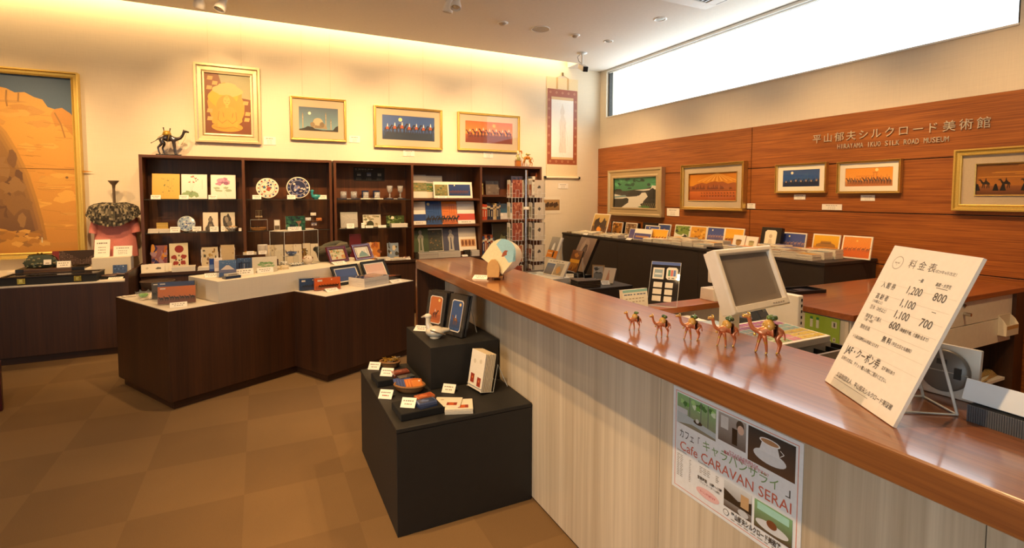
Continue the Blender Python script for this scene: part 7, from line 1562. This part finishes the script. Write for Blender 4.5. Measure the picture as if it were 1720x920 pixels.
# ------------------------------------------------------------------ revolving postcard rack
RZr = RD(-10); RX, RY = 2.9, 5.5
t = thing('postcard_rack', 'white wire revolving postcard rack on a chrome pole behind the counter', 'rack', (RX, RY, 0), RZr)
MB().lathe([(.24, 0), (.24, .02), (.05, .035), (.02, .05)], 28, W).build('base', 'white_wire', t)
MB().tube([(0, 0, .03), (0, 0, 1.875)], .017, 14).build('pole', 'chrome', t)
MB().lathe([(.04, 1.40), (.04, 1.43), (.02, 1.435)], 14, 'd8d4cc').build('collar', 'plastic', t)
tiers = [1.545, 1.29, 1.035, .78, .525]; TX = .137; hw = .062
for sx in (-1, 1):
    cxx = sx * TX
    m = MB()
    for ax in (-hw, -.02, .02, hw):
        for ay in (-hw, hw): m.tube([(cxx + ax, ay, .40), (cxx + ax, ay, 1.72)], .0022, 5)
    for z in [.42] + [q + d_ for q in tiers for d_ in (.0, .13)]:
        m.tube([(cxx - hw, -hw, z), (cxx + hw, -hw, z), (cxx + hw, hw, z), (cxx - hw, hw, z), (cxx - hw, -hw, z)], .002, 5)
    m.build('wire_tower', 'white_wire', t)
    for z in tiers:
        m = MB()
        for rot in (0, PI / 2, -PI / 2):
            m.M = Tr(cxx, 0, 0, rz=rot); y = -hw - .026
            m.tube([(-hw, -hw, z), (-hw, y, z), (hw, y, z), (hw, -hw, z)], .002, 5).tube([(-hw, -hw, z + .05), (-hw, y - .004, z + .05), (-.02, y - .004, z + .05), (-.02, y - .004, z + .09), (.02, y - .004, z + .09), (.02, y - .004, z + .05), (hw, y - .004, z + .05), (hw, -hw, z + .05)], .002, 5)
            m.tube([(-.02, y, z), (-.02, y - .004, z + .05)], .0018, 5).tube([(.02, y, z), (.02, y - .004, z + .05)], .0018, 5)
        m.build('wire_pocket', 'white_wire', t)
RM = Matrix.Translation((RX, RY, 0)) @ Matrix.Rotation(RZr, 4, 'Z')
def ink(c, seed): return lambda m: (m.rect(0, 0, 1, 1, c), m.up(), [m.line([(random.Random(seed + k).uniform(.3, .7), random.Random(seed + k + 9).uniform(.4, .75)), (random.Random(seed + k + 20).uniform(.25, .75), random.Random(seed + k + 30).uniform(.35, .8))], .004, '4a4038') for k in range(9)], m.blob(.5, .6, .16, .10, '5c5248', .5, 9, seed))
pat = [('a0523c', 'brick red patterned'), ('a85c40', 'rust patterned'), ('9a4c38', 'red arched'), ('b06a48', 'tan red'), ('a04a34', 'dull red')]
tn = ['top', 'second', 'third', 'fourth', 'lowest']
for sx, side in ((-1, 'left'), (1, 'right')):
    for i, z in enumerate(tiers):
        for rot, face in ((0, 'camera side'), (-PI / 2, 'left side'), (PI / 2, 'right side')):
            M_ = RM @ Tr(sx * TX, 0, 0, rz=rot) @ Tr(0, -hw - .0235, z + .003)
            h = .195 + .012 * ((i + sx) % 2); w = .118
            if face == 'camera side' and sx < 0: art, lab = speck(pat[i][0], ['7c3428', 'c88a6c', '8a4030'], 16, .09, i), pat[i][1] + ' postcard'
            elif face == 'camera side': art, lab = ink('dccdb6', i * 7 + 3), 'cream postcard with ink sketch'
            elif face == 'left side': art, lab = (lambda m, k=i: (m.rect(0, 0, 1, 1, 'e8dfd0'), m.up(), m.rect(.12, .1, .88, .75, ['c8784c', 'b8b48c', '8a8c74', 'a8583c', '6c2c44'][k]))), 'white edged coloured postcard'
            else: art, lab = plain('d8ccb8'), 'pale plain postcard'
            m = MB()
            for k in range(3): m.box(-w/2 + .002*k, w/2 - .002*k, .004*k, .004*k + .0025, 0, h - .006*k, 'e6dccb')
            m.face(-w/2, 0, 0, w, h); m.up(); art(m)
            o = m.build('postcard', 'print'); o.matrix_world = M_ @ Matrix.Rotation(-.06, 4, 'X') if False else M_
            tag(o, '%s, %s tier, %s of the %s tower of the rack' % (lab, tn[i], face, side), 'postcard', 'postcards in the revolving rack')

# ------------------------------------------------------------------ art books on the low table
LT = .7005
t = thing('book_easel', 'black easel carrying the large grey statue book on the low table', 'easel', (3.02, 4.62, LT), RD(-92))
m = MB(); m.box(-.13, .13, -.02, .03, .03, .048, '100d0b').box(-.13, -.115, -.02, .16, 0, .03, '100d0b').box(.115, .13, -.02, .16, 0, .03, '100d0b'); m.M = Tr(0, .03, .03, rx=RD(-26)); m.box(-.11, .11, .022, .032, 0, .30, '100d0b'); m.build('frame', 'plastic', t)
def veiled(m):
    m.rect(0, 0, 1, 1, '6c5a50', '857064'); m.up(); m.poly([(.10, 0), (.95, 0), (.92, .18), (.72, .30), (.62, .44), (.70, .62), (.66, .84), (.54, .96), (.36, .96), (.22, .78), (.20, .5), (.14, .2)], '9a8474'); m.up()
    m.poly([(.40, .34), (.62, .40), (.66, .62), (.60, .78), (.46, .80), (.38, .62)], '4a3c34'); m.up().poly([(.44, .46), (.58, .48), (.60, .66), (.52, .74), (.44, .66)], '5c4c42')
    for k in range(9): m.line([(.14 + .09 * k, .0), (.24 + .05 * k, .26)], .004, '6c5a4e')
    for k in range(12): m.blob(.26 + .012 * k, .46 + .036 * k, .03, .02, 'b09a88', .4, 7, k)
panel_art('art_book', 'gloss', 'large grey book with a veiled stone statue on a black easel', 'book', .314, .386, .035, veiled, (3.045, 4.63, .7495), RD(-92), RD(26), '1a1512')
def stand_book(label, bl, ang, w, h, z, ln, art, group, side='e8dfd0'):
    t = thing('acrylic_stand', 'clear stand under the ' + label.split(',')[0], 'stand', (bl[0], bl[1], LT), ang, 0, 'clear book stands on the low table')
    dz = z - LT; m = MB()
    for x in (.03, w - .03): m.tube([(x, -.01, dz + .012), (x, -.01, dz - .001), (x, .026, dz - .001), (x, .027 + h * .62 * math.tan(ln), dz + h * .62), (x, .12, .003), (x, -.02, .003)], .0024, 5)
    m.tube([(.03, -.02, .003), (w - .03, -.02, .003)], .0024, 5).tube([(.03, -.01, dz + .012), (w - .03, -.01, dz + .012)], .0024, 5); m.build('frame', 'edge', t)
    M_ = Matrix.Rotation(ang, 4, 'Z') @ Vector((w/2, -.006, 0))
    return panel_art('art_book', 'gloss', label, 'book', w, h, .014, art, (bl[0] + M_.x, bl[1] + M_.y, z + .002), ang, ln, side, group)
ag = 'small books on clear stands'
stand_book('black and white book with orange band, on the left of the low table', (2.775, 4.80), RD(-88), .20, .235, .90, RD(22), lambda m: (m.rect(0, .36, 1, 1, '8a8680', 'a8a49c'), m.rect(0, 0, 1, .36, 'd8852a'), m.up(), m.poly([(.3, .38), (.56, .38), (.52, .66), (.44, .74), (.34, .62)], 'eeeae2'), m.rect(.80, .36, 1, 1, 'e8e4dc'), m.rect(.56, .05, .68, .32, '3a2c20'), m.bars(.1, .5, .2, .05, 'f4dcb0', 3, 1)), ag)
fitO = (2.80, 4.33)
stand_book('dark orange book with golden streaks, before the grey statue book', (2.80, 4.42), RD(-88), .17, .225, .80, RD(22), lambda m: (m.rect(0, 0, 1, 1, '7c4818', '6a3a1a'), m.up(), m.rect(.05, .42, .95, .58, 'e0a028'), [m.poly([(.1 + .13*k, .42), (.16 + .13*k, .42), (.15 + .13*k, .08 + .07 * (k % 3)), (.11 + .13*k, .08 + .07 * (k % 3))], 'd8982c') for k in range(6)], m.blob(.5, .78, .2, .1, 'b8742c', .4, 9, 2)), ag, '3a2414')
panel_art('art_book', 'gloss', 'wide white booklet with blue and gold panels at the rear left of the low table', 'book', .30, .165, .014, lambda m: (m.rect(0, 0, 1, 1, 'e8e2d6'), m.up(), m.rect(.02, .04, .42, .74, '3a3c44', '2c5c9c'), m.rect(.46, .06, .84, .80, '8a7450', 'a8a49c'), m.up(), m.blob(.64, .4, .1, .22, 'c08a3c', .3, 9, 2), m.bars(.1, .8, .86, .05, '9a948c', 5, 1)), (2.55, 4.28, .785), RD(-80), RD(30), 'f0ece2')
stack('book_stack', 'pile of pale books under the wide white booklet on the low table', 'books', .26, .20, 6, .0135, (2.56, 4.28, LT), RD(-86), plain('e6dfd2'), side='efe9dd', group='book piles on the low table')
stack('book_stack', 'pile of grey edged magazines at the left of the low table', 'books', .22, .28, 5, .013, (2.54, 4.62, LT), RD(-84), speck('b8c0bc', ['e8e4dc', '6c7c80', '8a8c84'], 8, .14, 2), side='e2ddd2', group='book piles on the low table')
p = onz(972, 479, LT); stack('book_stack', 'pile of dark books with yellow spines at the front of the low table', 'books', .24, .15, 5, .014, (p.x + .02, 4.06, LT), RD(-6), speck('4a3428', ['6a4c34', '3a2a20'], 8, .12, 4), side='2c241c', gap='c8b084', group='book piles on the low table')
stack('book_stack', 'pile of brown covered books behind the yellow spined pile', 'books', .2, .11, 4, .014, (2.775, 4.197, LT), RD(-3), speck('6a4a34', ['8a6444', '4a3426'], 8, .12, 6), side='d8c8ac', gap='8a7a60', group='book piles on the low table')
picture('framed_photo', 'small golden brown frame with a grey lake photo on the low table', (3.10, 4.30, LT), RD(-45), .125, .16, lambda m: (m.rect(0, .45, 1, 1, 'd8d4cc', 'c8c4bc'), m.rect(0, 0, 1, .45, '8a8c8c'), m.up(), m.blob(.3, .8, .25, .12, '4a4844', .5, 10, 2), m.poly([(.1, .45), (.9, .45), (.8, .56), (.5, .52), (.3, .6)], '5c5c5a')), .012, .015, (.004, .004), 'pale_wood', 'ivory', glaze=False, lean=RD(12), cat='frame', backmat='pale_wood')
panel_art('picture_card', 'print', 'cream card with a faint pink robed figure at the right of the low table', 'card', .125, .16, .014, lambda m: (m.rect(0, 0, 1, 1, 'e4d6c2', 'dccfc0'), m.up(), m.poly([(.3, .06), (.62, .06), (.58, .4), (.5, .7), (.42, .7), (.36, .4)], 'c89478'), m.poly(ell(.46, .77, .06, .06, 10), 'd0a488'), m.line([(.6, .5), (.9, .42)], .003, 'b09078')), (3.07, 4.11, LT), RD(-62), RD(28), 'e8dcc8')
for u, v, l, rz in ((995, 474, 'white price card below the golden brown frame on the low table', -20), (1018, 478, 'white price card before the pink robed figure card', -15), (957, 466, 'cream price card beside the black easel', -30)): card_on(l, u, v, LT, .085, .05, RD(rz), 'price cards on the low table', .8)

# ------------------------------------------------------------------ staff desk goods
WS = .8455
# monitor
t = thing('monitor', 'beige flat screen register monitor tilted back behind the counter', 'monitor', (1.826, 1.425, WS), RD(7))
ML = RD(22); w, h = .398, .262
m = MB(); m.M = Tr(0, 0, 1.09 - WS, rx=-ML); frame_bars(m, w, h, .026, .03, [(0, -.3), (0, .8), (.2, 1), (.8, 1), (1, .7), (1, .3)]); m.box(-w/2 + .003, w/2 - .003, .0, .03, .003, h - .003); m.box(-w/2 + .03, w/2 - .03, .03, .05, .03, h - .04); m.build('case', 'beige', t, .003)
m = MB(); m.M = Tr(0, 0, 1.09 - WS, rx=-ML); m.box(-w/2 + .026, w/2 - .026, -.014, -.002, .032, h - .026); m.build('screen', 'screen', t)
m = MB(); m.M = Tr(0, 0, 1.09 - WS, rx=-ML); m.box(-w/2 + .02, w/2 - .02, -.031, -.012, .004, .03)
m.build('lower_bezel', 'beige', t, .002)
m = MB(); m.M = Tr(0, 0, 1.09 - WS, rx=-ML)
for k in range(5): m.box(w/2 - .13 + k * .018, w/2 - .12 + k * .018, -.033, -.031, .014, .018, 'a89c88')
m.build('buttons', 'plastic', t)
m = MB(); m.box(-.09, -.03, .06, .12, .02, 1.09 - WS + .12); m.build('neck', 'beige', t, .006)
m = MB(); m.box(-.17, -.02, -.03, .20, 0, .02); m.build('stand', 'beige', t, .004)
# cash register with open drawer and coloured key pad
t = thing('cash_register', 'cream cash register with coloured key pad and open black drawer', 'cash register', (1.83, 1.34, WS))
MB().box(0, .38, .02, .36, 0, .088).build('drawer_case', 'beige', t, .002)
d = MB().box(.0, .385, -.095, -.083, .004, .092).build('drawer', 'screen', t, .002)
MB().tube([(.33, -.095, .05), (.33, -.104, .05)], .010, 12).build('lock', 'chrome', d)
m = MB(); m.box(.01, .375, -.083, .018, .006, .012, '0c0b0a').box(.0, .01, -.083, .018, .006, .08, '16130f').box(.375, .385, -.083, .018, .006, .08, '16130f')
for k in range(5): m.box(.02 + k * .08, .023 + k * .08, -.083, .018, .012, .07, '16130f')
m.build('coin_tray', 'plastic', d)
m = MB(); m.M = Tr(0, .0, .09, rx=RD(2)); m.box(-.01, .342, .0, .29, 0, .03); m.build('keyboard', 'beige', t, .003)
m = MB(); m.M = Tr(0, 0, .09, rx=RD(2)); m.face(.0, .012, .0302, .332, .265, 'top'); m.rect(0, 0, 1, 1, 'e4dccb'); m.up(); rd = random.Random(3)
for i in range(11):
    for j in range(7):
        c = '9a4c9c' if j > 4 else ('7cb8b8' if j > 2 else ('d8c040' if i > 5 else ('d88aa0' if i > 3 else '8ab06c')))
        m.rect(i / 11 + .006, j / 7 + .012, (i + 1) / 11 - .006, (j + 1) / 7 - .012, c)
m.up()
for k in range(26): a, b = rd.random() * .95, rd.random() * .95; m.rect(a, b, a + .03, b + .02, rd.choice(['b8687c', 'e8e0d0', '6a5a80', 'c8a050']))
m.build('key_sheet', 'gloss', t)
# register tower
a = ony(1350, 496, 1.70); bx = ony(1341, 497, 1.70)
t = thing('register_tower', 'upright cream register housing with slots on its narrow side', 'housing', (bx.x, 1.70, WS)); ww = a.x - bx.x; hh = a.z - WS
MB().box(0, ww, 0, .30, 0, hh).build('body', 'white_paint', t, .006, 3)
m = MB()
for k in range(6): m.box(ww * .55, ww * .8, -.0012, .0, hh * (.1 + .15 * k), hh * (.1 + .15 * k) + .014, '2c2a26')
m.build('slot', 'plastic', t)
p = ony(1312, 546, 1.62); t = thing('card_reader', 'dark blue grey card reader between monitor and register housing', 'card reader', (p.x, 1.665, WS + .122 + .001), RD(18))
t.location = (p.x, 1.725, WS)
m = MB(); m.M = Tr(0, 0, .10, rx=RD(-30)); m.box(-.055, .055, -.02, .02, 0, .085, '28303c'); m.build('body', 'plastic', t, .006)
m = MB(); m.M = Tr(0, 0, .10, rx=RD(-30)); m.box(.0, .03, -.0215, -.02, .03, .07, '15181c').box(-.045, -.02, -.0215, -.02, .05, .07, '4c5664'); m.build('screen', 'gloss', t)
MB().box(-.06, .06, .0, .10, 0, .105, '1c222a').build('base', 'plastic', t, .004)
# beige printer box on the ledge and customer display on a pole
t = thing('receipt_printer', 'small beige printer box on the desk ledge behind the monitor', 'printer', (2.70, 2.355, .9005), RD(0))
m = MB(); m.prism([(-.06, 0), (.06, 0), (.055, .075), (-.045, .075)], -.16, .16, W, 'x'); m.build('body', 'beige', t, .003)
MB().box(-.12, .12, -.03, -.01, .0755, .078).build('paper_slot', 'rubber', t)
p = ony(1199, 462, 2.36); t = thing('customer_display', 'small cream customer display on a thin pole left of the monitor', 'display', (p.x - .005, 2.36, .979), RD(-8))
MB().tube([(.03, .02, 0.001), (.03, .02, p.z - .979 + .02)], .009, 10).build('pole', 'beige', t)
m = MB(); m.box(-.035, .12, -.02, .012, p.z - .979 - .045, p.z - .979 + .05); m.build('case', 'beige', t, .008, 3)
m = MB(); m.box(-.02, .10, -.0215, -.02, p.z - .979 + .0, p.z - .979 + .035, '6a6a60').box(-.02, .0, -.0215, -.02, p.z - .979 - .035, p.z - .979 - .025, '3a5c50'); m.build('screen', 'gloss', t)
# card sign in clear holder
t = thing('card_sign', 'clear acrylic sign of accepted cards with blue top strip on the desk ledge', 'sign', (2.10, 2.41, .9005), RD(-55), RD(24)); w, h = .175, .275
MB().box(0, w, 0, .003, 0, h).build('sheet', 'acrylic', t)
m = MB(); m.face(0, -.0006, 0, w, h); m.rect(0, .93, 1, 1, '2850a0'); m.rect(.08, .60, .46, .86, 'd8d2c4'); m.up().rect(.13, .64, .41, .82, '7c949c').rect(.15, .70, .39, .74, 'c8d0d0'); m.lay = 0
m.poly([(.54, .64), (.60, .60), (.86, .60), (.92, .64), (.92, .84), (.86, .88), (.60, .88), (.54, .84)], 'ded8ca'); m.up().rect(.60, .68, .68, .82, '3a7c5c').rect(.69, .68, .77, .82, 'c05a54').rect(.78, .68, .86, .82, '4a6ca8').bars(.62, .84, .62, .025, '6a6456', 2, 1); m.lay = 0
for i in range(2):
    for j in range(3): m.rect(.14 + .40 * i, .10 + .155 * j, .44 + .36 * i, .22 + .155 * j, 'cfc8ba')
m.build('card_marks', 'print', t)
m = MB(); m.tube([(0, 0, 0), (0, 0, h), (w, 0, h), (w, 0, 0), (0, 0, 0)], .0016, 5).tube([(0, 0, .001), (0.02, -.05, -.014), (w - .02, -.05, -.014), (w, 0, .001)], .0016, 5); m.build('edge', 'edge', t)
a, b = ony(1047, 512, 2.33), ony(1088, 513, 2.33); m = MB(); w = b.x - a.x; m.box(-w/2, w/2, 0, .03, 0, .115, 'e4dfd0'); m.face(-w/2, 0, 0, w, .115); m.up().rect(0, .86, 1, 1, '8ab8b0'); lines_art('e8e2d2', '6a7c8c', 5, True, 3)(m) if False else m.bars(.05, .95, .72, .06, '5c6c84', 7, 2).bars(.1, .9, .52, .05, 'a89c88', 6, 3).bars(.1, .9, .36, .05, 'a89c88', 6, 4)
one(m, 'leaflet_box', 'print', 'pale leaflet box with teal top edge on the desk ledge', 'leaflets', ((a.x + b.x)/2, 2.325, .9005), RD(0), .12)
m = MB(); m.box(-.11, .11, -.08, .08, 0, .004, '9cc0e0'); m.face(-.11, -.08, .004, .22, .16, 'top'); m.up().rect(.06, .06, .94, .94, 'b4d2ec').up().line([(.5, .1), (.5, .6), (.9, .6)], .005, '3a4450'); one(m, 'clipboard', 'gloss', 'light blue sheet lying on the desk left of the monitor', 'paper', (2.20, 2.05, WS), RD(-20))
m = MB(); rd = random.Random(4)
for k in range(7): m.M = Tr(rd.uniform(-.1, .1), rd.uniform(-.05, .05), .0012 * k, rz=rd.uniform(-.6, .6)); m.box(-.07, .07, -.05, .05, 0, .001, rd.choice(['e8e4dc', 'd8d8dc', 'ece8da']))
one(m, 'loose_papers', 'card', 'loose white papers on the desk behind the key pad', 'papers', (2.12, 1.90, WS))
# coin tray on the desk top, green folder, drawer-side bin, bags
p = onz(1340, 490.5, .9); m = MB(); m.box(-.13, .13, -.07, .07, 0, .006, '16161a').box(-.14, .14, -.08, -.07, .0, .022, '1c1c22').box(-.14, .14, .07, .08, 0, .022, '1c1c22').box(-.14, -.13, -.07, .07, 0, .022, '1c1c22').box(.13, .14, -.07, .07, 0, .022, '1c1c22').box(-.04, .05, -.03, .04, .006, .014, '3a3c44'); one(m, 'coin_tray', 'plastic', 'black coin tray on the wooden desk behind the monitor', 'tray', (p.x + .03, p.y, .9005), RD(-8))
a, b = onx(1350, 540, 2.94), onx(1409, 540, 2.94); yl, yr = a.y, b.y
t = thing('green_folder', 'lime green sheet with white stickers in a clear pocket on the desk side', 'folder', (2.953, (yl + yr)/2, onx(1380, 572, 2.94).z), WR); w = yl - yr; h = .862 - t.location.z
m = MB(); m.box(-w/2, w/2, -.004, -.001, 0, h - .004, 'a8c840'); m.face(-w/2, -.004, 0, w, h); m.up().rect(.16, .45, .24, .86, 'e8e8d8').rect(.34, .45, .42, .86, 'e8e8d8').rect(.78, .6, .92, .84, 'e8e4d4'); m.up().rect(.16, .78, .24, .88, '2c8a4a').rect(.34, .78, .42, .88, '2c8a4a').rect(.83, .64, .88, .8, '5c5a50')
for k in range(6): m.rect(.02 + k * .16, .06, .10 + k * .16, .22, 'e4e0cc').rect(.04 + k * .16, .09, .08 + k * .16, .18, '8a8874')
m.build('sheet', 'print', t); m = MB(); m.box(-w/2 - .03, w/2 + .03, -.007, -.005, -.02, h - .002); m.build('pocket', 'acrylic', t)
a = ony(1687, 569, 1.70); t = thing('paper_bin', 'small cream open bin fixed to the right end of the desk drawers', 'bin', (4.77, 1.711, .58))
m = MB(); m.prism([(0, 0), (-.05, .0), (-.05, .075), (-.03, .11), (0, .14)], -.09, -.085, 'e2d6be', 'x').prism([(0, 0), (-.05, .0), (-.05, .075), (-.03, .11), (0, .14)], .085, .09, 'e2d6be', 'x').box(-.085, .085, -.05, -.046, 0, .075, 'e2d6be').box(-.085, .085, -.046, 0, 0, .004, 'e2d6be').box(-.085, .085, -.004, 0, .0, .14, 'e2d6be'); m.build('body', 'card', t)
m = MB(); m.box(-.086, .086, -.0505, -.050, .045, .07, 'c89a5c'); m.build('label_strip', 'card', t)
rd = random.Random(12)
for k, (x, y, z, c, l) in enumerate(((4.44, 1.95, .2405, '3a3c40', 'folded dark grey bag on the lower shelf of the desk'), (4.71, 1.95, .2405, '4a4c50', 'folded mid grey bag on the lower shelf of the desk'))):
    m = MB()
    for q in range(7): m.tube([(-.10 + rd.uniform(-.02, .02), rd.uniform(-.05, .05), .03 + .035 * q), (0, rd.uniform(-.06, .06), .045 + .035 * q), (.10 + rd.uniform(-.02, .02), rd.uniform(-.05, .05), .03 + .035 * q)], [.018, .026, .018], 8, c)
    one(m, 'folded_bag', 'cloth', l, 'bag', (x, y, z), 0, 0, 'folded bags')
m = MB()
for k in range(6): m.M = Tr(0, 0, .006 + .005 * k, rz=.04 * k); m.tube([(-.16, 0, 0), (.14, 0, 0), (.165, .02, 0), (.14, .04, 0), (-.16, .04, 0)], .0035, 6, 'c8ac74')
one(m, 'cord_bundle', 'card', 'bundle of tan paper cord handles beside the folded bags', 'cord', (4.72, 1.755, .2405), RD(4))

# ------------------------------------------------------------------ settle leaning goods on what carries them
bpy.context.view_layer.update()
def all_meshes(o):
    r = [o] if o.type == 'MESH' else []
    for ch in o.children: r += all_meshes(ch)
    return r
for o in list(C.objects):
    if o.parent is None and o.get('category') and (abs(o.rotation_euler.x) > 1e-4 or o.name.split('.')[0] in ('price_card', 'notice_card')):
        zs = [(q.matrix_world @ v.co).z for q in all_meshes(o) for v in q.data.vertices]
        if zs: o.location.z += o.location.z + .0003 - min(zs)
